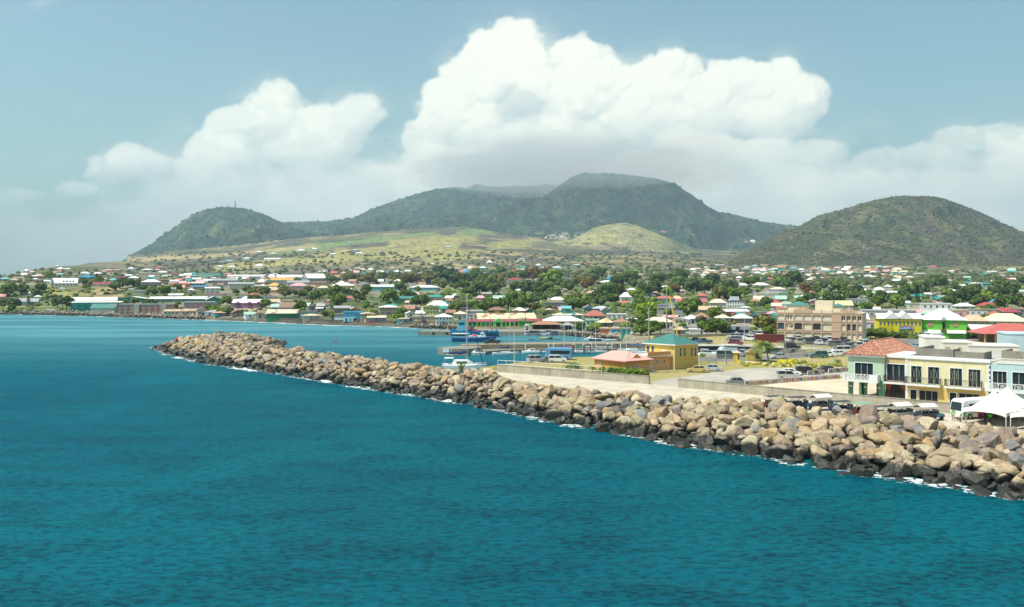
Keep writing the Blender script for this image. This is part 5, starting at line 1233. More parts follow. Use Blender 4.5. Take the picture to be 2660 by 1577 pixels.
def sailboat(px, D, deg, L, label, mast, hull=(.76,.77,.76), stripe=None, cover=(.02,.03,.08), cabin=True, boomz=1.9, bimini=None, group='sailing boats along the jetty', mx=.1, rake=None):
 r = empty('sailing_boat', ((px-1330)/F*D, D, 0), R(deg), label, 'sailing boat', group); B = L*.31; Hh = L*.105
 hull_mesh(L, B, Hh).build('hull', plain(hull, .3), r, smooth=False)
 if stripe: hull_mesh(L*1.004, B*1.012, Hh*.30, draft=-Hh*.0).build('stripe', plain(stripe, .4), r).location.z = Hh*.62
 b = MB(); b.sections([[(x, -w, Hh*1.02), (x, -w*.85, Hh*1.02+h), (x, w*.85, Hh*1.02+h), (x, w, Hh*1.02)] for x, w, h in ((-L*.22, B*.3, .34), (L*.1, B*.3, .36), (L*.25, B*.14, .1))]); c = b.build('cabin', M_WH, r)
 for s in (-1, 1): MB().box(-L*.18, L*.08, s*B*.285-.02, s*B*.285+.02, Hh*1.02+.12, Hh*1.02+.24).build('cabin_window', M_GLASS, c)
 MB().tube((L*mx, 0, Hh), (L*mx, 0, mast), .085, .07, 8).build('mast', M_MAST, r)
 b = MB(); b.tube((L*mx, 0, Hh+boomz*.62), (-L*.36, 0, Hh+boomz*.62), .06); b.build('boom', M_MAST, r)
 b = MB(); n = 9
 b.sections([[(L*mx-.05-(L*(mx+.34))*t, .17*s*math.cos(a), Hh+boomz*.62+.16+.20*math.sin(a)*s+(.5*(1-t/.14) if t < .14 else 0)*(math.sin(a) > .5)) for a in [k*math.pi/3 for k in range(6)]] for t, s in [(0, 1.2), (.08, 1.25), (.2, 1.1), (.5, .95), (.8, .8), (1, .4)]]); b.build('sail_cover', plain(cover, .8), r)
 if bimini: b = MB(); b.sections([[(x, -B*.38, Hh+1.35), (x, 0, Hh+1.55), (x, B*.38, Hh+1.35), (x, B*.38, Hh+1.3), (x, -B*.38, Hh+1.3)] for x in (-L*.42, -L*.2)]); b.build('bimini', plain(bimini, .8), r)
 b = MB(); f = .018
 b.tube((L*.5, 0, Hh*1.2), (L*mx, 0, mast), .022, n=4); b.tube((-L*.48, 0, Hh), (L*mx, 0, mast), f, n=4)
 for s in (-1, 1): b.tube((L*mx-.2, s*B*.45, Hh), (L*mx, 0, mast*.97), f, n=4); b.tube((L*mx, 0, mast*.55), (L*mx, s*.7, mast*.56), .025, n=4)
 b.build('rigging', M_SPAR, r)
 b = MB()
 for i in range(7):
  t = -.46+.92*i/6; w = B/2*(1-max(0, t)**2.2*3.6)*.9
  for s in (-1, 1): b.tube((L*t, s*max(.1, w), Hh), (L*t, s*max(.1, w), Hh+.6), .018, n=4)
 b.build('stanchions', M_MAST, r)
 return r
sailboat(1313, 288.5, 6, 7.8, 'white sloop with navy sail cover, leftmost along the jetty', 14.8, cover=(.015,.03,.07), bimini=(.05,.12,.2), boomz=2.2, mx=.16)
sailboat(1459, 293, 184, 7.6, 'ketch with blue striped hull and bright blue sail cover', 14.4, stripe=(.05,.12,.35), cover=(.02,.09,.40), bimini=(.3,.05,.06), boomz=2.0, mx=-.1)
sailboat(1500, 294.5, 186, 6.2, 'sloop with emerald green sail cover at the jetty', 12.4, hull=(.62,.65,.6), cover=(.0,.25,.16), bimini=(.0,.25,.2))
sailboat(1523, 296, 187, 6.0, 'sloop with white sail cover between the green and pale blue ones', 13.5, cover=(.62,.64,.64), stripe=(.1,.2,.35), mx=.2)
sailboat(1556, 297, 188, 5.2, 'small white sloop with pale blue sail cover beside a wooden pile', 10.4, cover=(.35,.5,.52), mx=.2)
sailboat(1640, 300, 186, 8.2, 'long white sloop with navy cover half behind the yellow building', 12.8, cover=(.03,.07,.18), bimini=(.03,.1,.25), mx=.18)
sailboat(1940, 284, 170, 7.5, 'sailing boat with red trimmed awning behind the coconut palm', 14.2, cover=(.02,.05,.2), bimini=(.6,.55,.5))
# catamaran in front
def catamaran():
 D = 244.; r = empty('catamaran', ((1204-1330)/F*D, D, 0), R(4), 'large white catamaran with navy boom cover just behind the boulders', 'catamaran'); L = 10.8
 for s in (-1, 1): h = hull_mesh(L, 1.5, 1.35, draft=.3).build('hull', M_WH, r); h.location.y = s*2.2
 b = MB(); b.box(-4.6, 3.2, -2.3, 2.3, .95, 1.45); b.build('bridge_deck', M_WH, r)
 b = MB(); b.sections([[(x, -w, 1.45), (x, -w*.85, 1.45+h), (x, w*.85, 1.45+h), (x, w, 1.45)] for x, w, h in ((-2.9, 2.0, .3), (-2.4, 2.1, 1.1), (1.2, 2.0, 1.1), (2.9, 1.3, .12))]); c = b.build('cabin', M_WH, r)
 b = MB(); b.add([(1.25, -1.72, 2.45), (2.75, -1.2, 1.68), (2.75, 1.2, 1.68), (1.25, 1.72, 2.45)], [(0, 1, 2, 3)]); b.build('windscreen', M_GLASS, c)
 for s in (-1, 1): b = MB(); b.add([(-1.8, s*2.03, 1.85), (1.0, s*1.97, 1.85), (.8, s*1.86, 2.3), (-1.7, s*1.92, 2.3)], [(0, 1, 2, 3)]); b.build('cabin_window', M_GLASS, c)
 b = MB(); b.box(-4.8, -2.5, -1.6, 1.6, 3.0, 3.1); b.build('hard_top', M_WH, r); b = MB()
 for x in (-4.7, -2.6):
  for y in (-1.5, 1.5): b.tube((x, y, 1.4), (x, y, 3.0), .035)
 b.build('top_posts', M_MAST, r)
 MB().tube((.9, 0, 1.4), (.9, 0, 18.8), .13, .1, 10).build('mast', plain((.42, .45, .48), .35), r); MB().tube((.9, 0, 4.0), (-4.4, 0, 4.0), .09).build('boom', M_MAST, r)
 b = MB(); b.sections([[(.8-5.0*t, .26*s*math.cos(a), 4.3+.34*math.sin(a)*s+(.4*(1-t/.25) if t < .25 else 0)) for a in [k*math.pi/4 for k in range(8)]] for t, s in [(0, 1.1), (.1, 1.4), (.3, 1.25), (.6, 1.), (.85, .8), (1, .35)]]); b.build('sail_cover', plain((.012, .025, .10), .8), r)
 MB().tube((4.9, 0, 1.5), (1.05, 0, 16.8), .10, .08, 7).build('furled_genoa', plain((.02, .04, .14), .7), r)
 b = MB()
 for s in (-1, 1): b.tube((.3, s*2.3, 1.3), (.9, 0, 15.8), .025, n=4); b.tube((.9, 0, 10), (.9, s*.9, 10.1), .035, n=5)
 b.tube((4.6, -2.1, 1.4), (4.6, 2.1, 1.4), .07); b.build('rigging', M_SPAR, r)
catamaran()
def motor(px, D, deg, L, label, hull=(.76,.77,.76), stripe=None, cab=True, kind='motor_boat', roof=None, group=None, cat='motor boat', hb=.13):
 r = empty(kind, ((px-1330)/F*D, D, 0), R(deg), label, cat, group); B = L*.34; Hh = L*hb
 hull_mesh(L, B, Hh, stern=.95, sheer=.2).build('hull', plain(hull, .3), r)
 if stripe: hull_mesh(L*1.004, B*1.014, Hh*.22, stern=.95, draft=0).build('stripe', plain(stripe, .4), r).location.z = Hh*.62
 MB().sections([[(x, -w, Hh), (x, w, Hh), (x, w*.9, Hh+h), (x, -w*.9, Hh+h)] for x, w, h in ((-L*.44, B*.36, .06), (L*.1, B*.38, .09), (L*.34, B*.2, .12))]).build('deck', plain((.6, .6, .58), .5), r)
 if cab:
  b = MB(); b.sections([[(x, -w, Hh+.05), (x, -w*.8, Hh+h), (x, w*.8, Hh+h), (x, w, Hh+.05)] for x, w, h in ((-L*.2, B*.3, .7), (L*.08, B*.32, .75), (L*.3, B*.2, .15))]); c = b.build('cabin', M_WH, r)
  b = MB(); b.add([(L*.09, -B*.24, Hh+.72), (L*.26, -B*.19, Hh+.3), (L*.26, B*.19, Hh+.3), (L*.09, B*.24, Hh+.72)], [(0, 1, 2, 3)]); b.build('windscreen', M_GLASS, c)
  for s in (-1, 1): b = MB(); b.add([(-L*.17, s*B*.295, Hh+.25), (L*.07, s*B*.31, Hh+.25), (L*.06, s*B*.27, Hh+.6), (-L*.16, s*B*.26, Hh+.6)], [(0, 1, 2, 3)]); b.build('cabin_window', M_GLASS, c)
 if roof:
  b = MB(); b.box(-L*.25, L*.1, -B*.35, B*.35, Hh+1.5, Hh+1.58); b.build('canopy', plain(roof, .6), r); b = MB()
  for x in (-L*.23, L*.08):
   for y in (-B*.32, B*.32): b.tube((x, y, Hh), (x, y, Hh+1.5), .03, n=5)
  b.build('canopy_posts', M_MAST, r)
 MB().box(-L/2-.35, -L/2+.05, -.2, .2, .0, Hh+.35).build('outboard', plain((.05, .05, .055), .4), r)
 return r
motor(1380, 295.5, 183, 5.6, 'white cabin cruiser between leftmost sloop and blue striped ketch')
motor(1417, 297, 176, 3.6, 'open grey dinghy beside the blue striped ketch', (.55, .52, .48), cab=False)
motor(1238, 288, 186, 5.4, 'small white boat with red stripe and red awning at jetty head', stripe=(.45, .03, .04), roof=(.42, .02, .03), hb=.17)
motor(1418, 363, 185, 4.2, 'yellow open boat alone on the inner harbour', (.62, .50, .04), cab=False)
motor(1535, 357, 170, 4.6, 'white speedboat with navy side near the rock revetment', stripe=(.02, .04, .12))
motor(1551, 352, 178, 5.6, 'low navy hulled speedboat near the rock revetment', (.02, .035, .09), cab=False)
motor(1584, 349, 172, 5.5, 'pale blue grey flat boat close under the revetment', (.35, .48, .52), cab=False)
motor(1573, 303.6, 183, 3.4, 'white upturned looking dinghy lying along the jetty berth', cab=False).location.z = .95
motor(1826, 281, 165, 6.5, 'white cruiser just right of the yellow building', roof=(.7, .7, .68))
motor(1927, 274, 188, 6.5, 'white boat with covered stern right of the large motor yacht')
motor(1975, 276, 185, 5.5, 'white boat with awning beyond the brown kiosk roof', roof=(.6, .6, .56))
motor(2005, 273, 180, 5., 'white launch beside the palm trunk', roof=(.2, .3, .4)); motor(2045, 270, 184, 4.6, 'small white launch at the end of the basin')
def big_yacht():
 D = 271.; r = empty('motor_yacht', ((1876-1330)/F*D, D, 0), R(186), 'large white motor yacht with dark wraparound windows behind the minivan', 'motor yacht'); L = 10.5; B = 3.4
 hull_mesh(L, B, 1.9, stern=.95, sheer=.25).build('hull', M_WH, r)
 b = MB(); b.sections([[(x, -w, 1.9), (x, -w*.9, 1.9+h), (x, w*.9, 1.9+h), (x, w, 1.9)] for x, w, h in ((-4.2, 1.3, 1.1), (1.0, 1.4, 1.2), (3.2, .9, .15))]); c = b.build('saloon', M_WH, r)
 for s in (-1, 1): b = MB(); b.add([(-2.4, s*1.36, 2.15), (1.8, s*1.3, 2.1), (1.0, s*1.29, 2.85), (-2.2, s*1.27, 2.85)], [(0, 1, 2, 3)]); b.build('saloon_window', plain((.01, .02, .06), .1), c)
 b = MB(); b.add([(1.05, -1.2, 3.08), (3.05, -.85, 2.12), (3.05, .85, 2.12), (1.05, 1.2, 3.08)], [(0, 1, 2, 3)]); b.build('windscreen', plain((.01, .02, .05), .1), c)
 b = MB(); b.box(-4.2, -.2, -1.35, 1.35, 4.4, 4.52); b.build('hard_top', M_WH, r)
 b = MB(); b.sections([[(x, -w, 3.1), (x, -w, 3.1+h), (x, w, 3.1+h), (x, w, 3.1)] for x, w, h in ((-3.9, 1.2, .5), (.2, 1.2, .7), (.9, .9, .1))]); b.build('flybridge', M_WH, r)
 b = MB()
 for x in (-4.0, -2.2, -.4):
  for y in (-1.2, 1.2): b.tube((x, y, 3.1), (x, y, 4.4), .05, n=5)
 b.build('top_posts', M_WH, r)
big_yacht()
def ferry():
 D = 349.; r = empty('ferry', ((1229-1330)/F*D, D, 0), 0, 'blue and white passenger ferry with orange life raft before the blue ship', 'ferry'); L = 15.3; B = 3.8
 hull_mesh(L, B, 1.45, stern=.97, sheer=.35).build('hull', plain((.012, .10, .30), .35), r)
 b = MB(); b.box(-7.4, -1.9, -1.6, 1.6, 1.47, 1.75); b.build('aft_bulwark', plain((.30, .55, .62), .5), r)
 b = MB(); b.box(-7.3, -2.0, -1.5, 1.5, 1.8, 2.75); c = b.build('aft_cabin', plain((.20, .42, .5), .5), r)
 for i in range(6): MB().box(-7.1+i*.85, -6.5+i*.85, -1.53, -1.505, 2.0, 2.6).build('cabin_window', M_DARK, c)
 MB().box(-7.55, -1.8, -1.7, 1.7, 2.752, 2.95).build('aft_roof', M_WH, r)
 b = MB(); b.box(-1.9, 3.0, -1.45, 1.45, 1.47, 2.1); b.build('mid_cabin', M_WH, r)
 for i in range(6): MB().box(-1.0+i*.5, -.7+i*.5, -1.475, -1.455, 1.6, 1.9).build('porthole', M_DARK, r)
 b = MB(); b.sections([[(x, -w, 1.6), (x, -w*.9, 1.6+h), (x, w*.9, 1.6+h), (x, w, 1.6)] for x, w, h in ((2.6, 1.3, 1.5), (4.0, 1.3, 1.5), (4.9, 1.1, .2))]); c = b.build('wheelhouse', plain((.55, .72, .76), .5), r)
 b = MB(); b.add([(4.08, -1.0, 3.0), (4.75, -.95, 2.1), (4.75, .95, 2.1), (4.08, 1.0, 3.0)], [(0, 1, 2, 3)]); b.build('windscreen', M_DARK, c)
 for i in range(2): MB().box(2.8+i*.55, 3.2+i*.55, -1.27, -1.24, 2.4, 2.85).build('side_window', M_DARK, c)
 b = MB(); b.tube((3.3, 0, 3.1), (3.3, 0, 4.1), .06); b.tube((2.9, 0, 3.7), (3.7, 0, 3.7), .04); b.build('radar_mast', M_WH, r)
 b = MB(); b.tube((-.4, -.9, 2.35), (1.4, -.9, 2.35), .27, n=10); b.build('life_raft', plain((.62, .12, .07), .5), r)
 MB().tube((-1.6, 0, 2.1), (-1.6, 0, 3.0), .35, .3, 10).build('funnel', plain((.4, .6, .65), .5), r)
ferry()
def ship():
 D = 378.; r = empty('cargo_ship', ((1235-1330)/F*D, D, 0), R(180), 'bright blue coastal cargo ship berthed at the far quay', 'ship'); L = 18.4; B = 4.6
 h = hull_mesh(L, B, 2.0, stern=.92, sheer=.45, n=16).build('hull', plain((.0, .15, .33), .4), r)
 hull_mesh(L*1.003, B*1.01, .35, stern=.92, sheer=0, draft=.3, n=16).build('boot_stripe', plain((.22, .03, .035), .5), r)
 MB().box(3.3, 7.0, -1.7, 1.7, 2.1, 3.9).build('deck_house', plain((.16, .42, .55), .5), r)
 c = MB().box(4.2, 6.6, -1.5, 1.5, 3.91, 5.6).build('bridge', plain((.05, .36, .55), .5), r); MB().box(4.0, 6.8, -1.65, 1.65, 5.602, 5.85).build('bridge_roof', plain((.02, .30, .48), .5), c)
 for i in range(4): MB().box(4.4+i*.52, 4.8+i*.52, 1.51, 1.53, 4.6, 5.3).build('bridge_window', M_DARK, c)
 b = MB(); b.tube((4.6, 0, 5.8), (4.6, 0, 8.2), .12); b.tube((4.0, 0, 6.9), (5.2, 0, 6.9), .08); b.tube((4.2, 0, 7.4), (5.0, 0, 7.4), .15); b.build('mast', plain((.02, .30, .48), .5), r)
 MB().box(.9, 2.9, -1.2, 1.2, 2.0, 4.0).build('engine_casing', plain((.02, .10, .15), .5), r)
 MB().box(-.9, 1.0, -1.3, 1.3, 2.05, 2.9).build('orange_hatch', plain((.55, .12, .07), .5), r)
 b = MB()
 for k in range(12): a, c2 = 2*math.pi*k/12, 2*math.pi*(k+1)/12; b.tube((2.6+.85*math.cos(a), 1.6, 3.3+.4*math.sin(a)), (2.6+.85*math.cos(c2), 1.6, 3.3+.4*math.sin(c2)), .15, n=6)
 b.build('life_ring_boat', plain((.6, .12, .07), .5), r)
 for x in (-6.4, -8.2): MB().tube((x, 0, 1.9), (x, 0, 2.9), .35, .28, 10).build('winch', plain((.02, .24, .36), .5), r)
 for i in range(7): MB().tube((-8.6+i*.75, 2.2, 1.1), (-8.6+i*.75, 2.38, 1.1), .28, n=10).build('tyre_fender', M_TYRE, r)
 MB().box(-5, -1.2, -1.5, 1.5, 1.9, 2.35).build('hatch_cover', plain((.12, .10, .09), .7), r)
ship()
# mooring piles with white caps
for i, (x, y, hh) in enumerate([(1489, 921, 3.0), (1517, 920, 2.9), (1534, 918, 3.0), (1579, 919, 2.9), (1604, 913, 2.6), (1630, 913, 2.7), (1657, 913, 2.9), (1851, 912, 2.0), (2014, 913, 1.6)]):
 D = CH*F/(y-HZ); e = empty('mooring_pile', ((x-1330)/F*D, D, -1), 0, ['leftmost mooring pile, off the green covered sloop', 'mooring pile right of the green covered sloop', 'mooring pile by the stern of the pale covered sloop', 'mooring pile right of the smallest sloop', 'mooring pile left of the long sloop bow', 'mooring pile in front of the long sloop', 'mooring pile nearest the yellow building', 'mooring pile by the large yacht', 'mooring pile right of the palm'][i], 'pile', 'mooring piles off the jetty')
 MB().tube((0, 0, 0), (0, 0, hh+1), .22, .2, 8).build('shaft', paint((.10, .085, .07), .9), e); MB().tube((0, 0, hh+1), (0, 0, hh+1.3), .24, .1, 8).build('cap', M_WH, e)
for i, (x, z) in enumerate([(1365, 0), (1425, 0), (1438, 0), (1537, 0), (1590, 0), (1612, 0), (1858, 0)]):
 D = 301.5; e = empty('power_pedestal', ((x-1330)/F*D, D, .9), 0, ['pedestal behind the white cabin cruiser', 'pedestal left of the blue striped ketch', 'pedestal at the ketch bow', 'pedestal behind the pale covered sloop', 'pedestal right of the jetty dinghy', 'pedestal left of the long sloop', 'pedestal behind the large yacht'][i], 'pedestal', 'white power pedestals on the berth')
 MB().tube((0, 0, 0), (0, 0, 1.3), .14, .14, 8).build('column', M_WH, e); MB().tube((0, 0, 1.3), (0, 0, 1.7), .2, .14, 8).build('head', M_WH, e)
# jetty sign, channel marks, tyres, poles
e = empty('jetty_sign', (-21.0, 290.0, .9), math.atan2(-5.4, 4.8), 'white notice board fixed to the concrete jetty head', 'sign'); MB().box(.5, 3.3, -.12, -.03, .0, 1.05).build('board', plain((.55, .66, .72), .5), e)
b = MB()
for k in range(3):
 for i in range(9 if k < 2 else 6): b.box(.75+i*.27+(.3 if k == 2 else 0), .92+i*.27+(.3 if k == 2 else 0), -.135, -.121, .72-k*.27, .88-k*.27)
b.build('lettering', plain((.12, .22, .34), .5), e)
for i, (x, y, lab) in enumerate([(459, 883, 'small red mark on the boulders at breakwater tip'), (872, 888, 'red channel buoy on the bay right of the breakwater head')]):
 D = (CH-(4. if i == 0 else 0))*F/(y-HZ); e = empty('channel_mark', ((x-1330)/F*D, D, 4. if i == 0 else 0), 0, lab, 'buoy'); MB().tube((0, 0, -.3), (0, 0, .25), .5, .5, 10).build('float', plain((.45, .03, .04), .5), e); MB().tube((0, 0, .25), (0, 0, 1.1), .3, .05, 8).build('topmark', plain((.55, .03, .05), .5), e)
D = 386.; post('pole', 'thin pole standing on the tip of the far pier', 'pole', (1095-1330)/F*D, 387.5, 1.5, 12.3, .10)
D = 208.; post('lamp_post', 'white pole rising behind the railing near the wall end', 'pole', (1336-1330)/F*225, 225, 3, 7.6, .09, None, mat=M_MAST)
for i, (px, y0, D, h) in enumerate([(1686, 893, 300, 7.4), (1732, 880, 305, 17.)]):
 post('timber_mast', ['short thick timber pole rising behind the green hipped roof', 'tall thick timber pole rising behind the green hipped roof'][i], 'pole', (px-1330)/F*D, D, 2.5, [11.5, 17.6][i], .28, None, mat=plain((.36, .33, .28), .8))
q = MB().tube(((1740-1330)/F*300, 300, 17.5), ((1762-1330)/F*296, 296, 4), .16, .16, 6).build('yellow_stay', plain((.75, .42, .02), .5)); tag(q, 'bright yellow guy guard slanting beside the tall timber pole', 'stay')
for i, x in enumerate((1142, 1150, 1157, 1178, 1186)): pass
for i, (px, y) in enumerate([(1125, 866), (1160, 868), (1376, 870), (1394, 870)]):
 e = MB().tube((0, -.14, 0), (0, .14, 0), .55, n=14).build('tyre_fender', M_TYRE, None, loc=((px-1330)/F*382.4, 382.3 if px > 1200 else 383.6, .75)); tag(e, ['tyre fender near the far pier tip', 'tyre fender on the pier left of the blue ship', 'left tyre of the pair on the far quay', 'right tyre of the pair on the far quay'][i], 'tyre', 'tyre fenders on the far quay')
# birds are specks in the photograph: one gull over the valley between the clouds
b = MB(); b.add([(-.9, 0, .25), (-.35, .1, .3), (0, .05, 0), (.35, .1, .3), (.9, 0, .22), (.3, -.18, .2), (0, -.3, -.03), (-.3, -.18, .2)], [(0, 1, 7), (1, 2, 6, 7), (2, 3, 5, 6), (3, 4, 5)]); o = b.build('seabird', plain((.06, .06, .06), .8)); sm_ = o.modifiers.new('thick', 'SOLIDIFY'); sm_.thickness = .06
D = 420.; o.location = ((1004-1330)/F*D, D, CH+(HZ-363)/F*D); tag(o, 'dark seabird gliding between the two cumulus clouds', 'bird')
# ---------------------------------------------------------------- the town
PAL = {'white': (.72,.71,.68), 'off-white': (.60,.58,.53), 'cream': (.62,.54,.40), 'yellow': (.62,.50,.16), 'ochre': (.48,.34,.14), 'peach': (.56,.37,.26), 'pink': (.60,.33,.34), 'coral': (.42,.13,.11), 'red': (.42,.07,.06), 'dark red': (.24,.06,.06),
 'rusty': (.36,.19,.12), 'brown': (.24,.15,.10), 'tan': (.52,.38,.25), 'grey': (.33,.33,.33), 'dark grey': (.10,.10,.11), 'stone': (.20,.18,.16), 'teal': (.03,.25,.215), 'pale teal': (.25,.48,.44), 'turquoise': (.15,.42,.42), 'mint': (.34,.52,.40), 'green': (.12,.38,.14), 'dark green': (.03,.14,.07), 'bright green': (.12,.52,.12),
 'lime green': (.14,.48,.05), 'emerald': (.0,.22,.12), 'blue': (.02,.26,.46), 'navy': (.015,.06,.18), 'pale blue': (.42,.54,.62), 'magenta': (.50,.17,.36), 'lilac': (.52,.48,.56), 'olive yellow': (.42,.41,.07), 'orange': (.60,.33,.10), 'salmon': (.55,.29,.22), 'lemon': (.70,.66,.30), 'vivid yellow': (.66,.56,.02), 'black': (.03,.03,.04), 'vivid teal': (.0,.42,.36), 'sea green': (.06,.20,.17), 'pale buff': (.68,.57,.36), 'brick': (.40,.245,.16), 'maroon': (.28,.06,.075), 'terracotta': (.42,.12,.07)}
LM = {}
BFOOT = []
WINM = {}
def win_mesh(kind):
 if kind not in WINM:
  b = MB(); b.box(-.5, .5, -.10, 0, -.5, .5, 1); b.box(-.40, .40, -.13, -.101, -.42, .42, 0); b.box(-.03, .03, -.15, -.131, -.42, .42, 1)
  WINM[kind] = b.mesh('window', [M_DARK if kind != 's' else plain((.12, .20, .26), .3), M_TRIM])
 return WINM[kind]
DOORM = {}
def door_mesh(c):
 if c not in DOORM: DOORM[c] = MB().box(-.5, .5, -.09, 0, 0, 1).mesh('door', plain(PAL[c], .6))
 return DOORM[c]
def roof_on(r, kind, x0, x1, y0, y1, z, h, col, rust, rot=0, over=.45, name='roof'):
 m = metalroof(PAL[col], rust); o = over; b = MB(); X0, X1, Y0, Y1 = x0-o, x1+o, y0-o, y1+o; cx, cy = (x0+x1)/2, (y0+y1)/2
 if kind == 'h':
  w, d = (X1-X0)/2, (Y1-Y0)/2; k = max(0, w-d*1.0); j = max(0, d-w)
  b.add([(X0, Y0, z), (X1, Y0, z), (X1, Y1, z), (X0, Y1, z), (cx-k, cy-j, z+h), (cx+k, cy-j if k == 0 and j else cy, z+h) if k else (cx, cy-j, z+h), (cx, cy+j, z+h)], ([(0, 1, 5, 4), (1, 2, 5), (2, 3, 4, 5), (3, 0, 4)] if k else [(0, 1, 4), (1, 2, 6, 4), (2, 3, 6), (3, 0, 4, 6)])+[(3, 2, 1, 0)])
 elif kind in ('g', 'x'):
  if kind == 'g': P = [(X0, Y0), (X1, Y0), (X1, Y1), (X0, Y1)]; rid = [(X0, cy), (X1, cy)]; b.add([(*P[0], z), (*P[1], z), (*rid[1], z+h), (*rid[0], z+h), (*P[2], z), (*P[3], z)], [(0, 1, 2, 3), (3, 2, 4, 5), (5, 4, 1, 0)])
  else: b.add([(X0, Y0, z), (X0, Y1, z), (cx, Y1, z+h), (cx, Y0, z+h), (X1, Y1, z), (X1, Y0, z)], [(0, 3, 2, 1), (3, 5, 4, 2), (0, 1, 4, 5)])
 elif kind == 's': b.add([(X0, Y0, z), (X1, Y0, z), (X1, Y1, z+h), (X0, Y1, z+h), (X0, Y0, z-.12), (X1, Y0, z-.12), (X1, Y1, z+h-.12), (X0, Y1, z+h-.12)], [(0, 1, 2, 3), (7, 6, 5, 4), (0, 4, 5, 1), (1, 5, 6, 2), (2, 6, 7, 3), (3, 7, 4, 0)])
 else: b.box(x0-.15, x1+.15, y0-.15, y1+.15, z-.35, z+max(.25, h*.5))
 return b.build(name, m, r)
NH = [0]
def house(x, y, w, h, rh, wall, roof, kind='h', label=None, rot=None, name=None, win=None, depth=None, extra=None, short=None, rust=0., doors=0, dmax=5600, loc=None, posts=False, zone=None):
 """a building at picture column x and base row y; w wall width, h wall height, rh roof height, all in picture pixels"""
 p = loc or on_land(x, y, 300., dmax); D = p.y; k = D/F; W = w*k; Hh = max(2.2, h*k+.25); RH = max(.35, rh*k); rng = random.Random(int(x*7+y*13))
 if rot is None: rot = rng.choice([-14, -8, 4, 8, 14, -4])
 ca = abs(math.cos(R(rot))); sa = abs(math.sin(R(rot)))
 dp = depth*k if depth else min(max(6., W*.62), 16.)
 if sa > .05 and not depth: W = max(W*.6, (W-dp*sa*.8)/ca) if W > 8 else W
 view = math.atan2(p.x, p.y)
 r = empty(name or ('house' if W < 22 else 'building'), (p.x, p.y, p.z-.15), R(rot)-view*.6, label, 'house' if (W < 22 and not name) else 'building')
 if not rust and (roof != 'white' or W < 13) and rng.random() < .4: rust = rng.choice([.15, .3, .45])
 wm = paint(PAL[wall], .8, .18, .3); x0, x1, y0, y1 = -W/2, W/2, 0, dp
 zb = -2.5
 if posts:
  n = max(3, int(W/3)); b = MB()
  for i in range(n+1):
   for yy in (y0+.2, y1-.2): b.box(x0+(x1-x0-.2)*i/n, x0+(x1-x0-.2)*i/n+.2, yy-.1, yy+.1, zb, Hh)
  b.build('posts', wm, r); MB().box(x0+.3, x1-.3, y1-.6, y1-.35, zb, Hh-.3).build('back_wall', paint((.12, .09, .07), .8), r)
 else:
  b = MB(); b.box(x0, x1, y0, y1, zb, Hh)
  if kind == 'g': cy = (y0+y1)/2; b.add([(x0, y0, Hh), (x0, y1, Hh), (x0, cy, Hh+RH*.93)], [(0, 1, 2)]); b.add([(x1, y0, Hh), (x1, y1, Hh), (x1, cy, Hh+RH*.93)], [(0, 1, 2)])
  if kind == 'x': cx = 0; b.add([(x0, y0, Hh), (x1, y0, Hh), (cx, y0, Hh+RH*.93)], [(0, 1, 2)]); b.add([(x0, y1, Hh), (x1, y1, Hh), (cx, y1, Hh+RH*.93)], [(0, 1, 2)])
  if kind == 's': b.add([(x0, y1, Hh), (x1, y1, Hh), (x1, y1, Hh+RH), (x0, y1, Hh+RH), (x0, y0, Hh), (x1, y0, Hh)], [(0, 1, 2, 3), (0, 3, 4), (1, 5, 2)])
  b.build('wall', wm, r)
 roof_on(r, kind, x0, x1, y0, y1, Hh+.02, RH, roof, rust, over=.12 if kind == 'f' else (.45 if kind != 'h' else .55))
 if D < 1250 and not posts and win != 0:
  st = max(1, round(Hh/2.9)) if win is None else win[0]; n = max(1, min(14, int(W/2.6))) if win is None else win[1]; sh = Hh/st
  if st*n > 60: n = 60//st
  wmh = win_mesh('b' if rng.random() < .7 else 's')
  ww = min(1.15, W/n*.5); hh = min(1.35, sh*.48)
  for i in range(st):
   for j in range(n):
    if rng.random() < .12 and win is None: continue
    if i == 0 and doors and j % max(2, n//doors) == 1: continue
    o = link('window', wmh, r, (x0+(j+.5)*W/n, y0, i*sh+sh*.58), None, (ww, .8, hh))
  m = max(1, int(dp/4)); side = -1 if (R(rot)-view*.6) < -.0 else 1
  for i in range(st):
   for j in range(m if D < 700 else 0):
    for sd in ((1,) if R(rot) > 0 else (-1,)): link('window', wmh, r, (x1 if sd > 0 else x0, y0+(j+.5)*dp/m, i*sh+sh*.58), (0, 0, sd*math.pi/2), (ww, .8, hh))
  if doors or (D < 600 and W < 20):
   nd = doors or 1
   for j in range(nd): link('door', door_mesh(rng.choice(['dark red', 'brown', 'white', 'navy'])), r, (x0+(j*2+1.5)*W/(nd*2+1), y0, .1), None, (1.0, .9, min(2.1, sh*.8)))
 BFOOT.append((p.x, p.y+dp/2, max(W, dp)/2*.9)); NH[0] += 1
 if short: LM[short] = (x, y, p.y)
 if extra: extra(r, W, Hh, dp, RH, k)
 return r
Hs = house
WN = 'white'
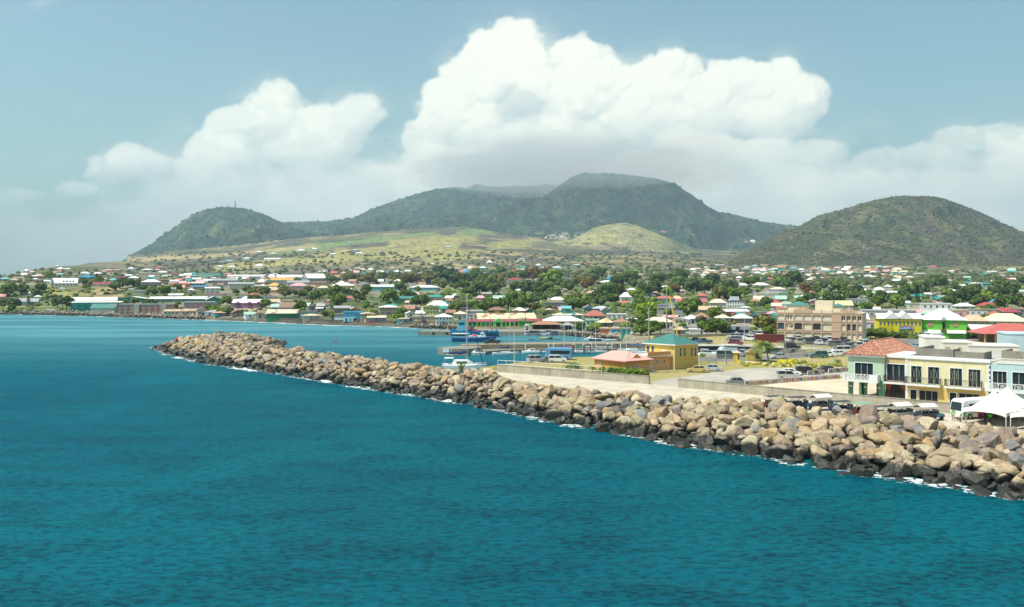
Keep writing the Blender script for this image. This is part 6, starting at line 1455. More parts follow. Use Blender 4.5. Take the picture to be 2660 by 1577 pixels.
# --- left shore and hill
def school(r, W, Hh, dp, RH, k):
 for i in range(4): MB().box(-W*.05+i*W*.12, W*.02+i*W*.12, 1.0, 1.4, Hh+RH*.28, Hh+RH*.5).build('dormer', M_DARK, r)
 MB().box(-W/2, -W/2+.9, -.6, dp+.4, Hh, Hh+RH*1.03).build('gable_parapet', M_TRIM, r)
Hs(166,745,66,9,13,WN,WN,'g','large white school with steep pale roof and dormers above the grassy slope',rot=6,extra=school,short='the white hill school')
Hs(222,725,40,5,4,'teal','blue','h','low house with bright blue roof right of the white hill school',short='the blue roofed hill house')
def teal3(r, W, Hh, dp, RH, k):
 for i in range(8): MB().box(-W/2+i*W/7-.2, -W/2+i*W/7+.2, -.5, 0, 0, Hh).build('pilaster', paint(PAL['dark green']), r)
 for j in (1, 2): MB().box(-W/2, W/2, -.45, -.02, Hh*j/3-.15, Hh*j/3+.1).build('gallery_slab', paint((.01,.16,.13)), r)
Hs(250,808,120,22,2,'vivid teal',WN,'s','three storey bright teal school block with dark frame facing the shore',rot=0,win=(3,7),depth=30,extra=teal3,short='the teal school block')
Hs(266,815,64,14,11,'cream','sea green','g','cream two storey house with green gable roof standing before the teal block',rot=-10,win=(2,9),short='the green gabled shore house')
Hs(242,789,114,4,9,'teal',WN,'g','very long white roofed teal building just behind the teal school block',rot=0,depth=22)
Hs(342,784,76,7,6,'teal',WN,'x','teal classroom with low white gable behind the brick apartments',rot=-5)
Hs(444,784,103,6,6,'teal',WN,'g','long white roofed teal classroom range behind brick apartments',rot=0,depth=22)
def bricks(r, W, Hh, dp, RH, k):
 for i in range(9): MB().box(-W/2+1.2+i*W/9, -W/2+1.8+i*W/9, -.12, 0, .2, Hh-.3).build('shutter_strip', paint((.34,.08,.08)), r)
 for c in (-.18, .32):
  MB().box(W*c-1.5, W*c+1.5, -.5, -.13, 0, Hh).build('stair_bay', paint((.42,.36,.30)), r)
Hs(380,815,134,24,1,'brick','grey','f','long three storey brick apartment block on the shore',rot=-2,win=(3,18),depth=20,extra=bricks,short='the brick apartment block')
Hs(518,806,78,20,1.5,'grey','grey','f','blue grey apartment block with pink shutters behind the cream shore bungalow',rot=4,win=(3,11),extra=lambda r,W,Hh,dp,RH,k:[MB().box(-W/2+1.2+i*W/6,-W/2+2+i*W/6,-.12,0,.2,Hh-.3).build('shutter_strip',paint((.48,.14,.16)),r) for i in range(6)] and None,short='the blue grey apartments')
Hs(263,745,45,5,6,'off-white','dark red','g','low bungalow with dark red roof on the slope right of the hill school')
Hs(391,742,46,9,7,'black',WN,'h','dark timbered house under white hipped roof with wide verandah',rot=0,win=(2,8),extra=lambda r,W,Hh,dp,RH,k: MB().box(-W/2-2,W/2+2,-2.5,0,Hh*.42,Hh*.5).build('verandah_roof',M_WH,r) and None,short='the dark verandah house')
Hs(388,722,50,12,1,'cream','cream','f','tall plain cream block on the ridge above the dark verandah house',rot=0,win=(2,7))
Hs(361,764,25,9,1,WN,WN,'f','small white flat roofed house on the scrubby slope',win=(1,5))
Hs(66,792,60,5,9,'pale teal','grey','g','long low building with pale grey roof near the conifers at far left',rot=3,short='the grey roofed hall')
Hs(63,766,20,6,4,'grey','dark red','g','small grey house with dark red roof among trees at far left')
Hs(3,778,18,6,7,'salmon','salmon','g','salmon roofed house cut by the left edge')
Hs(154,719,15,6,3,WN,'pale teal','g','small white ridge house with pale teal roof above the hill school')
Hs(220,715,22,5,4,WN,WN,'h','white ridge house left of centre on the left skyline slope'); Hs(253,716,20,5,4,'pink',WN,'h','pinkish ridge house with white roof behind the tall thin conifer'); Hs(173,702,16,2,2,WN,WN,'g','tiny white roofed house high on the left headland'); Hs(148,694,8,3,2,WN,WN,'h','highest tiny house on the left headland')
Hs(100,722,18,3,4,'pink','salmon','h','leftmost of two salmon roofs on the headland'); Hs(117,722,16,3,4,'tan','salmon','h','right one of two salmon roofs on the headland'); Hs(340,702,18,4,4,WN,WN,'h','white hipped house below the left mountain foot'); Hs(379,704,32,3,3,WN,WN,'h','wide white low house below the left mountain foot'); Hs(413,698,24,3,4,'tan','coral','h','red roofed house high below the left mountain')
Hs(280,706,24,4,3,'pink','pink','h','long pink house on the left upper slope'); Hs(305,705,20,3,3,'tan','salmon','h','orange roofed house right of the long pink one'); Hs(295,733,28,5,5,'pale teal','turquoise','h','turquoise roofed house right of the blue roofed one'); Hs(316,726,22,4,3,'pink','maroon','g','dull red roofed row house above the turquoise one'); Hs(347,730,26,8,4,WN,WN,'h','white two storey house left of the dark verandah house'); Hs(395,729,34,4,5,'pale teal','teal','h','green roofed house just above the dark verandah house')
Hs(84,768,17,5,3,WN,WN,'g','small white roof among the big trees at far left'); Hs(98,778,18,5,4,'cream',WN,'h','cream cottage with white roof near the playground slope'); Hs(456,774,36,5,4,'off-white',WN,'g','low white roofed shed on the bank above the long teal range')
Hs(12,730,16,4,4,'turquoise','turquoise','g','tiny turquoise roof at the far left skyline'); Hs(36,733,14,3,4,'tan','tan','h','tan roof at the far left skyline')
# --- second strip
Hs(545,720,57,10,1.5,'pale teal','pale teal','f','large pale teal warehouse box on the left upper town',rot=-10,win=0,short='the pale teal warehouse')
Hs(584,743,62,14,5,'grey','grey','g','upper grey roofed three storey terrace of flats',rot=2,win=(2,11),short='the upper terrace of flats'); Hs(627,752,68,14,5,'off-white','grey','g','lower grey roofed terrace of flats with white gable end',rot=8,win=(2,11),short='the lower terrace of flats')
Hs(552,764,38,15,3,WN,WN,'g','plain white two storey house with side stair, below the flats',rot=6,win=(2,3),short='the white stair house')
Hs(553,772,54,4,3,WN,'dark red','g','low long dark red roof in front of the white stair house',win=0)
Hs(468,818,80,9,5,'cream','tan','g','long cream shore bungalow with tan roof and arches',rot=0,win=(1,9),short='the cream shore bungalow')
Hs(513,784,48,7,6,'teal',WN,'g','teal classroom behind the blue grey apartments'); Hs(556,790,40,11,9,'teal',WN,'x','teal hall with white gable left of the magenta building',rot=12,short='the teal gabled hall')
def mag(r, W, Hh, dp, RH, k):
 for c in (-.3, .1, .42): MB().box(W*c-1.1, W*c+1.1, -1.0, .0, 0, Hh-.2).build('porch_bay', paint((.12,.09,.11)), r)
 for c in (-.3, .1, .42): b = MB(); b.add([(W*c-1.5, -1.2, Hh-.2), (W*c+1.5, -1.2, Hh-.2), (W*c, -1.2, Hh+.9), (W*c, 1.5, Hh+.9), (W*c-1.5, .5, Hh-.2), (W*c+1.5, .5, Hh-.2)], [(0, 1, 2), (0, 2, 3, 4), (1, 5, 3, 2)]); b.build('porch_gable', paint((.46,.12,.32)), r)
Hs(641,801,76,14,9,'magenta',WN,'g','vivid magenta two storey building with white roof',rot=-4,win=(1,8),extra=mag,short='the magenta building')
Hs(527,823,30,15,8,'cream','coral','x','small shore house with red gable and upper balcony',rot=10); Hs(573,823,26,9,4,'teal','salmon','h','small teal shore house right of the red gabled one',doors=1,short='the small teal shore house'); Hs(545,821,24,9,5,WN,'grey','g','white shore cottage between red gable and teal house'); Hs(618,823,27,10,8,'brown','rusty','x','rusty roofed shack on the shore',rust=.7); Hs(650,827,25,9,6,WN,'mint','g','white shore cottage with faded green roof'); Hs(675,827,25,9,5,'cream','rusty','x','cream shore cottage with rusty gable left of the green warehouse',rust=.6)
Hs(732,829,80,14,10,'dark green','cream','g','dark green shore warehouse with cream roof',rot=-3,win=0,doors=2,short='the dark green warehouse'); Hs(752,808,52,5,13,'grey','brown','g','big brown roof behind the dark green warehouse',rot=-4,win=0)
Hs(797,826,50,16,1,'pale teal','stone','f','faded pale teal two storey ruin right of the green warehouse',rot=0,win=(1,5)); Hs(808,833,44,12,4,'peach','cream','h','peach bungalow on the shore with cream roof',rot=4,short='the peach shore bungalow')
Hs(775,758,44,15,8,'pink','pink','h','pink and white two storey villa with pink hipped roof',rot=0,win=(2,6),short='the pink hipped villa'); Hs(710,752,36,9,8,'tan','orange','h','ochre house with orange hipped roof among palms'); Hs(709,762,34,8,8,'ochre','peach','h','ochre house with pale peach roof just below the orange one')
def arena(r, W, Hh, dp, RH, k): MB().box(W/2+.01, W/2+.2, .6, dp-.6, Hh*.35, Hh*.95).build('dark_band', paint((.10,.10,.10)), r)
Hs(824,735,50,12,12,'grey',WN,'g','large grey arena with white roof and dark gable end',rot=24,win=0,depth=50,extra=arena,short='the grey arena')
Hs(640,725,96,7,4,'pale blue',WN,'g','very long pale blue and white range behind the flats',rot=0,depth=24); Hs(706,722,32,8,5,'pale blue',WN,'x','pale blue gabled house at right end of the long white range'); Hs(758,726,75,6,6,WN,WN,'g','long white roofed hall left of the grey arena',rot=3,depth=26); Hs(731,737,62,9,7,WN,'orange','g','white terrace with orange tan roof panels left of the arena',rot=4,win=(1,9)); Hs(775,745,57,11,5,'off-white','grey','g','grey roofed terrace in front of the arena',rot=2,win=(2,9))
Hs(827,746,50,12,3,'peach','brown','h','peach block with low brown roof below the arena',rot=0,win=(2,7)); Hs(841,758,32,10,5,'off-white','cream','h','small galleried white house with cream roof below the peach block',win=(2,5)); Hs(668,765,37,8,7,'ochre','dark red','g','ochre gabled house with dark red roof below the flats',rot=14); Hs(666,780,100,9,1.5,'off-white','grey','f','long flat roofed white range above the magenta building',rot=0,win=(1,14),depth=20)
Hs(747,791,25,9,3,'yellow','tan','f','yellow flat roofed house left of the big brown roof'); Hs(719,798,26,6,6,WN,'pale blue','x','small white gable house above the big brown roof'); Hs(829,812,16,9,4,'blue',WN,'g','small blue house behind the peach bungalow'); Hs(845,801,25,9,8,WN,'coral','x','white house with red gable above the grey stone house'); Hs(519,752,36,7,3,'ochre','blue','g','long house with bright blue strip roof on the left slope')
for a in [(426,712,24,4,4,WN,WN),(455,716,22,4,3,'pink','maroon'),(480,722,30,6,3,WN,WN),(505,724,14,8,2,'pale teal','pale teal'),(423,737,34,10,2,'brown','brown'),(452,738,22,7,4,WN,WN),(478,742,26,5,4,'tan',WN),(512,742,38,6,3,'brown',WN),(540,735,24,6,4,'dark grey',WN),(560,727,20,3,2,'grey','white'),(528,738,20,6,5,WN,'pale blue'),(467,752,20,5,4,'tan','white'),(483,745,16,4,4,'coral','coral')]: Hs(*a,'g')
# fields and upper slopes
for a, l in [((596,681,24,3,3,'pale blue','pale teal'),'pale teal roofed villa highest left of the long field'),((576,686,20,5,2,'grey','grey'),'grey unfinished house beside the pale teal villa'),((639,675,20,4,3,WN,WN),'white villa among shrubs above the long field'),((673,658,20,3,3,WN,WN),'upper left white villa of the field group'),((710,662,20,3,3,'cream',WN),'cream villa below the field group'),((783,655,24,4,4,WN,WN),'larger white villa of the field group'),((817,650,16,3,3,WN,WN),'rightmost white villa of the field group'),((572,696,16,4,3,WN,WN),'small white villa at the left tip of the long field'),((603,697,22,3,3,WN,WN),'low white house beside the field tip'),((672,694,24,4,5,WN,WN),'white house on the gravel drive in the long field'),((866,663,20,3,3,WN,WN),'small white house in the middle of the long field'),((920,656,22,6,3,'grey','grey'),'grey house at the bend in the long field'),((935,661,24,3,3,WN,WN),'white low house at the bend in the long field'),((1164,646,22,4,3,'cream','mint'),'mint roofed villa on the brown ridge'),((909,636,8,4,3,'turquoise','turquoise'),'tiny turquoise house high in the green fields'),((1273,685,16,3,6,WN,WN),'white steep roofed house at the forest edge'),((1354,679,22,6,2,WN,'mint'),'long white villa below the yellow foothill'),((1398,692,14,3,4,WN,WN),'white hipped cottage in the shrubs'),((1498,694,16,6,2,'turquoise',WN),'pale turquoise house on the open slope'),((1520,689,12,3,4,'coral','coral'),'red roofed house on the open slope'),((1445,701,30,6,3,'pale blue',WN),'pale blue and white pair above the treeline'),((1255,702,18,6,4,'turquoise',WN),'turquoise house with white roof above the dark trees'),((1400,704,20,3,4,'teal','teal'),'teal roofed house behind the bright green tree'),((1591,697,14,3,1,WN,WN),'small white building on the open slope'),((1120,688,18,2,2,WN,WN),'small white roof in the dark shrubs'),((1722,606,18,2,3,'pink','coral'),'lone red and white house high on the mountain foot'),((1938,632,10,3,3,'coral','coral'),'small red roof in the high valley'),((1955,631,16,4,4,WN,WN),'white house in the high valley')]: Hs(*a,'h',l,dmax=5400)
def greenhouses(): 
 Hs(706,675,46,2,3,WN,WN,'g','low row of white tunnels beside the upper field',rot=-14,win=0)
greenhouses()
# --- third strip
Hs(890,752,62,10,7,'yellow',WN,'h','yellow school with white hipped roof right of the peach block',rot=2,win=(1,8),short='the yellow school'); Hs(904,758,18,7,2,'pale teal',WN,'g','pale teal shed in front of the yellow school')
Hs(1000,756,74,11,5,'turquoise',WN,'g','left wing of the turquoise school, with white roof',rot=0,win=(1,10),short='the turquoise school'); Hs(1100,756,80,9,6,'turquoise',WN,'h','right wing of the turquoise school, with white hipped end',rot=-6,win=(1,10))
Hs(1112,745,14,17,1,'black','black','f','dark square tower among the trees behind the turquoise school',win=0,rot=0); 
Hs(1050,788,64,12,6,'green','sea green','g','long green building with teal roof in the middle town',rot=6,win=(2,9),short='the long green building'); Hs(1010,819,50,20,5,'tan',WN,'h','large buff three storey block with white roof',rot=4,win=(2,7),short='the buff block')
Hs(889,818,42,17,6,'stone','grey','g','ruined grey stone house behind the blue shore building',rot=4,win=(1,5),short='the grey stone ruin'); Hs(881,834,24,12,12,WN,'stone','f','white shop with red doors left of the blue shore building',win=0,doors=3,rot=0)
def blue2(r, W, Hh, dp, RH, k):
 MB().box(-W/2, W*.12, -1.2, -.02, 0, Hh*.45).build('ground_floor_shop', paint((.45,.55,.58)), r)
 for i in range(3): MB().box(-W/2+.8+i*1.9, -W/2+1.8+i*1.9, -1.26, -1.21, 0, Hh*.38).build('shop_door', paint([(.02,.12,.2),(.02,.4,.4),(.02,.02,.02)][i]), r)
Hs(917,835,48,23,1,'blue','blue','f','bright blue two storey shop on the beach road',rot=0,win=(2,7),extra=blue2,short='the bright blue shop'); Hs(955,837,36,21,4,'ochre','cream','h','ochre two storey house between the blue and coral buildings',rot=4,win=(2,4),doors=2,short='the ochre shore house')
Hs(978,838,46,12,5,'coral','cream','g','long low coral red building on the beach road',rot=0,win=(1,9),short='the coral building'); Hs(1048,840,30,11,5,'turquoise','tan','h','small turquoise cottage left of the dark blue car',doors=2); 
def pillar(r, W, Hh, dp, RH, k):
 MB().box(-W*.14, -W*.09, -.8, -.02, 0, Hh*1.6).build('blue_pylon', paint((.01,.10,.38)), r)
 for i in range(5): MB().tube((-W*.46+i*W*.23, -2.2, 0), (-W*.46+i*W*.23, -2.2, Hh*1.05), .12, n=6).build('column', paint((.25,.13,.08)), r)
Hs(1103,840,60,17,1,'tan','tan','f','tan colonnaded building with bright blue pylon on the beach road',rot=0,win=(2,8),extra=pillar,short='the blue pylon building')
Hs(1120,824,44,25,7,'lemon','tan','x','tall yellow cream gabled building behind the blue pylon building',rot=6,win=(3,5),short='the tall cream gable'); Hs(1138,803,58,6,13,'cream',WN,'h','large white hipped roof above the tall cream gable',rot=4,win=0)
Hs(1153,843,42,19,8,WN,WN,'h','plain white two storey house with hipped roof by the pier',rot=3,win=(2,5),short='the white pier house'); Hs(1194,831,31,15,7,'cream','cream','h','cream hipped house behind the white pier house',win=(1,3)); Hs(1234,832,42,24,1.5,'off-white','off-white','f','off-white three storey block left of the market hall',rot=5,win=(3,5),short='the off-white block'); Hs(1224,809,56,9,1,'stone','stone','f','dark stone wall like building above the off-white block',rot=0,win=0)
Hs(1169,823,24,8,7,'brown','rusty','g','house with rusty white roof behind the white pier house',rust=.5); Hs(1086,809,24,10,7,'pale teal','brown','h','pale teal galleried house with brown roof'); Hs(1063,813,26,10,10,'tan','rusty','g','tan house with steep rusty roof beside the round tree',rust=.5); Hs(1067,825,22,9,5,WN,WN,'x','small white gable left of the blue pylon'); Hs(1091,825,22,8,7,WN,WN,'g','white roofed house right of the small white gable')
# --- harbour front
def wareh(r, W, Hh, dp, RH, k): MB().box(W/2+.02, W/2+.1, dp/2-.5, dp/2+.5, Hh+.3, Hh+1.8).build('louvre', M_TRIM, r)
Hs(1318,842,150,13,14,'brown','pale buff','g','huge warehouse with pale yellow roof behind the green market',rot=9,win=0,depth=62,extra=wareh,short='the pale yellow roofed warehouse')
def market(r, W, Hh, dp, RH, k):
 for i in range(11):
  if i == 6: continue
  MB().box(-W/2+.5+i*W/11, -W/2+W/11-.5+i*W/11, -.04, .0, .7, Hh*.78).build('opening', M_DARK, r)
 c = W*.09; b = MB(); b.box(c-1.9, c-.9, -1.5, 0, 0, Hh*.95); b.box(c+.9, c+1.9, -1.5, 0, 0, Hh*.95); b.add([(c-2.3, -1.6, Hh*.9), (c+2.3, -1.6, Hh*.9), (c, -1.6, Hh*.9+1.7), (c, 2.5, Hh*.9+1.7), (c-2.3, 2.5, Hh*.9), (c+2.3, 2.5, Hh*.9)], [(0, 1, 2), (0, 2, 3, 4), (1, 5, 3, 2)]); b.build('porch', paint(PAL['bright green']), r)
 MB().box(c-.85, c+.85, -.2, -.05, 0, Hh*.85).build('entrance', M_DARK, r); MB().box(-W/2, W/2, -.3, -.05, .0, .5).build('maroon_plinth', paint(PAL['maroon']), r)
 b = MB(); 
 for i in range(13): b.box(-W/2+i*W/12-.15, -W/2+i*W/12+.15, -.45, -.05, 0, Hh*.85)
 b.build('pillars', paint((.2,.6,.2)), r)
Hs(1282,848,132,10,5,'bright green','maroon','s','long bright green market hall with maroon roof and gabled porch',rot=3,win=0,depth=34,extra=market,short='the green market hall')
def gm(r, W, Hh, dp, RH, k):
 tm = plain((.03,.18,.05), .6)
 for n, x, z in ((5, -W*.45, Hh*.62), (8, -W*.30, Hh*.40), (4, W*.0, Hh*.58), (4, W*.13, Hh*.58), (4, W*.26, Hh*.58), (3, W*.39, Hh*.58)):
  b = MB(); w_ = W*.105/max(n, 4)
  for i in range(n): b.box(x+i*w_, x+i*w_+w_*.7, -.09, -.06, z, z+(.5 if i % 3 else .62))
  b.build('lettering', tm, r)
Hs(1376,847,64,12,6,'bright green','maroon','g','lower green gabled hall with lettering right of the market porch',rot=3,win=0,short='the lettered green hall',extra=lambda r,W,Hh,dp,RH,k: (gm(r,W,Hh,dp,RH,k), (lambda b: b.build('front_gable', paint(PAL['bright green']), r))(MB().add([(-W/2,-.05,Hh-.2),(-W*.08,-.05,Hh-.2),(-W*.29,-.05,Hh+RH*1.2),(-W/2,3,Hh-.2),(-W*.08,3,Hh-.2),(-W*.29,3,Hh+RH*1.2)],[(0,1,2),(0,2,5,3),(1,4,5,2)]))) and None)
Hs(1463,847,105,7,13,'olive yellow',WN,'h','wide white hipped roof over olive yellow walls by the harbour',rot=2,win=(1,9),short='the wide white harbour roof')
Hs(1419,858,74,9,9,'brown','rusty','h','open brown roofed harbour shed on posts',rot=0,posts=True,rust=.2,short='the brown harbour shed'); Hs(1472,858,28,7,7,'grey','grey','h','small open grey roofed shed right of the brown harbour shed',posts=True)
Hs(1369,863,11,13,1,WN,WN,'f','tiny white hut on the far quay',win=(1,1),depth=14,rot=0,loc=Vector(((1369-1330)/F*391,391,1.6)))
def tealx(r, W, Hh, dp, RH, k):
 MB().box(-W*.22, W*.08, 2, 6, Hh, Hh+3.0).build('upper_tower', paint(PAL['teal']), r); roof_on(r, 'g', -W*.22, W*.08, 2, 6, Hh+3.0, 1.2, 'turquoise', 0, name='tower_roof')
 b = MB(); b.add([(W*.12, -.3, Hh), (W*.28, -.3, Hh), (W*.2, -.3, Hh+1.9), (W*.2, 5, Hh+1.9), (W*.12, 5, Hh), (W*.28, 5, Hh)], [(0, 1, 2), (0, 2, 3, 4), (1, 5, 3, 2)]); b.build('dormer', paint(PAL['turquoise']), r)
Hs(1476,832,76,13,6,'teal','cream','h','rambling teal green building with tower above the wide white roof',rot=0,win=(1,8),extra=tealx,short='the teal tower building')
Hs(1294,816,46,4,9,'brown','brown','h','brown hipped roof behind the pale yellow warehouse',win=0); Hs(1347,817,36,4,8,'tan',WN,'h','white hipped roof behind the pale yellow warehouse',win=0); Hs(1375,818,16,4,7,'teal','tan','x','tan and teal gable right of the white hipped roof',win=0)
Hs(1442,803,56,16,1,'stone','stone','f','long dark stone two storey building below white roofs',rot=0,win=(2,7),short='the dark stone block'); Hs(1445,787,44,3,8,WN,WN,'h','white roof rising behind the dark stone block',win=0); Hs(1339,735,42,7,7,WN,'dark red','h','white and pink school with dark red roof in the woods',rot=6,win=(1,7),short='the dark red roofed school')
Hs(1316,741,34,4,1,'grey','grey','f','pale grey walls in front of the dark red roofed school',win=0)
Hs(1654,796,22,16,1,'turquoise','turquoise','f','small turquoise cube of a house',rot=4,win=(2,4),depth=22,short='the turquoise cube'); Hs(1564,814,44,12,6,'blue','pale blue','h','blue house under striped pale blue and pink roof',rot=6,win=(2,5),short='the striped roof house'); Hs(1548,832,50,11,14,'cream','coral','h','cream house with tall red and white hipped roof',rot=10,win=(1,6),short='the red and white hip house'); Hs(1602,830,50,13,1,'off-white','off-white','f','long plain off-white flat building above the cream sun roof',rot=0,win=(1,4))
Hs(1626,782,28,10,12,WN,WN,'h','white house with tall pyramid roof among the trees',rot=4,win=(2,3),short='the pyramid roof house'); Hs(1536,769,28,8,6,WN,'pink','h','white house with pink hipped roof in the trees'); Hs(1532,778,30,6,6,WN,'coral','h','red and white roofed house below the pink hipped one'); Hs(1441,762,42,5,5,WN,'pink','h','white house with pinkish roof deep in the trees')
Hs(1539,846,34,14,1,'mint','mint','f','mint shop with three dark windows by the waterfront',rot=0,win=(1,3),short='the mint shop'); Hs(1573,851,40,9,10,'brown','cream','h','house with cream roof bearing an orange sun disc',rot=0,win=(1,7),short='the sun roof house',extra=lambda r,W,Hh,dp,RH,k: (lambda b: b.build('sun_disc', paint((.62,.38,.12)), r))(MB().add([(.4+1.1*math.cos(t*math.pi/8), -.52+(Hh+.02+RH*.5+.65*math.sin(t*math.pi/8)-Hh-.02)*(dp/2+.55)/RH*1.0, Hh+.08+RH*.5+.65*math.sin(t*math.pi/8)) for t in range(16)], [tuple(range(16))])) and None)
Hs(1614,850,40,11,9,WN,'rusty','h','white house with brown mottled hipped roof',rot=0,win=(1,7),rust=.5,short='the brown mottled roof'); Hs(1643,841,24,11,3,'yellow',WN,'h','yellow house with white roof behind the flowering trees')
Hs(1571,867,22,11,1,'terracotta','tan','f','orange brown waterfront shop',rot=0,win=0,doors=0,short='the orange brown shop'); Hs(1600,868,24,12,1,'blue','tan','f','blue waterfront shop right of the orange brown one',rot=0,win=0); Hs(1627,868,24,10,1,'teal','grey','f','dark teal waterfront shop at right end of the row',rot=0,win=0); Hs(1497,865,22,10,1,'teal','grey','f','teal fence like shop at the left end of the waterfront row',rot=0,win=0)
Hs(1540,862,30,8,1,'navy','grey','f','navy fronted shop behind the waterfront shrubs',rot=0,win=0)
Hs(1585,731,30,5,6,'grey','blue','h','bright blue hipped roof in the wooded upper town',short='the blue hipped roof'); Hs(1580,738,44,4,5,WN,WN,'h','white curved roofs just below the blue hipped roof',win=0); Hs(1480,731,34,9,1,'grey','grey','f','blue grey flat block behind the broad bright green tree',win=(2,7)); Hs(1212,711,20,3,5,'pale blue','blue','g','blue shed roof between dark trees'); Hs(1266,770,24,4,4,'tan','mint','g','mint roofed house left of the tall mast'); Hs(1307,781,50,5,6,'tan','mint','g','wide pale green roof in the middle trees',rot=0); Hs(1285,785,34,4,5,WN,WN,'h','white roof in front of the wide pale green roof')
# --- right of the harbour
Hs(1728,790,52,14,7,'pale teal','coral','h','pale grey green house with red and white hipped roofs',rot=3,win=(2,7),short='the red and white hips'); Hs(1797,793,80,8,8,'yellow','coral','g','long yellow building with red roof and white arched gable',rot=2,win=(1,9),short='the long red roof'); Hs(1823,779,30,10,7,'pink','coral','h','pink and white arched house behind the long red roof'); Hs(1786,783,30,8,1,'pink','pink','f','flat pink block behind the long red roof')
Hs(1745,816,74,24,1,'grey','grey','f','big flat grey block with gridded upper band',rot=0,win=0,depth=30,extra=lambda r,W,Hh,dp,RH,k: (MB().box(-W*.12,W*.28,-.25,-.02,Hh*.62,Hh*.95).build('grid_band',paint((.42,.46,.50)),r), MB().box(-W/2,W/2,-.18,-.02,Hh*.55,Hh*.61).build('dark_ledge',M_DARK,r)) and None,short='the big grey block')
Hs(1865,799,40,12,10,'cream','cream','h','pale yellow posted house under a wide cream hipped roof',rot=0,win=(1,7),short='the cream hip house'); Hs(1911,800,45,18,1,WN,'navy','f','white three storey block with blue cornice and rooftop room',rot=0,win=(2,7),extra=lambda r,W,Hh,dp,RH,k: MB().box(-W*.3,W*.2,1.5,5,Hh,Hh+2.6).build('rooftop_room',paint(PAL['white']),r) and None,short='the blue corniced block')
Hs(1992,781,57,19,1,'cream','cream','f','long cream two storey block with paired dark windows',rot=0,win=(2,9),short='the long cream block',extra=lambda r,W,Hh,dp,RH,k: MB().tube((0,-.1,Hh+.2),(0,.3,Hh+.2),1.6,n=16).build('round_pediment',M_TRIM,r) and None); Hs(2035,771,28,10,1,'mint','mint','f','mint flat block right of the long cream block',win=(1,4))
Hs(1916,824,70,14,6,'brown',WN,'g','brown pink hall with white roof and low gable',rot=18,win=(1,9),short='the brown pink hall'); Hs(1839,815,44,8,10,'stone','tan','g','old buff church like hall with arched windows',rot=0,win=(1,5),short='the buff church hall'); Hs(1711,851,72,14,12,'off-white','cream','h','large pale manor with cream double hipped roofs',rot=0,win=(1,10),short='the pale manor',extra=lambda r,W,Hh,dp,RH,k: roof_on(r,'h',-W*.2,W*.2,-1,6,Hh,RH*.8,'cream',0,name='front_roof') and None)
Hs(1740,836,36,5,5,'pink','pink','g','flat pink roof behind the pale manor',win=0); Hs(1768,843,36,12,6,WN,WN,'x','white gabled house with ivy beside the manor',short='the ivy gable house'); Hs(1800,840,36,9,9,WN,WN,'h','white hipped house right of the ivy gable'); Hs(1825,835,30,5,11,'off-white','rusty','h','steep brown hipped roof right of the white hipped house',rust=.4)
Hs(1880,838,36,8,9,'grey','cream','h','white hipped house behind the orange flowered tree'); Hs(1932,839,50,9,11,'brown',WN,'h','wide white hipped house right of the orange flowered tree',win=(1,7),short='the wide white hip'); Hs(1966,838,18,6,7,'tan','brown','x','small brown gable beside the wide white hip'); Hs(1992,824,53,12,1,'cream','stone','f','cream flat block with red awning',rot=0,win=(1,4),extra=lambda r,W,Hh,dp,RH,k: MB().box(-W/2,W/2,-1.0,-.02,Hh*.7,Hh*.8).build('awning',paint(PAL['coral']),r) and None,short='the red awning block')
Hs(1802,868,44,15,1,'blue','navy','f','low bright blue shop row behind the white garage',rot=0,win=0,doors=3); Hs(1916,869,57,20,1,'navy','grey','f','dark blue store with grey upper fascia',rot=0,win=0,extra=lambda r,W,Hh,dp,RH,k: (MB().box(-W/2-.1,W/2+.1,-.5,-.02,Hh*.62,Hh*.98).build('fascia',paint((.30,.34,.38)),r), MB().box(-W*.1,W*.0,-.3,-.02,0,Hh*.45).build('white_door',M_TRIM,r), MB().box(-W*.09,W*.09,-.56,-.51,Hh*.63,Hh*.97).build('dark_sign',M_DARK,r)) and None,short='the dark blue store')
Hs(1765,872,28,14,7,'pale teal','tan','h','teal kiosk with tan pyramid roof and three small square windows',rot=-8,win=(1,3),depth=26,short='the teal kiosk'); Hs(1806,871,28,12,1,'off-white',WN,'f','white garage building with brown door',rot=0,win=0,doors=1); Hs(2012,866,26,38,1,'emerald','emerald','f','narrow emerald green three storey house left of the arched building',rot=0,win=(3,1),depth=22,short='the emerald house')
Hs(1923,826,50,3,4,'yellow','red','h','bright red low roof in front of the brown pink hall'); Hs(2015,796,28,7,9,WN,'red','h','white house with bright red roof above the red awning block'); Hs(2040,800,26,10,1,'off-white','off-white','f','white flat block behind the green rooftop pavilion'); Hs(2007,826,26,4,8,'pink','pink','h','pink roof left of the arched building'); Hs(1876,789,16,4,3,'pink','pink','f','small pink roof by the blue corniced block')
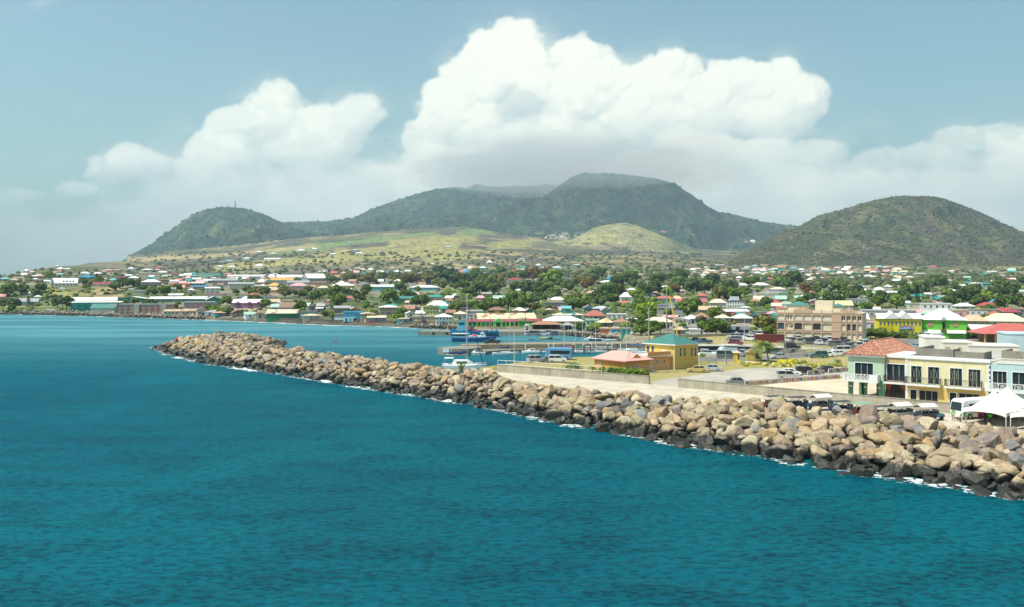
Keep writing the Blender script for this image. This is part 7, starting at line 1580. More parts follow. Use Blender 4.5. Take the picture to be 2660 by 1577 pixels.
for a, l in [((1797,746,26,9,2,WN,'mint'),'white and mint upper house in the woods'),((1929,746,27,4,5,'grey',WN),'white gable roof in the eastern woods'),((1977,746,46,4,7,'grey',WN),'broad white roofs in the eastern woods'),((2018,758,46,6,6,'lilac','cream'),'long lilac house with cream hips above the cream block'),((1822,739,22,4,4,'cream',WN),'cream and white house at the upper wood edge'),((1730,751,27,3,4,'pink',WN),'white roof among the central dark trees'),((1615,758,30,4,6,'pink','pink'),'pink double hipped roof in the central trees'),((1642,759,24,4,5,'cream',WN),'cream house right of the pink double hip'),((1895,745,24,4,4,'tan','brown'),'brown roofed house in the eastern woods'),((1768,762,20,5,3,'pink','pink'),'small pink house under the bright green tree'),((1955,766,14,12,2,'grey','grey'),'narrow grey tower house left of the long cream block'),((1965,790,26,5,6,'brown','rusty'),'dark wooden house below the long cream block'),((1935,808,24,8,3,WN,WN),'white flat houses right of the blue corniced block'),((2080,800,46,10,1,'off-white','grey'),'white flat block behind the arched building at left')]: Hs(*a,'h' if a[4]>2 else 'f',l)
Hs(1870,692,22,3,1.5,'brown',WN,'g','long low white roof at the foot of the right hill',win=0); Hs(1961,696,20,5,3,'pale blue','pale teal','h','pale teal villa at the foot of the right hill'); Hs(2003,707,18,5,4,'yellow','mint','h','yellow villa with mint roof at the foot of the right hill')
# big ones at right
def courts(r, W, Hh, dp, RH, k):
 sg = MB().box(-W*.02, W*.30, -.3, -.02, Hh*.47, Hh*.66).build('shop_sign', plain((.02,.10,.28), .5), r); text_on(sg, 'lettering', 'COURTS', (W*.14, -.32, Hh*.565), (R(90), 0, 0), 1.15, plain((.8,.8,.78), .5)); MB().box(-W*.02, W*.30, -.32, -.301, Hh*.645, Hh*.67).build('red_band', plain((.5,.03,.03), .5), sg)
 for c in (-.17, .12): b = MB(); b.add([(W*c-2.6, -.5, Hh), (W*c+2.6, -.5, Hh), (W*c, -.5, Hh+2.2), (W*c, 6, Hh+2.6), (W*c-2.6, 6, Hh), (W*c+2.6, 6, Hh)], [(0, 1, 2), (0, 2, 3, 4), (1, 5, 3, 2)]); b.build('front_gable', metalroof(PAL['white']), r)
Hs(2338,886,106,52,13,'vivid yellow',WN,'g','vivid yellow two storey shop with white gabled roofs and blue sign',rot=2,win=(2,11),depth=60,extra=courts,short='the vivid yellow shop')
def limeb(r, W, Hh, dp, RH, k):
 for s in (-1, 1):
  a, c = (-W*.5, -W*.08) if s < 0 else (W*.06, W*.47); b = MB(); b.add([(a, -1.6, Hh*.40), (c, -1.6, Hh*.40), (c, 0, Hh*.52), (a, 0, Hh*.52), (a, -1.6, Hh*.37), (c, -1.6, Hh*.37), (c, 0, Hh*.49), (a, 0, Hh*.49)], [(0, 1, 2, 3), (7, 6, 5, 4), (0, 4, 5, 1), (0, 3, 7, 4), (1, 5, 6, 2)]); b.build('awning_roof', M_WH, r)
 for c in (-.30, .25): w = MB().box(W*c-.7, W*c+.7, -.12, -.02, Hh*.68, Hh*.90).build('shuttered_window', paint((.45,.20,.18)), r)
 MB().box(-W*.06, W*.05, -.7, -.02, Hh*.52, Hh*.56).build('balcony', paint((.3,.08,.08)), r); MB().box(-W*.035, W*.025, -.1, -.02, Hh*.56, Hh*.9).build('door', M_DARK, r)
 b = MB(); b.add([(-W*.08, -1.0, Hh*1.0), (W*.07, -1.0, Hh*1.0), (-.1, -1.0, Hh*1.2), (-.1, 3, Hh*1.2), (-W*.08, 3, Hh), (W*.07, 3, Hh)], [(0, 1, 2), (0, 2, 3, 4), (1, 5, 3, 2)]); b.build('porch_gable', paint((.45,.5,.5)), r)
 sg = MB().box(-W*.05, W*.035, -.1, -.02, Hh*.07, Hh*.24).build('sign', M_TRIM, r); b = MB(); b.box(-W*.035, -W*.01, -.13, -.101, Hh*.15, Hh*.21); b.box(W*.0, W*.02, -.13, -.101, Hh*.10, Hh*.16); b.build('red_mark', plain((.6,.04,.04), .5), sg)
Hs(2452,889,108,52,28,'lime green',WN,'h','lime green two storey building with white hipped roof and pink shutters',rot=-4,win=0,depth=90,extra=limeb,short='the lime green building')
Hs(2564,884,128,24,14,'navy',WN,'g','low navy blue building with yellow edged windows and white roof',rot=-5,win=(1,8),depth=50,short='the navy building',extra=lambda r,W,Hh,dp,RH,k: [MB().box(-W*.45+i*W*.115-.75,-W*.45+i*W*.115+.75,-.09,-.02,Hh*.5,Hh*.66).build('yellow_surround',paint(PAL['yellow']),r) for i in range(8)] and None)
for a, kd, rt, l in [((2243,858,64,20,0,'off-white','pink'),'f',0,'white and pink shop behind the arched building right corner'),((2236,842,40,10,16,WN,WN),'g',8,'white gabled roof left of the vivid yellow shop'),((2310,826,130,18,1,'grey','grey'),'f',0,'very long grey lilac building with many windows'),((2381,813,38,23,1,'cream','grey'),'f',0,'cream block with four dark windows right of the long grey one'),((2434,819,72,29,1,WN,'off-white'),'f',0,'big plain white block above the lime green roof'),((2455,798,34,12,1,WN,'white'),'f',0,'white rooftop box on the plain white block'),((2507,806,50,10,8,'off-white',WN),'h',6,'white hipped upper house right of the rooftop box'),((2496,822,52,16,1,'pink','cream'),'f',0,'pale pink and cream low block'),((2543,823,44,18,1,'off-white','grey'),'f',0,'pale grey block with two windows'),((2580,823,30,18,1,'stone','grey'),'f',0,'black stained white block'),((2571,803,50,5,9,'yellow','red'),'h',4,'yellow building with orange red roof at right'),((2612,819,30,5,8,'dark grey','red'),'g',4,'red roof right of the stained block'),((2631,822,40,3,9,'dark grey','maroon'),'h',0,'maroon roofs near the right edge'),((2656,816,20,12,6,'pale blue','brown'),'h',0,'pale blue house with brown roof at the right edge'),((2532,847,60,4,16,'tan','tan'),'h',0,'buff hipped roof right of the lime green building'),((2614,848,108,6,20,'cream','cream'),'h',0,'broad rust streaked cream roof at the right'),((2585,831,34,3,12,'terracotta','terracotta'),'h',0,'terracotta hipped roof behind the streaked cream one'),((2379,823,66,3,8,'pink','pink'),'g',0,'long pink roof above the vivid yellow shop'),((2415,826,40,3,8,'cream','mint'),'h',0,'pale green curved roof behind the lime green building'),((2225,790,50,12,3,'grey','grey'),'f',0,'pale grey walls left of the gabled cream house'),((2243,787,20,15,7,'cream',WN),'x',-8,'cream gabled house above the pale yellow roof'),((2187,802,58,4,12,'off-white','lemon'),'g',6,'large pale yellow roof behind the arched building'),((2120,791,32,7,7,'pink',WN),'x',0,'pink and white gabled house left of the pale yellow roof'),((2260,813,50,5,6,'grey',WN),'g',0,'long white parapet roof above the grey lilac building'),
 ((2108,733,24,6,4,'cream',WN),'h',0,'round looking white roofed hall in the far strip'),((2166,714,13,9,3,'tan','teal'),'h',0,'tall tan house with teal roof on the hill foot'),((2182,716,17,6,5,'dark grey',WN),'h',0,'white hipped house beside the tall tan one'),((2193,727,26,5,3,'pale teal','teal'),'g',0,'teal and white pair in the far strip'),((2290,729,22,8,2,'cream',WN),'f',0,'cream two storey house on bare ground at right'),((2270,707,30,5,4,'lilac','coral'),'h',0,'group of red roofs on lilac walls at hill foot'),((2163,751,26,6,3,'blue','tan'),'g',0,'blue walled house with tan roof in the eastern woods'),((2231,751,37,4,6,'grey','mint'),'h',0,'wide mint green roof in the eastern woods'),((2283,759,21,9,4,'off-white',WN),'h',0,'white galleried house in the eastern woods'),((2308,750,18,3,5,'off-white',WN),'h',0,'white roof right of the galleried house'),((2247,768,24,5,6,'cream','salmon'),'h',0,'salmon roofed house in the eastern woods'),((2272,769,34,4,5,WN,'mint'),'g',0,'pale green roof below the salmon one'),((2308,767,40,4,4,'off-white',WN),'g',0,'long white roofs right of the pale green one'),((2433,774,26,6,6,'mint','grey'),'x',0,'mint house with grey gable in the right woods'),((2410,771,16,3,4,'blue',WN),'g',0,'blue and white shed left of the mint house'),((2536,746,30,9,3,WN,WN),'h',0,'white two tier house by the twin cypresses'),((2493,747,26,3,3,'grey',WN),'g',0,'long white roof left of the two tier house'),((2585,736,17,4,4,'pink','coral'),'h',0,'pinkish red roof above the brown field'),((2648,764,26,4,5,'pink','mint'),'g',0,'pale green roof at the right edge'),((2580,793,36,5,7,'cream','blue'),'g',0,'blue and white roof in the right trees'),((2424,697,18,4,4,'pink','coral'),'h',0,'pink villa on the terraced hill foot'),((2392,714,30,2,1.5,'grey',WN),'g',0,'long flat white roof on the hill foot'),((2491,723,14,7,2,'teal','coral'),'f',0,'small teal and coral house on the hill foot'),((2577,711,23,5,2,WN,WN),'g',0,'white villa high at right'),((2560,742,20,3,3,'teal','teal'),'g',0,'teal roof right of the twin cypresses'),((2397,698,14,3,3,'grey','dark grey'),'h',0,'dark roofed villa left of the pink one'),((2052,717,20,6,4,'cream','cream'),'h',0,'cream house high in the far strip')]: Hs(*a,kd,l,rot=rt)
# scattered houses that fill the districts between the ones above
def auto_label(x, y, D, wall, roof, kind, W):
 near = sorted(LM.items(), key=lambda q: ((q[1][0]-x)/1.0)**2+((q[1][1]-y)*2.2)**2)[:2]; nm, (lx, ly, ld) = near[0]
 rel = ('behind' if y < ly-6 else 'in front of') if abs(lx-x) < 16 else ('left of' if x < lx else 'right of')
 if abs(lx-x) >= 16 and abs(ly-y) > 10: rel = ('above and ' if y < ly else 'below and ')+rel
 sz = 'tiny' if W < 7 else ('small' if W < 10 else ('wide' if W > 15 else ''))
 rt = {'h': 'hipped', 'g': 'gabled', 'x': 'front gabled', 'f': 'flat'}[kind]
 return ' '.join(f'{sz} {wall} house with {roof} {rt} roof {rel} {nm}'.split())
NOLAB = ['leftmost small white roof above the dark verandah house', 'pink house with maroon roof above the verandah house', 'white gabled house left of the pale teal warehouse', 'narrow pale teal box beside the pale teal warehouse', 'brown flat fronted house right of the dark verandah house', 'small white house right of the brown fronted one', 'tan house with white roof below the pale teal warehouse', 'long brown house with white roof left of the flats', 'dark grey house in front of the pale teal warehouse', 'tiny grey house right of the pale teal warehouse', 'white house with pale blue roof left of the flats', 'small tan house above the blue strip roof', 'tiny coral roofed house above the blue strip roof']
SEEN = {}
FAR = MB(); FARC = []
def merged_house(p, W, h, rh, kind, wall, roof, rz):
 """one plain small house added to the mesh of the far districts"""
 dp = W*.8; ca, sa = math.cos(rz), math.sin(rz); q = lambda x, y, z: (p.x+x*ca-y*sa, p.y+x*sa+y*ca, p.z-.3+z)
 x0, x1, o = -W/2, W/2, .4; n0 = FAR.n
 FAR.add([q(x, y, z) for z in (-2, h) for y in (0, dp) for x in (x0, x1)], [(0, 1, 5, 4), (2, 6, 7, 3), (0, 4, 6, 2), (1, 3, 7, 5)]); k1 = FAR.n
 c = [q(x0-o, -o, h), q(x1+o, -o, h), q(x1+o, dp+o, h), q(x0-o, dp+o, h)]; k = W*.22 if kind == 'h' else W/2+o
 FAR.add(c+[q(-k, dp/2, h+rh), q(k, dp/2, h+rh)], [(0, 1, 5, 4), (1, 2, 5), (2, 3, 4, 5), (3, 0, 4)]); k2 = FAR.n
 for i in range(max(1, int(W/3))): a = x0+1+i*3; FAR.add([q(a, -.06, h*.4), q(a+.9, -.06, h*.4), q(a+.9, -.06, h*.78), q(a, -.06, h*.78)], [(0, 1, 2, 3)])
 FARC.extend([PAL[wall]]*(k1-n0)+[PAL[roof]]*(k2-k1)+[(.03, .035, .04)]*(FAR.n-k2))
def filler(n, x0, x1, y0, y1, w0, w1, seed, own=0, walls=None, roofs=None):
 rg = random.Random(seed); made = 0
 walls = walls or ['white', 'off-white', 'cream', 'tan', 'pink', 'pale teal', 'grey', 'yellow', 'peach', 'pale blue', 'mint', 'stone']; roofs = roofs or ['white', 'white', 'white', 'cream', 'rusty', 'pink', 'coral', 'mint', 'grey', 'tan', 'brown', 'teal']
 for _ in range(n*14):
  if made >= n: break
  x, y = rg.uniform(x0, x1), rg.uniform(y0, y1); p = on_land(x, y); w = rg.uniform(w0, w1); W = w*p.y/F
  if any(abs(p.x-a) < (W/2+c)*.95 and abs(p.y-b) < (5+c) for a, b, c in BFOOT): continue
  kind = rg.choice('hhggx'); wall, roof = rg.choice(walls), rg.choice(roofs); hh, rr = rg.uniform(.26, .5)*w if w < 22 else 8, rg.uniform(.18, .36)*w
  if made < own:
   l = auto_label(x, y, p.y, wall, roof, kind, W); SEEN[l] = SEEN.get(l, 0)+1
   if SEEN[l] > 1 or len(l.split()) > 16: continue
   r = house(x, y, w, hh, rr, wall, roof, kind, l, rust=.5 if roof == 'rusty' else 0); r['group'] = 'small houses of the town'
  else:
   merged_house(p, W, max(2.4, hh*p.y/F), max(.6, rr*p.y/F), 'h' if kind == 'h' else 'g', wall, roof, rg.uniform(-.3, .3)); BFOOT.append((p.x, p.y+W*.4, W*.45))
  made += 1
for r in [o for o in C.objects if o.get('category') == 'house' and not o.get('label')]: r['label'] = NOLAB.pop(0)
filler(30, 640, 1200, 763, 815, 18, 28, 1, 12); filler(20, 1230, 1700, 760, 822, 18, 26, 2, 9); filler(16, 1700, 2080, 762, 835, 18, 28, 3, 8)
filler(44, 820, 1420, 702, 716, 11, 18, 4); filler(120, 1760, 2330, 698, 730, 9, 17, 5); filler(30, 2300, 2650, 706, 745, 11, 20, 6); filler(18, 2080, 2600, 757, 800, 16, 26, 7, 5); filler(34, 420, 760, 716, 762, 13, 22, 8, 3); filler(22, 60, 420, 704, 738, 9, 15, 9); filler(24, 600, 1100, 725, 770, 15, 22, 10, 3, ['white', 'grey', 'cream', 'pink'], ['white', 'grey', 'rusty', 'white'])
m, T = new_mat('far_house_colours'); finish(m, T, T.n('ShaderNodeVertexColor', layer_name='Col').outputs[0], .7, .3); me = FAR.mesh('far_houses', m)
at_ = me.color_attributes.new('Col', 'FLOAT_COLOR', 'POINT'); at_.data.foreach_set('color', np.concatenate([np.array(FARC), np.ones((len(FARC), 1))], 1).astype(np.float32).ravel())
o = link('far_houses', me); tag(o, 'further small houses scattered through the town and its far strips', 'houses', 'small houses of the town', 'stuff')

# ---------------------------------------------------------------- trees
def leaf_mat():
 m, T = new_mat('foliage'); at = T.n('ShaderNodeVertexColor', layer_name='Col').outputs[0]; oc = T.n('ShaderNodeObjectInfo').outputs['Color']
 c = T.mix(1., at, oc, blend='MULTIPLY'); b = finish(m, T, c, .7, .25); return m
M_LEAF = leaf_mat(); M_BARK = paint((.14, .11, .085), .9)
def crown_mesh(seed, n_leaf=1500, flat=.7, clumps=16, lean=0., leaf=.085, open_=0.):
 """crown of unit radius, base near z=0: clumps of leaves, later filled with added dark opaque cores"""
 rg = np.random.default_rng(seed); cl = []
 for i in range(clumps):
  a = rg.uniform(0, 2*math.pi); e = rg.uniform(-.15, 1.); rr = rg.uniform(.25, .78); cl.append((math.cos(a)*rr*math.sqrt(max(0, 1-e*e*.6)), math.sin(a)*rr*math.sqrt(max(0, 1-e*e*.6)), e*flat*.8, rg.uniform(.24, .44)))
 cl = np.array(cl); V = []; Fc = []; Cc = []
 k = rg.integers(0, clumps, n_leaf); d = rg.normal(size=(n_leaf, 3)); d /= np.linalg.norm(d, axis=1)[:, None]; d[:, 2] = np.abs(d[:, 2])*rg.choice([1, 1, 1, -.5], n_leaf)
 r = cl[k, 3]*rg.uniform(.72, 1.08, n_leaf); P = cl[k, :3]+d*r[:, None]*np.array([1, 1, .8]); P[:, 2] = np.maximum(P[:, 2], -.12)
 nrm = d+rg.normal(size=(n_leaf, 3))*.55; nrm /= np.linalg.norm(nrm, axis=1)[:, None]
 t = np.cross(nrm, rg.normal(size=(n_leaf, 3))); t /= np.linalg.norm(t, axis=1)[:, None]; b = np.cross(nrm, t); s = leaf*rg.uniform(.6, 1.5, n_leaf)
 quad = np.stack([P-t*s[:, None]-b*s[:, None]*.6, P+t*s[:, None]-b*s[:, None]*.7, P+t*s[:, None]*.8+b*s[:, None]*.8, P-t*s[:, None]*.9+b*s[:, None]*.6], 1)
 V = quad.reshape(-1, 3); Fc = np.arange(len(V)).reshape(-1, 4)
 tone = (.62+.5*rg.random(n_leaf))*(.75+.5*rg.random(clumps)[k]); hue = rg.uniform(.85, 1.25, n_leaf)
 col = np.stack([tone*hue, tone, tone*.8], 1); C4 = np.repeat(col, 4, 0)
 return V, Fc, C4, cl
CROWNS = []
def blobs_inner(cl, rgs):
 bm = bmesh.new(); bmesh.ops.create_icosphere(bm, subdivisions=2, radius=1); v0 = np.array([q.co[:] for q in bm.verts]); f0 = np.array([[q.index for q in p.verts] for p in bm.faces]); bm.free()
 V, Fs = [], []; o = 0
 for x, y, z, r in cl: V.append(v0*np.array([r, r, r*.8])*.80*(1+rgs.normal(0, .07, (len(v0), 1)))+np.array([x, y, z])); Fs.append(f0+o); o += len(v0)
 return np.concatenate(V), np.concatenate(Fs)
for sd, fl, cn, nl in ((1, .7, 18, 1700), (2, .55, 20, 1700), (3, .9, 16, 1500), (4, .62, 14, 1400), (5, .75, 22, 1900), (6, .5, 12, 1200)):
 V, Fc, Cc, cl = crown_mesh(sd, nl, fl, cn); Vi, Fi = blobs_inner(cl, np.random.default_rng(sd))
 F2 = np.concatenate([Fc, np.concatenate([Fi, Fi[:, 2:3]], 1)+len(V)]); V2 = np.concatenate([V, Vi]); C2 = np.concatenate([Cc, np.full((len(Vi), 3), .5)])  # added filler lobes, coloured darker than the leaves, block the view through
 me = bpy.data.meshes.new('crown'); me.from_pydata([tuple(q) for q in V2], [], [tuple(q) for q in Fc]+[tuple(int(i)+len(V) for i in q) for q in Fi])
 a = me.color_attributes.new('Col', 'FLOAT_COLOR', 'POINT'); a.data.foreach_set('color', np.concatenate([C2, np.ones((len(V2), 1))], 1).astype(np.float32).ravel()); me.materials.append(M_LEAF); CROWNS.append(me)
tb = MB(); tb.tube((0, 0, -.35), (.02, 0, .3), .055, .04, 7)
for a in range(5): t = a*1.26; tb.tube((.02, 0, .18), (math.cos(t)*.34, math.sin(t)*.34, .52), .03, .012, 5)
TRUNK = tb.mesh('trunk', M_BARK)
TCOL = {'dark green': (.080, .135, .030), 'mid green': (.115, .185, .034), 'bright green': (.18, .27, .028), 'olive': (.155, .16, .045), 'blue green': (.09, .13, .06), 'reddish': (.19, .11, .04), 'yellowish': (.26, .26, .05), 'deep shade green': (.058, .10, .030)}
NT_ = [0]; TSEEN = {}
def tree_label(col, shape, x, y, extra=None):
 if extra: return extra
 near = sorted(LM.items(), key=lambda q: (q[1][0]-x)**2+((q[1][1]-y)*2.)**2)[0]; nm, (lx, ly, ld) = near; dx, dy = x-lx, y-ly
 far = 'well ' if math.hypot(dx, dy*2) > 75 else ''
 rel = ('behind' if dy < 0 else 'in front of') if abs(dx) < 14 else ('left of' if dx < 0 else 'right of')
 if abs(dx) >= 14: rel = far+(('above and ' if dy < -12 else 'below and ' if dy > 8 else '')+rel)
 return f'{shape} {col} tree {rel} {nm}'
def tree(x, y, wpx, col='mid green', label=None, hk=1., loc=None, kind=None):
 """x, y: picture column and row of the foot; wpx: crown width in picture pixels"""
 p = loc or on_land(x, y); rad = wpx*p.y/F/2; rg = random.Random(int(x*31+y*17)); i = rg.randrange(6) if kind is None else kind
 shape = ['domed', 'broad', 'tall crowned', 'spreading', 'many lobed', 'flat topped'][i]; l = tree_label(col, shape, x, y, label)
 r = empty('tree', (p.x, p.y, p.z-.1), rg.uniform(0, 6.28), l, 'tree', 'trees of the town'); th = rad*.55
 c = link('crown', CROWNS[i], r, (0, 0, th), None, (rad, rad, rad*hk*1.05)); q = TCOL[col]; j = rg.uniform(.82, 1.2); c.color = (q[0]*j, q[1]*j, q[2]*j, 1)
 t = link('trunk', TRUNK, r, (0, 0, th*.5), None, (rad*1.3, rad*1.3, max(.5, rad*1.5))); NT_[0] += 1
 TSEEN[l] = TSEEN.get(l, 0)+1
 return r
DG, MG, BG, OL, BL, RD, YL, SH = 'dark green', 'mid green', 'bright green', 'olive', 'blue green', 'reddish', 'yellowish', 'deep shade green'
T_ = [ # big recognisable ones: x, foot y, width, colour
(60,765,42,DG),(20,770,50,MG),(105,762,36,DG),(90,770,32,MG),(40,800,40,DG),(5,800,34,MG),(130,730,30,BG),(150,800,38,DG),(172,803,44,DG),(32,810,26,MG),(215,742,30,MG),(238,744,26,OL),(225,752,22,DG),(258,740,28,MG),(300,755,34,MG),(318,750,38,DG),(330,742,26,DG),(345,752,44,DG),(372,758,30,DG),(395,770,34,MG),(420,762,26,OL),(430,768,36,MG),(460,758,30,OL),(350,790,24,BG),(326,792,22,MG),(388,800,38,BL),(455,805,22,DG),(545,812,32,DG),(560,818,38,BG),(590,820,36,MG),(590,795,34,MG),(615,765,22,DG),(640,760,30,MG),(655,768,30,MG),(680,765,26,OL),(660,790,40,MG),(690,800,36,MG),(665,762,26,DG),(690,768,32,MG),(740,775,40,OL),(765,770,28,MG),(800,765,30,DG),(790,775,36,MG),(812,785,44,DG),(830,780,44,MG),(870,785,58,MG),(880,805,56,MG),(900,770,32,DG),(785,818,26,MG),(780,812,46,DG),(845,822,26,MG),(865,830,28,MG),(920,775,34,DG),(952,765,34,DG),(935,785,36,MG),(948,770,24,MG),(940,735,26,OL),(860,735,30,MG),(900,730,34,OL),(920,733,36,OL),(960,740,46,OL),(995,728,30,DG),(1030,735,34,OL),(1080,738,40,OL),(1010,790,52,MG),(1055,785,44,DG),(1040,760,40,MG),(1070,780,34,DG),(1085,760,26,MG),(1095,798,50,DG),(1075,795,28,BG),(1020,770,24,DG),(950,802,24,MG),(1035,838,40,BG),(1045,822,32,MG),(1180,812,36,DG),(1200,808,34,MG),(1215,808,36,MG),(1250,815,50,DG),(1232,805,36,MG),
(1140,715,40,SH),(1165,735,60,SH),(1190,745,50,SH),(1215,738,44,SH),(1115,735,50,OL),(1060,745,50,OL),(1230,730,44,DG),(1235,715,26,DG),(1255,733,36,BG),(1270,745,44,MG),(1205,752,36,MG),(1180,755,32,MG),(1150,752,32,OL),(1135,742,24,MG),(1260,735,40,DG),(1290,740,46,OL),(1300,715,36,DG),(1330,730,40,MG),(1360,728,34,DG),(1220,770,40,DG),(1245,765,50,MG),(1280,765,44,MG),(1300,755,34,DG),(1340,758,36,DG),(1365,765,52,SH),(1395,765,52,DG),(1420,765,46,MG),(1440,740,58,BG),(1410,735,34,BG),(1385,730,50,RD),(1420,722,44,RD),(1370,712,22,DG),(1460,755,48,DG),(1480,760,44,DG),(1440,780,46,MG),(1500,745,40,OL),(1520,745,44,OL),(1540,735,34,DG),(1555,728,46,DG),(1525,755,40,RD),(1500,785,42,OL),(1480,790,40,MG),(1520,800,48,MG),(1490,810,50,MG),(1560,800,46,MG),(1545,790,44,DG),(1580,775,60,DG),(1590,790,40,MG),(1605,770,44,OL),(1620,745,50,DG),(1600,745,40,DG),(1640,735,46,MG),(1645,750,38,DG),(1655,785,46,BG),(1685,770,48,SH),(1700,760,44,SH),(1670,760,36,DG),(1710,740,46,DG),(1735,770,40,BG),(1760,750,44,MG),(1750,765,38,RD),(1745,735,34,DG),(1770,735,50,DG),(1800,765,54,SH),(1830,765,50,DG),(1850,750,54,SH),(1880,760,46,DG),(1900,765,56,SH),(1870,785,56,OL),(1905,785,54,MG),(1935,770,38,MG),(1945,745,40,DG),(1960,740,34,MG),(1340,790,54,MG),(1370,800,48,MG),(1400,790,50,DG),(1320,805,56,MG),(1290,810,56,MG),(1270,800,44,MG),(1235,820,34,MG),(1350,810,50,MG),(1390,810,38,OL),(1415,820,22,MG),(1425,805,20,OL),(1470,800,36,MG),(1550,812,34,OL),(1660,812,60,MG),(1690,805,52,MG),(1710,815,50,BG),(1680,835,66,BG),(1660,838,36,MG),(1640,842,26,DG),(1665,855,34,DG),(1735,825,36,BG),(1785,825,64,MG),(1800,810,50,DG),(1850,832,50,BG),(1865,818,34,MG),(1990,800,38,DG),(1995,806,24,BG),(2080,790,26,MG),(1955,820,16,MG),
(2030,745,44,MG),(2060,745,54,SH),(2045,752,40,DG),(2090,765,40,RD),(2100,785,42,DG),(2120,765,34,MG),(2140,755,36,DG),(2180,765,52,MG),(2200,780,58,DG),(2160,785,40,MG),(2165,800,60,SH),(2225,770,46,SH),(2215,785,40,DG),(2250,785,50,MG),(2280,800,52,MG),(2250,815,44,MG),(2290,780,36,DG),(2330,805,60,MG),(2320,785,40,DG),(2360,780,58,DG),(2395,770,40,SH),(2420,755,44,DG),(2445,748,50,DG),(2380,755,36,MG),(2345,750,34,DG),(2460,775,40,MG),(2470,800,54,DG),(2500,790,60,SH),(2520,780,52,DG),(2545,800,56,DG),(2560,785,44,BG),(2580,770,40,DG),(2600,760,48,DG),(2620,775,50,SH),(2610,805,60,DG),(2640,790,44,DG),(2630,760,40,DG),(2655,805,40,OL),(2570,815,40,MG),(2480,760,36,DG),(2530,765,40,DG),(2655,740,30,DG),
(1505,868,34,MG),(1545,868,44,BG),(1628,866,40,BG),(1690,870,60,MG),(1715,866,46,MG),(1665,872,44,MG),(1860,872,64,MG),(1835,870,60,MG),(1880,868,56,MG),(1985,872,72,OL),(2010,868,60,OL),(2000,874,44,MG),(1960,868,30,BG),(1775,852,26,BG),(1820,846,34,BL),(2236,884,44,BG),(2262,884,46,MG),(2290,884,40,MG),(2318,886,30,DG),(2345,886,30,MG),(2370,886,28,MG),(2392,886,26,DG),(2305,886,28,BG),(2332,886,28,DG),(2274,880,40,DG),(2505,896,44,MG),(2530,896,44,SH),(2560,842,36,OL)]
extra_lab = {(1860,872,64): 'flame tree with scattered orange blossom left of the dark blue store', (1835,870,60): 'olive tree at left side of the orange blossomed flame tree', (1985,872,72): 'largest dark flame tree left of the emerald house', (2530,896,44): 'dark shrub like tree beside the curved street lamp'}
for x, y, w, c in T_: tree(x, y, w, c, extra_lab.get((x, y, w)))
fl_mat = plain((.55, .16, .02), .6)
def blossoms(px, py, wpx, seed, label):
 p = on_land(px, py); rg = np.random.default_rng(seed); rad = wpx*p.y/F/2; n = 90; d = rg.normal(size=(n, 3)); d /= np.linalg.norm(d, axis=1)[:, None]; d[:, 2] = abs(d[:, 2]); d[:, 1] = -abs(d[:, 1]); P = d*rad*np.array([.95, .95, .75])+np.array([0, 0, rad*.55]); b = MB()
 for q in P: s = .16; b.add([(q[0]-s, q[1], q[2]), (q[0]+s, q[1]-.1, q[2]), (q[0]+s*.6, q[1], q[2]+s), (q[0]-s, q[1]+.1, q[2]+s*.8)], [(0, 1, 2, 3)])
 return b, p
for o in [q for q in C.objects if q.get('label', '').startswith('flame tree with') or q.get('label', '').startswith('largest dark flame')]:
 b, p = blossoms(1860 if 'scattered' in o['label'] else 1985, 872, 64, 3, ''); ob = b.build('blossom', fl_mat, o)
# smaller shrubs, conifers and palms
def palm(x, y, h, label, D=None, lean=.0, z=None, crown=1.6, dark=1., nfr=18):
 p = on_land(x, y) if D is None else Vector(((x-1330)/F*D, D, z)); r = empty('palm_tree', p, 0, label, 'palm tree', 'palms'); b = MB(); n = 8; pts = [Vector((lean*(i/n)**1.6, 0, h*i/n)) for i in range(n+1)]
 for i in range(n): b.tube(pts[i], pts[i+1], .14*(1.25-.6*i/n), .14*(1.25-.6*(i+1)/n), 8)
 b.build('trunk', M_BARK, r); rg = random.Random(int(x)); top = pts[-1]
 for k in range(nfr):
  a = k*2.399; up = rg.uniform(-.25, 1.0); L = crown*rg.uniform(.85, 1.15); b = MB(); seg = 6; q = []
  for i in range(seg+1): t = i/seg; q.append(top+Vector((math.cos(a)*L*t*(.9 if up > .5 else 1), math.sin(a)*L*t*(.9 if up > .5 else 1), L*(up*t*.8-1.0*t*t*.75))))
  for i in range(seg):
   w = .24*crown/1.6*math.sin(math.pi*(i+.6)/(seg+.6))+.03; w2 = .24*crown/1.6*math.sin(math.pi*min(1, (i+1.6)/(seg+.6)))+.01; sd = Vector((-math.sin(a), math.cos(a), 0)); dn = Vector((0, 0, -1))
   for s in (-1, 1):
    for u in (0, .5): f0, f1 = q[i].lerp(q[i+1], u), q[i].lerp(q[i+1], u+.38); b.add([f0, f1, f1+sd*s*w2*2.2+dn*w2*1.3, f0+sd*s*w*2.2+dn*w*1.3+(q[i+1]-q[i])*.3], [(0, 1, 2, 3)])
  g_ = rg.uniform(.7, 1.3)*dark; b.build('frond', plain((.10*g_, .16*g_, .02*g_), .5) if k % 4 else plain((.22*dark, .22*dark, .03*dark), .6), r)
palm(1996, 942, 4.6, 'leaning coconut palm bending left beside the yellow kiosk', D=(CH-3)*F/(939-HZ), z=3, lean=-1.2, crown=3.3, nfr=26)
palm(1488, 968, 1.0, 'low squat palm behind the white railing', D=216, z=3, crown=2.7, nfr=22); palm(1585, 965, 1.5, 'small bright palm in front of the pink roofed store', D=203.5, z=3, crown=1.3); palm(1538, 965, 1.3, 'tiny palm left of the hedge', D=207, z=3, crown=1.1); palm(2174, 955, 1.6, 'young palm on the grass before the mint corner house', D=(CH-3)*F/(953-HZ), z=3, crown=1.1)
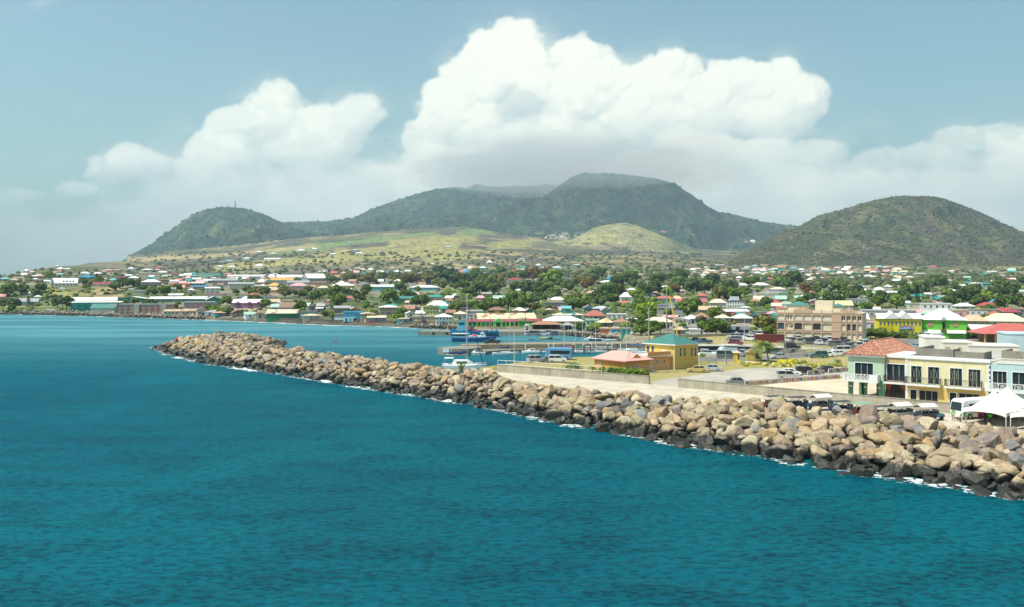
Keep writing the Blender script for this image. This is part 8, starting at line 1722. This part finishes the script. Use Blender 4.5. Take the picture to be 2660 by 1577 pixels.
palm(969, 834, 5.5, 'palm standing above the coral building', crown=3.2); palm(1192, 790, 7, 'palm by the off-white block', crown=3.4); palm(696, 745, 9, 'taller palm beside the orange hipped roof', crown=3.4, dark=.6); palm(690, 735, 8, 'palm behind the orange hipped roof', crown=3.4, dark=.6); palm(1437, 783, 7, 'dark palm right of the dense central trees', crown=3.6, dark=.5); palm(438, 722, 8, 'left palm on the ridge by the cream block', crown=4, dark=.45); palm(427, 725, 7, 'right palm on the ridge by the cream block', crown=3.6, dark=.45); palm(1655, 775, 6, 'pale palm between pyramid roof and dark trees', crown=4, dark=1.4); palm(2118, 785, 6, 'orange tinged palm in the eastern trees', crown=4.2, dark=.9); palm(2423, 765, 6, 'palm in the right woods', crown=3.6, dark=.7); palm(1325, 785, 6, 'palm above the wide pale green roof', crown=3.2); palm(730, 765, 8, 'palm left of the pink hipped villa', crown=3.4, dark=.5)
def conifer(x, y, h, label, spread=.22, col=(.03, .05, .025), D=None):
 p = on_land(x, y); H = h*p.y/F; r = empty('conifer', p, 0, label, 'tree'); MB().tube((0, 0, 0), (0, 0, H*.95), H*.02, .03, 6).build('trunk', M_BARK, r); rg = np.random.default_rng(int(x)); V = []; n = 420
 t = rg.uniform(.12, 1, n); a = rg.uniform(0, 6.28, n); rr = spread*H*(1-t)**.8*rg.uniform(.3, 1, n)+.1; b = MB()
 for i in range(n): q = Vector((math.cos(a[i])*rr[i], math.sin(a[i])*rr[i], t[i]*H)); s = H*.03*rg.uniform(.6, 1.4); b.add([q+Vector((-s, 0, -s*.3)), q+Vector((0, -s, s*.2)), q+Vector((s, 0, -s*.2)), q+Vector((0, s, s*.6))], [(0, 1, 2, 3)])
 b.build('crown', plain(col, .8), r)
conifer(74, 802, 34, 'feathery casuarina in front of the grey roofed hall', .30, (.07, .085, .045)); conifer(84, 805, 22, 'bushy casuarina beside the feathery one', .4, (.06, .07, .04)); conifer(252, 735, 26, 'tall thin pine behind the blue roofed hill house'); conifer(2383, 785, 46, 'tall dark pine above the grey lilac building', .2, (.035, .05, .02)); conifer(2538, 757, 24, 'left one of the twin dark cypresses', .17, (.02, .03, .02)); conifer(2545, 758, 24, 'right one of the twin dark cypresses', .17, (.02, .03, .02)); conifer(541, 700, 18, 'dark pine on the slope left of the long field'); conifer(1038, 722, 24, 'thin dark conifer in the middle distance'); conifer(2569, 757, 16, 'dark cone tree right of the twin cypresses', .3, (.03, .05, .02)); conifer(2183, 752, 20, 'dark conifer by the wide mint roof', .25); conifer(1740, 704, 16, 'small pine left of the brick chimney')
def shrubs(name, label, pts, seed, kind='stuff', colr=(.055, .085, .028)):
 """many small shrubs as one mesh: list of (x, y, z, r, tone)"""
 rg = np.random.default_rng(seed); bm = bmesh.new(); bmesh.ops.create_icosphere(bm, subdivisions=2, radius=1); v0 = np.array([q.co[:] for q in bm.verts]); f0 = np.array([[q.index for q in p.verts] for p in bm.faces]); bm.free()
 Vs, Fs, Cs = [], [], []; o = 0
 for (x, y, z, r, c) in pts:
  v = v0*(1+rg.normal(0, .17, (len(v0), 1)))*np.array([r, r, r*.75])*rg.uniform(.8, 1.25); Vs.append(v+np.array([x, y, z+r*.3])); Fs.append(f0+o); o += len(v0); Cs.append(np.tile(np.array(c), (len(v0), 1))*(.75+.5*rg.random((len(v0), 1))))
 m, T = new_mat('shrub_leaves'); at = T.n('ShaderNodeVertexColor', layer_name='Col').outputs[0]; ge = T.n('ShaderNodeNewGeometry').outputs['Position']; n = T.noise(ge, 1.1, 3, .7)
 c = T.mix(1, at, T.comb(T.m('ADD', .5, n), T.m('ADD', .5, n), T.m('ADD', .5, n)), blend='MULTIPLY'); finish(m, T, c, .9, .1, bump=n, bdist=.6)
 ob = link(name, tri_mesh(name, np.concatenate(Vs), np.concatenate(Fs), m, False, np.concatenate(Cs))); return tag(ob, label, 'shrubs', kind=kind)
def scatter(n, x0, x1, y0, y1, r0, r1, cols, seed, cond=None):
 rg = random.Random(seed); out = []
 for _ in range(n):
  x, y = rg.uniform(x0, x1), rg.uniform(y0, y1); p = on_land(x, y)
  if any(abs(p.x-a) < c+1.5 and abs(p.y-b) < c+2.5 for a, b, c in BFOOT): continue
  if cond and not cond(x, y): continue
  out.append((p.x, p.y, p.z, rg.uniform(r0, r1)*(p.y/1000.)**.5, rg.choice(cols)))
 return out
UG = [(.065,.09,.035), (.09,.105,.04), (.11,.11,.05), (.05,.07,.03)]
GR = [(.07,.12,.03), (.10,.155,.035), (.055,.09,.03), (.13,.14,.05), (.15,.19,.04)]
shrubs('town_shrubs', 'green garden shrubs filling the gaps between the houses', scatter(800, -10, 1700, 745, 822, .9, 2.4, GR, 1)+scatter(700, 1150, 2680, 735, 800, 1.6, 3.4, GR, 2)+scatter(260, 1500, 2040, 800, 845, .8, 1.9, GR, 3), 1)
shrubs('upland_shrubs', 'dark shrubs dotted over the upper strip and slopes behind the town', scatter(650, 820, 1700, 704, 740, 1.6, 3.8, UG, 4)+scatter(700, 1700, 2680, 718, 742, 2.0, 4.6, UG, 14)+scatter(600, 1700, 2680, 692, 720, 1.0, 2.4, UG, 15)+scatter(500, -10, 820, 700, 740, 1.2, 3.0, UG, 5)+scatter(900, 330, 2000, 655, 704, 1.3, 3.4, UG, 6), 2)
def hill_trees():
 rg = random.Random(8); pts = []
 for _ in range(5500):
  x = rg.uniform(1780, 2700); y = rg.uniform(515, 690); D = rg.uniform(2330, 3230); z, w = terrain(x, D)
  if int(w) != 7: continue
  X = (x-1330)/F*D; pts.append((X, D, float(z)-1, rg.uniform(2.0, 4.3), rg.choice([(.065,.074,.034), (.085,.088,.04), (.11,.10,.045), (.055,.062,.03), (.105,.085,.065)])))
 return pts
shrubs('hill_scrub', 'rough scrub and small trees covering the right hand hill', hill_trees(), 9)
def mtn_trees():
 rg = random.Random(18); pts = []
 for _ in range(7500):
  x = rg.uniform(280, 2100); D = rg.uniform(3900, 6650); z, w = terrain(x, D)
  if int(w) not in (1, 2, 3, 4, 5): continue
  pts.append(((x-1330)/F*D, D, float(z)-3, rg.uniform(5, 10), rg.choice([(.035,.054,.026), (.045,.063,.03), (.030,.046,.024), (.055,.07,.034)])))
 return pts
shrubs('mountain_forest', 'dense forest canopy covering the hazy mountains', mtn_trees(), 10)
shrubs('hedge', 'clipped green hedge in front of the pink roofed store', [(19+i*.55, 206.5-i*.42, 3.2+.5*(i % 2), .75, (.07,.12,.015) if i % 3 else (.13,.15,.03)) for i in range(17)], 3, kind='stuff')
pp = []
for i in range(60): q = G(1925+i*4.6, 946+random.uniform(-3, 6)+i*.12); pp.append((q.x, q.y, 3, random.uniform(.25, .6), random.choice([(.38,.34,.03), (.14,.17,.03), (.22,.22,.03)])))
for i in range(26): q = G(2020+random.uniform(0, 70), 941+random.uniform(-3, 5)); pp.append((q.x, q.y, 3, random.uniform(.4, .8), random.choice([(.40,.36,.03), (.17,.19,.03)])))
shrubs('yellow_shrubs', 'small yellowish flowering shrubs along the footpath', pp, 4)
shrubs('quay_shrubs', 'green creeping plants along the marina edge', [((lambda q: (q.x, q.y, 2.9, random.uniform(.3, .7), (.08,.13,.03)))(G(random.uniform(1820, 2210), random.uniform(0, 6)+np.interp(0, [0], [0])+922-abs(0)))) for _ in range(10)]+[(random.uniform(46, 62), 305+random.uniform(-1, 12), 2.9, random.uniform(.4, 1.0), (.10,.15,.03)) for _ in range(90)], 5)
b = MB(); e = empty('oleander_bush', (-13.5+.0, 214, 3.0), 0, 'yellow green oleander bush on the boulders in front of the catamaran', 'bush'); e.location = ((1197-1330)/F*205, 205, 3.4); rg = random.Random(2)
st_ = MB(); lf = MB()
for i in range(26):
 a, L, t = rg.uniform(0, 6.28), rg.uniform(1.2, 2.2), rg.uniform(.1, .6); q = Vector((math.cos(a)*L*t, math.sin(a)*L*t, L)); st_.tube((0, 0, 0), q, .03, .012, 4)
 for k in range(22): u = rg.uniform(.35, 1.05); c = q*u+Vector((rg.uniform(-.13, .13), rg.uniform(-.13, .13), rg.uniform(-.1, .1))); s = .11; d = Vector((rg.uniform(-1, 1), rg.uniform(-1, 1), rg.uniform(0, 1))).normalized()*s*1.6; n = Vector((rg.uniform(-1, 1), rg.uniform(-1, 1), .3)).normalized()*s*.5; lf.add([c-d, c+n, c+d, c-n], [(0, 1, 2, 3)])
st_.build('stems', M_BARK, e); lf.build('leaves', plain((.26, .30, .035), .6), e)
# graves, chimney, dishes, mast, floodlights, poles
def graves():
 rg = random.Random(4); b = MB()
 for _ in range(420):
  x, y = rg.uniform(920, 1095), rg.uniform(727, 741); p = on_land(x, y); w = rg.uniform(.7, 1.6); b.box(p.x-w, p.x+w, p.y-1, p.y+1, p.z-.3, p.z+rg.uniform(.6, 1.7))
 tag(b.build('gravestones', paint((.55, .53, .50), .8)), 'pale tombs of the cemetery behind the turquoise school', 'graves', kind='stuff')
graves()
p = on_land(1773, 707); e = empty('brick_chimney', p, 0, 'tall dark brick chimney on the plain below the yellow foothill', 'chimney'); s = p.y/F; MB().tube((0, 0, -1), (0, 0, 17*s), 2.2, 1.5, 10).build('stack', paint((.12, .06, .05)), e); MB().tube((0, 0, 17*s), (0, 0, 18*s), 1.9, 1.9, 10).build('rim', paint((.12, .06, .05)), e)
for x, y, r_, l in [(985, 716, 5, 'left white satellite dish near the grey arena'), (1004, 713, 5, 'right larger white satellite dish')]:
 p = on_land(x, y); s = p.y/F; e = empty('satellite_dish', p, 0, l, 'dish', 'satellite dishes'); V = []; n = 16
 b = MB(); rings = [[(r_*s*q*math.cos(t*2*math.pi/n), -r_*s*(1-q*q)*.0-2+q*q*-2.2, r_*s*1.4+r_*s*q*math.sin(t*2*math.pi/n)) for t in range(n)] for q in (.05, .4, .7, 1)]; b.sections(rings, cap=False); b.build('reflector', M_WH, e); MB().tube((0, 0, 0), (0, -1.5, r_*s*1.4), .6, .4, 8).build('pedestal', M_MAST, e)
def lattice_mast(px, D, hpx, label, w=9):
 z = float(terrain(px, D)[0]); H = hpx*D/F; e = empty('lattice_mast', ((px-1330)/F*D, D, z-2), 0, label, 'mast', 'masts on the left hill'); b = MB()
 L = [(-1, -1), (1, -1), (1, 1), (-1, 1)]
 for x, y in L: b.tube((x*w/2, y*w/2, 0), (x*.6, y*.6, H), .8, .5, 5)
 for k in range(7):
  t0, t1 = k/7, (k+1)/7; a, c = w/2*(1-t0)+.6*t0, w/2*(1-t1)+.6*t1
  for (x, y), (x2, y2) in zip(L, L[1:]+L[:1]): b.tube((x*a, y*a, H*t0), (x2*c, y2*c, H*t1), .35, n=4)
 b.build('lattice', plain((.16, .17, .18), .6), e); MB().tube((0, 0, H), (0, 0, H*1.2), .4, n=5).build('antenna', plain((.3, .12, .1), .6), e)
lattice_mast(611, 5000, 17, 'lattice radio mast on the summit of the left hill'); lattice_mast(592, 5000, 8, 'shorter thin mast left of the radio mast', 3)
for i, (x, y, h) in enumerate([(163, 803, 54), (341, 795, 44), (452, 795, 46)]):
 p = on_land(x, y); H = h*p.y/F; e = empty('floodlight_mast', p, 0, ['floodlight mast left of the teal school block', 'floodlight mast right of the teal school block', 'floodlight mast above the cream shore bungalow'][i], 'mast', 'sports ground floodlights'); MB().tube((0, 0, 0), (0, 0, H), .28, .16, 8).build('pole', plain((.38, .45, .46), .5), e)
 for k in range(3): MB().box(-1.7+k*1.2, -.8+k*1.2, -.3, .1, H-.6, H+.7).build('lamp_head', M_WH, e)
wall_thing('boundary_wall', [tuple(on_land(x, y))[:2] for x, y in ((98, 768), (130, 758), (160, 750), (215, 745))], 3.2, .6, paint((.05, .04, .045)), 8.5, 'dark stepped retaining wall below the white hill school')
for i, (x, y, h) in enumerate([(1365, 852, 48), (1404, 853, 44), (1273, 862, 40), (1689, 850, 40), (1883, 868, 34), (2307, 888, 44), (2316, 888, 44), (1133, 838, 40), (960, 836, 40), (1160, 842, 30), (840, 832, 30), (1642, 862, 42)]):
 p = on_land(x, y); H = h*p.y/F; post('utility_pole', ['brown utility pole before the lettered green hall', 'dark utility pole right of the lettered green hall', 'quay lamp pole before the market porch', 'utility pole before the pale manor', 'pole with red foot beside the dark blue store', 'dark pylon pole in the trees, left of the pair', 'white pole in the trees, right of the pair', 'pole before the tall cream gable', 'pole beside the coral building', 'thin pole by the white pier house', 'pole by the peach shore bungalow', 'utility pole by the flowering shrubs'][i], 'pole', p.x, p.y, p.z, H, .13, None, group='utility poles', mat=plain((.15, .10, .08), .8))

# things that read alike get told apart by their order from the left
def told_apart():
 D_ = {}
 for o in C.objects:
  if o.get('label') and o.parent is None: D_.setdefault(o['label'], []).append(o)
 for l, os_ in D_.items():
  if len(os_) < 2: continue
  os_.sort(key=lambda o: o.location.x/max(1, o.location.y)); n = len(os_)
  wd = {2: ['left hand', 'right hand'], 3: ['leftmost', 'middle', 'rightmost']}.get(n, ['leftmost', 'second', 'third', 'fourth', 'fifth', 'sixth', 'seventh'])
  for o, w in zip(os_, wd):
   l2 = w+' '+l
   if len(l2.split()) > 16: l2 = l2.replace(' flat lying', ' flat').replace(' half way up,', ' midway,').replace(' well above and', ' above and').replace(' well below and', ' below and').replace(' on the crest,', ' on crest,').replace(' low on the slope,', ' low down,')
   o['label'] = ' '.join(l2.split()[:16]) if len(l2.split()) > 16 else l2
told_apart()
# ---------------------------------------------------------------- clouds: billows of many small puffs, sunlight and shade painted into their colour
def blur(a, s):
 if s <= 0: return a
 n = int(3*s)+1; k = np.exp(-.5*(np.arange(-n, n+1)/s)**2); k /= k.sum()
 p = np.pad(a, n, mode='edge'); r = np.zeros_like(p)
 for i, w in enumerate(k): r += w*np.roll(p, i-n, 0)
 q = np.zeros_like(p)
 for i, w in enumerate(k): q += w*np.roll(r, i-n, 1)
 return q[n:-n, n:-n]
def cumulus(gx, gy, blobs, seed, levels=3, warp=9., kids_n=(16, 13, 9)):
 rng = np.random.default_rng(seed); step = gx[1]-gx[0]
 sph = [[(x, y, 0., rx, ry) for x, y, rx, ry in blobs]]
 for lv in range(levels):
  nxt = []
  for (x, y, z, rx, ry) in sph[-1]:
   for _ in range(kids_n[lv]):
    a = rng.uniform(0, 2*math.pi); e = math.asin(rng.uniform(-.1, .95)); ca = math.cos(e)
    dx, dy, dz = math.cos(a)*ca, math.sin(a)*ca, math.sin(e)
    if dy > .35 and rng.random() < .75: dy = -dy     # more puffs on top (rows count downwards)
    k = rng.uniform(.28, .5); r = min(rx, ry)
    nxt.append((x+dx*rx*.7, y+dy*ry*.7, z+dz*r*.75, r*k*1.15, r*k))
  sph.append(nxt)
 X, Y = np.meshgrid(gx, gy)
 wx = (fbm(X/42, Y/42, 4)-.5)*warp*2; wy = (fbm(X/42+31, Y/42+7, 4)-.5)*warp*2
 wx += (fbm(X/13, Y/13, 3)-.5)*warp*.7; wy += (fbm(X/13+3, Y/13+7, 3)-.5)*warp*.7
 H = np.full(X.shape, -1e3); TH = np.zeros(X.shape)
 for lv, L in enumerate(sph):
  for (x, y, z, rx, ry) in L:
   x0 = int((x-rx*1.3-20-gx[0])/step); x1 = int((x+rx*1.3+20-gx[0])/step)+2; y0 = int((y-ry*1.3-20-gy[0])/step); y1 = int((y+ry*1.3+20-gy[0])/step)+2
   x0, y0 = max(0, x0), max(0, y0)
   if x1 <= x0 or y1 <= y0 or x0 >= len(gx) or y0 >= len(gy): continue
   s = np.s_[y0:y1, x0:x1]
   d2 = ((X[s]+wx[s]-x)/rx)**2+((Y[s]+wy[s]-y)/ry)**2
   r = min(rx, ry); c = np.sqrt(np.maximum(0, 1-d2))*r
   H[s] = np.where(d2 < 1, np.maximum(H[s], z+c), H[s]); TH[s] = np.maximum(TH[s], c*(1 if lv else 1.1))
 return X, Y, H, TH
def build_clouds(preview=None):
 step = 3.0; gx = np.arange(-620, 3300, step); gy = np.arange(-330, 741, step)
 X, Y = np.meshgrid(gx, gy); A = np.zeros(X.shape); S = np.zeros(X.shape)
 def lay(a, s):
  nonlocal A, S
  S = S*(1-a)+s*a; A = 1-(1-A)*(1-a)
 light = np.array([-.46, -.62, .63]); light /= np.linalg.norm(light)
 def shade(H, TH, soft=1.):
  inside_ = H > -900; Hf = np.where(inside_, H, np.where(inside_, H, 0)); 
  w = blur(inside_.astype(float), 1.2); Hs = blur(Hf*inside_, 1.2)/np.maximum(w, .05)
  w2 = blur(inside_.astype(float), 7); H2 = blur(Hf*inside_, 7)/np.maximum(w2, .05)
  def lam(h, k):
   gy_, gx_ = np.gradient(h, step); n = np.stack([-gx_*k, -gy_*k, np.ones_like(h)], -1); n /= np.linalg.norm(n, axis=-1)[..., None]
   return np.clip(n@light, -.2, 1)
  l = .45*lam(Hs, .8)+.55*lam(H2, 1.)
  ao = np.clip((Hs-H2)/26, -1, 1)
  return np.clip(.34+.68*l+.30*ao, 0, 1.1)
 n1 = fbm(X/150, Y/90, 5); n2 = fbm(X/55+7, Y/40+3, 4)
 # high thin veils
 for (x, y, rx, ry, k) in [(160,300,110,36,.3),(150,410,90,22,.22),(60,25,140,40,.4),(2250,330,260,60,.2),(420,330,200,60,.15)]:
  a = np.clip(1-((X-x)/rx)**2-((Y-y+(X-x)*.3)/ry)**2, 0, 1)*sstep(.42, .62, n2)*k; lay(blur(a, 3), .8+0*X)
 # broad soft overcast behind everything, dying out towards the left edge
 top = np.interp(X[0], [-620,0,150,420,560,700,900,1000,1100,1300,1750,2000,2200,2450,2660,3300], [560,520,500,450,400,380,360,380,350,300,280,330,400,370,340,300])[None]
 a = sstep(-30, 75, Y-top+(n1-.5)*95+(n2-.5)*45)*np.interp(X[0], [-620,0,300,700,1000,3300], [.35,.5,.68,.88,.95,.95])[None]
 s = .80+.62*(n1-.5)+.30*(n2-.5)-.16*sstep(470, 640, Y)
 lay(a, s)
 LEFT = [(725,262,58,52),(690,320,95,75),(850,330,120,60),(930,300,60,58),(800,370,150,70),(600,330,70,62),(585,395,110,75),(560,440,120,50),(345,415,72,46),(300,448,85,34),(400,430,60,30),(255,418,34,14)]
 RIGHT = [(1345,112,72,62),(1290,150,95,80),(1230,235,85,95),(1180,290,95,90),(1130,350,70,70),(1340,230,130,110),(1500,160,80,66),(1560,150,40,40),(1560,235,110,85),(1470,260,120,100),(1750,185,66,60),(1700,235,95,80),(1800,200,40,36),(1905,210,75,62),(1960,225,85,70),(2040,205,52,60),(2075,265,85,70),(1990,300,130,70),(1850,280,120,85),(1650,300,130,90),(1480,350,180,80),(1300,340,150,90),(1750,340,180,60)]
 RLOW = [(1760,372,70,28),(1840,385,90,40),(1990,395,100,36),(2120,395,90,34),(2500,362,80,36),(2600,360,90,40),(2420,400,100,36),(2300,410,90,28),(2720,380,120,60),(1240,415,110,36),(1120,405,80,30),(60,505,70,16),(200,490,60,22),(20,515,60,16)]
 for bl, seed, lo in ((LEFT, 3, 1), (RIGHT, 11, 0), (RLOW, 5, 2)):
  X_, Y_, H, TH = cumulus(gx, gy, bl, seed, warp=10 if lo < 2 else 7)
  sh = shade(H, TH)
  a = 1-np.exp(-np.maximum(TH, 0)/ (8. if lo == 0 else 11.))
  a = blur(a, .8)
  cy = np.interp(X[0], [300,560,800,950,1000,1150,1500,1900,2200], [470,470,440,410,430,430,420,400,400])[None] if lo != 2 else np.interp(X[0], [0,300,1000,1500,2000,2660], [525,520,440,400,430,430])[None]
  fade = sstep(45, -55, Y-cy+(n2-.5)*60)
  # crisp billows melt into soft grey towards the base
  soft = blur(sh, 7); t = sstep(-150, 0, Y-cy); sh = sh*(1-t*.8)+soft*t*.8
  if lo == 0: sh = sh-.20*sstep(-170, 0, Y-cy+(n1-.5)*120)-.24*sstep(.46, .66, n1)*sstep(130, 260, Y)
  if lo == 1: sh = sh-.10*sstep(-80, 10, Y-cy)-.16*sstep(.46, .66, n1)*sstep(270, 380, Y)
  sk = blur(a, 9)*sstep(.40, .60, n2)*.55+blur(a, 26)*.42
  lay(sk*fade, np.clip(.86+.5*(n2-.5)+0*X, 0, 1))
  lay(a*fade*(.96 if lo == 0 else .88 if lo == 1 else .7), np.clip(sh*1.3+.03, 0, 1.03))
 # grey base that sits on the summit
 a = np.clip(1-((X-1440)/330)**2, 0, 1)**.6*sstep(350, 440, Y+(n1-.5)*120+(n2-.5)*50)*sstep(600, 500, Y)*.85
 lay(a, .34+.9*(n1-.5)+.2*sstep(1400, 1800, X))
 S = np.clip(S, 0, 1.1)
 edge = sstep(-620, -420, X)*sstep(3300, 3100, X)*sstep(-330, -180, Y)
 A = A*edge
 if preview: return gx, gy, A, S
 dirs = np.stack([(X-1330)/F, np.ones_like(X), (HZ-Y)/F], -1); dirs /= np.linalg.norm(dirs, axis=-1)[..., None]; P = dirs*15000+np.array([0, 0, CH])
 m, T = new_mat('sky_clouds'); at = T.sep(T.n('ShaderNodeVertexColor', layer_name='Col').outputs[0])
 col = T.mix(at[0], (.42, .55, .59), (1.0, 1.02, .90))
 e = T.n('ShaderNodeEmission'); T.put(e.inputs[0], col); e.inputs[1].default_value = CLOUDS
 tr = T.n('ShaderNodeBsdfTransparent'); ms = T.n('ShaderNodeMixShader'); T.put(ms.inputs[0], at[1])
 m.node_tree.links.new(tr.outputs[0], ms.inputs[1]); m.node_tree.links.new(e.outputs[0], ms.inputs[2])
 o = T.n('ShaderNodeOutputMaterial'); m.node_tree.links.new(ms.outputs[0], o.inputs[0])
 m.cycles.emission_sampling = 'NONE' if hasattr(m, 'cycles') else 'NONE'
 ob = link('sky', grid_mesh('sky', P[..., 0], P[..., 1], P[..., 2], m, np.stack([S, A, A*0], -1))); tag(ob, kind='structure')

def summit_cloud():
 """grey cloud base resting on the summits: a lumpy closed body of thin white vapour"""
 bm = bmesh.new(); bmesh.ops.create_icosphere(bm, subdivisions=6, radius=1); v = np.array([q.co[:] for q in bm.verts]); f = np.array([[q.index for q in p.verts] for p in bm.faces]); bm.free()
 n = fbm(v[:, 0]*3+9, v[:, 1]*3+v[:, 2]*2+5, 4)-.5; n2 = fbm(v[:, 0]*9+v[:, 2]*7, v[:, 1]*9+3, 3)-.5
 r = 1+n*.9+n2*.25; w = v*r[:, None]; w[:, 2] = np.where(w[:, 2] < 0, w[:, 2]*.42, w[:, 2])
 w = w*np.array([950, 1000, 230])+np.array([(1500-1330)/F*6000, 5750, 600])
 w[:, 2] += np.interp(w[:, 0], [-600, 100, 400, 1100], [10, -5, -25, 10])
 m = bpy.data.materials.new('cloud_vapour'); m.use_nodes = True; m.node_tree.nodes.clear(); T = NT(m.node_tree)
 s = T.n('ShaderNodeVolumeScatter'); s.inputs['Color'].default_value = (.80, .95, .98, 1); s.inputs['Density'].default_value = .0010; s.inputs['Anisotropy'].default_value = -.35
 o = T.n('ShaderNodeOutputMaterial'); m.node_tree.links.new(s.outputs[0], o.inputs['Volume'])
 tag(link('cloud', tri_mesh('cloud', w, f, m, True)), 'soft grey cloud base resting on the central summit', 'cloud', kind='stuff')
build_clouds()
summit_cloud()
build_haze()
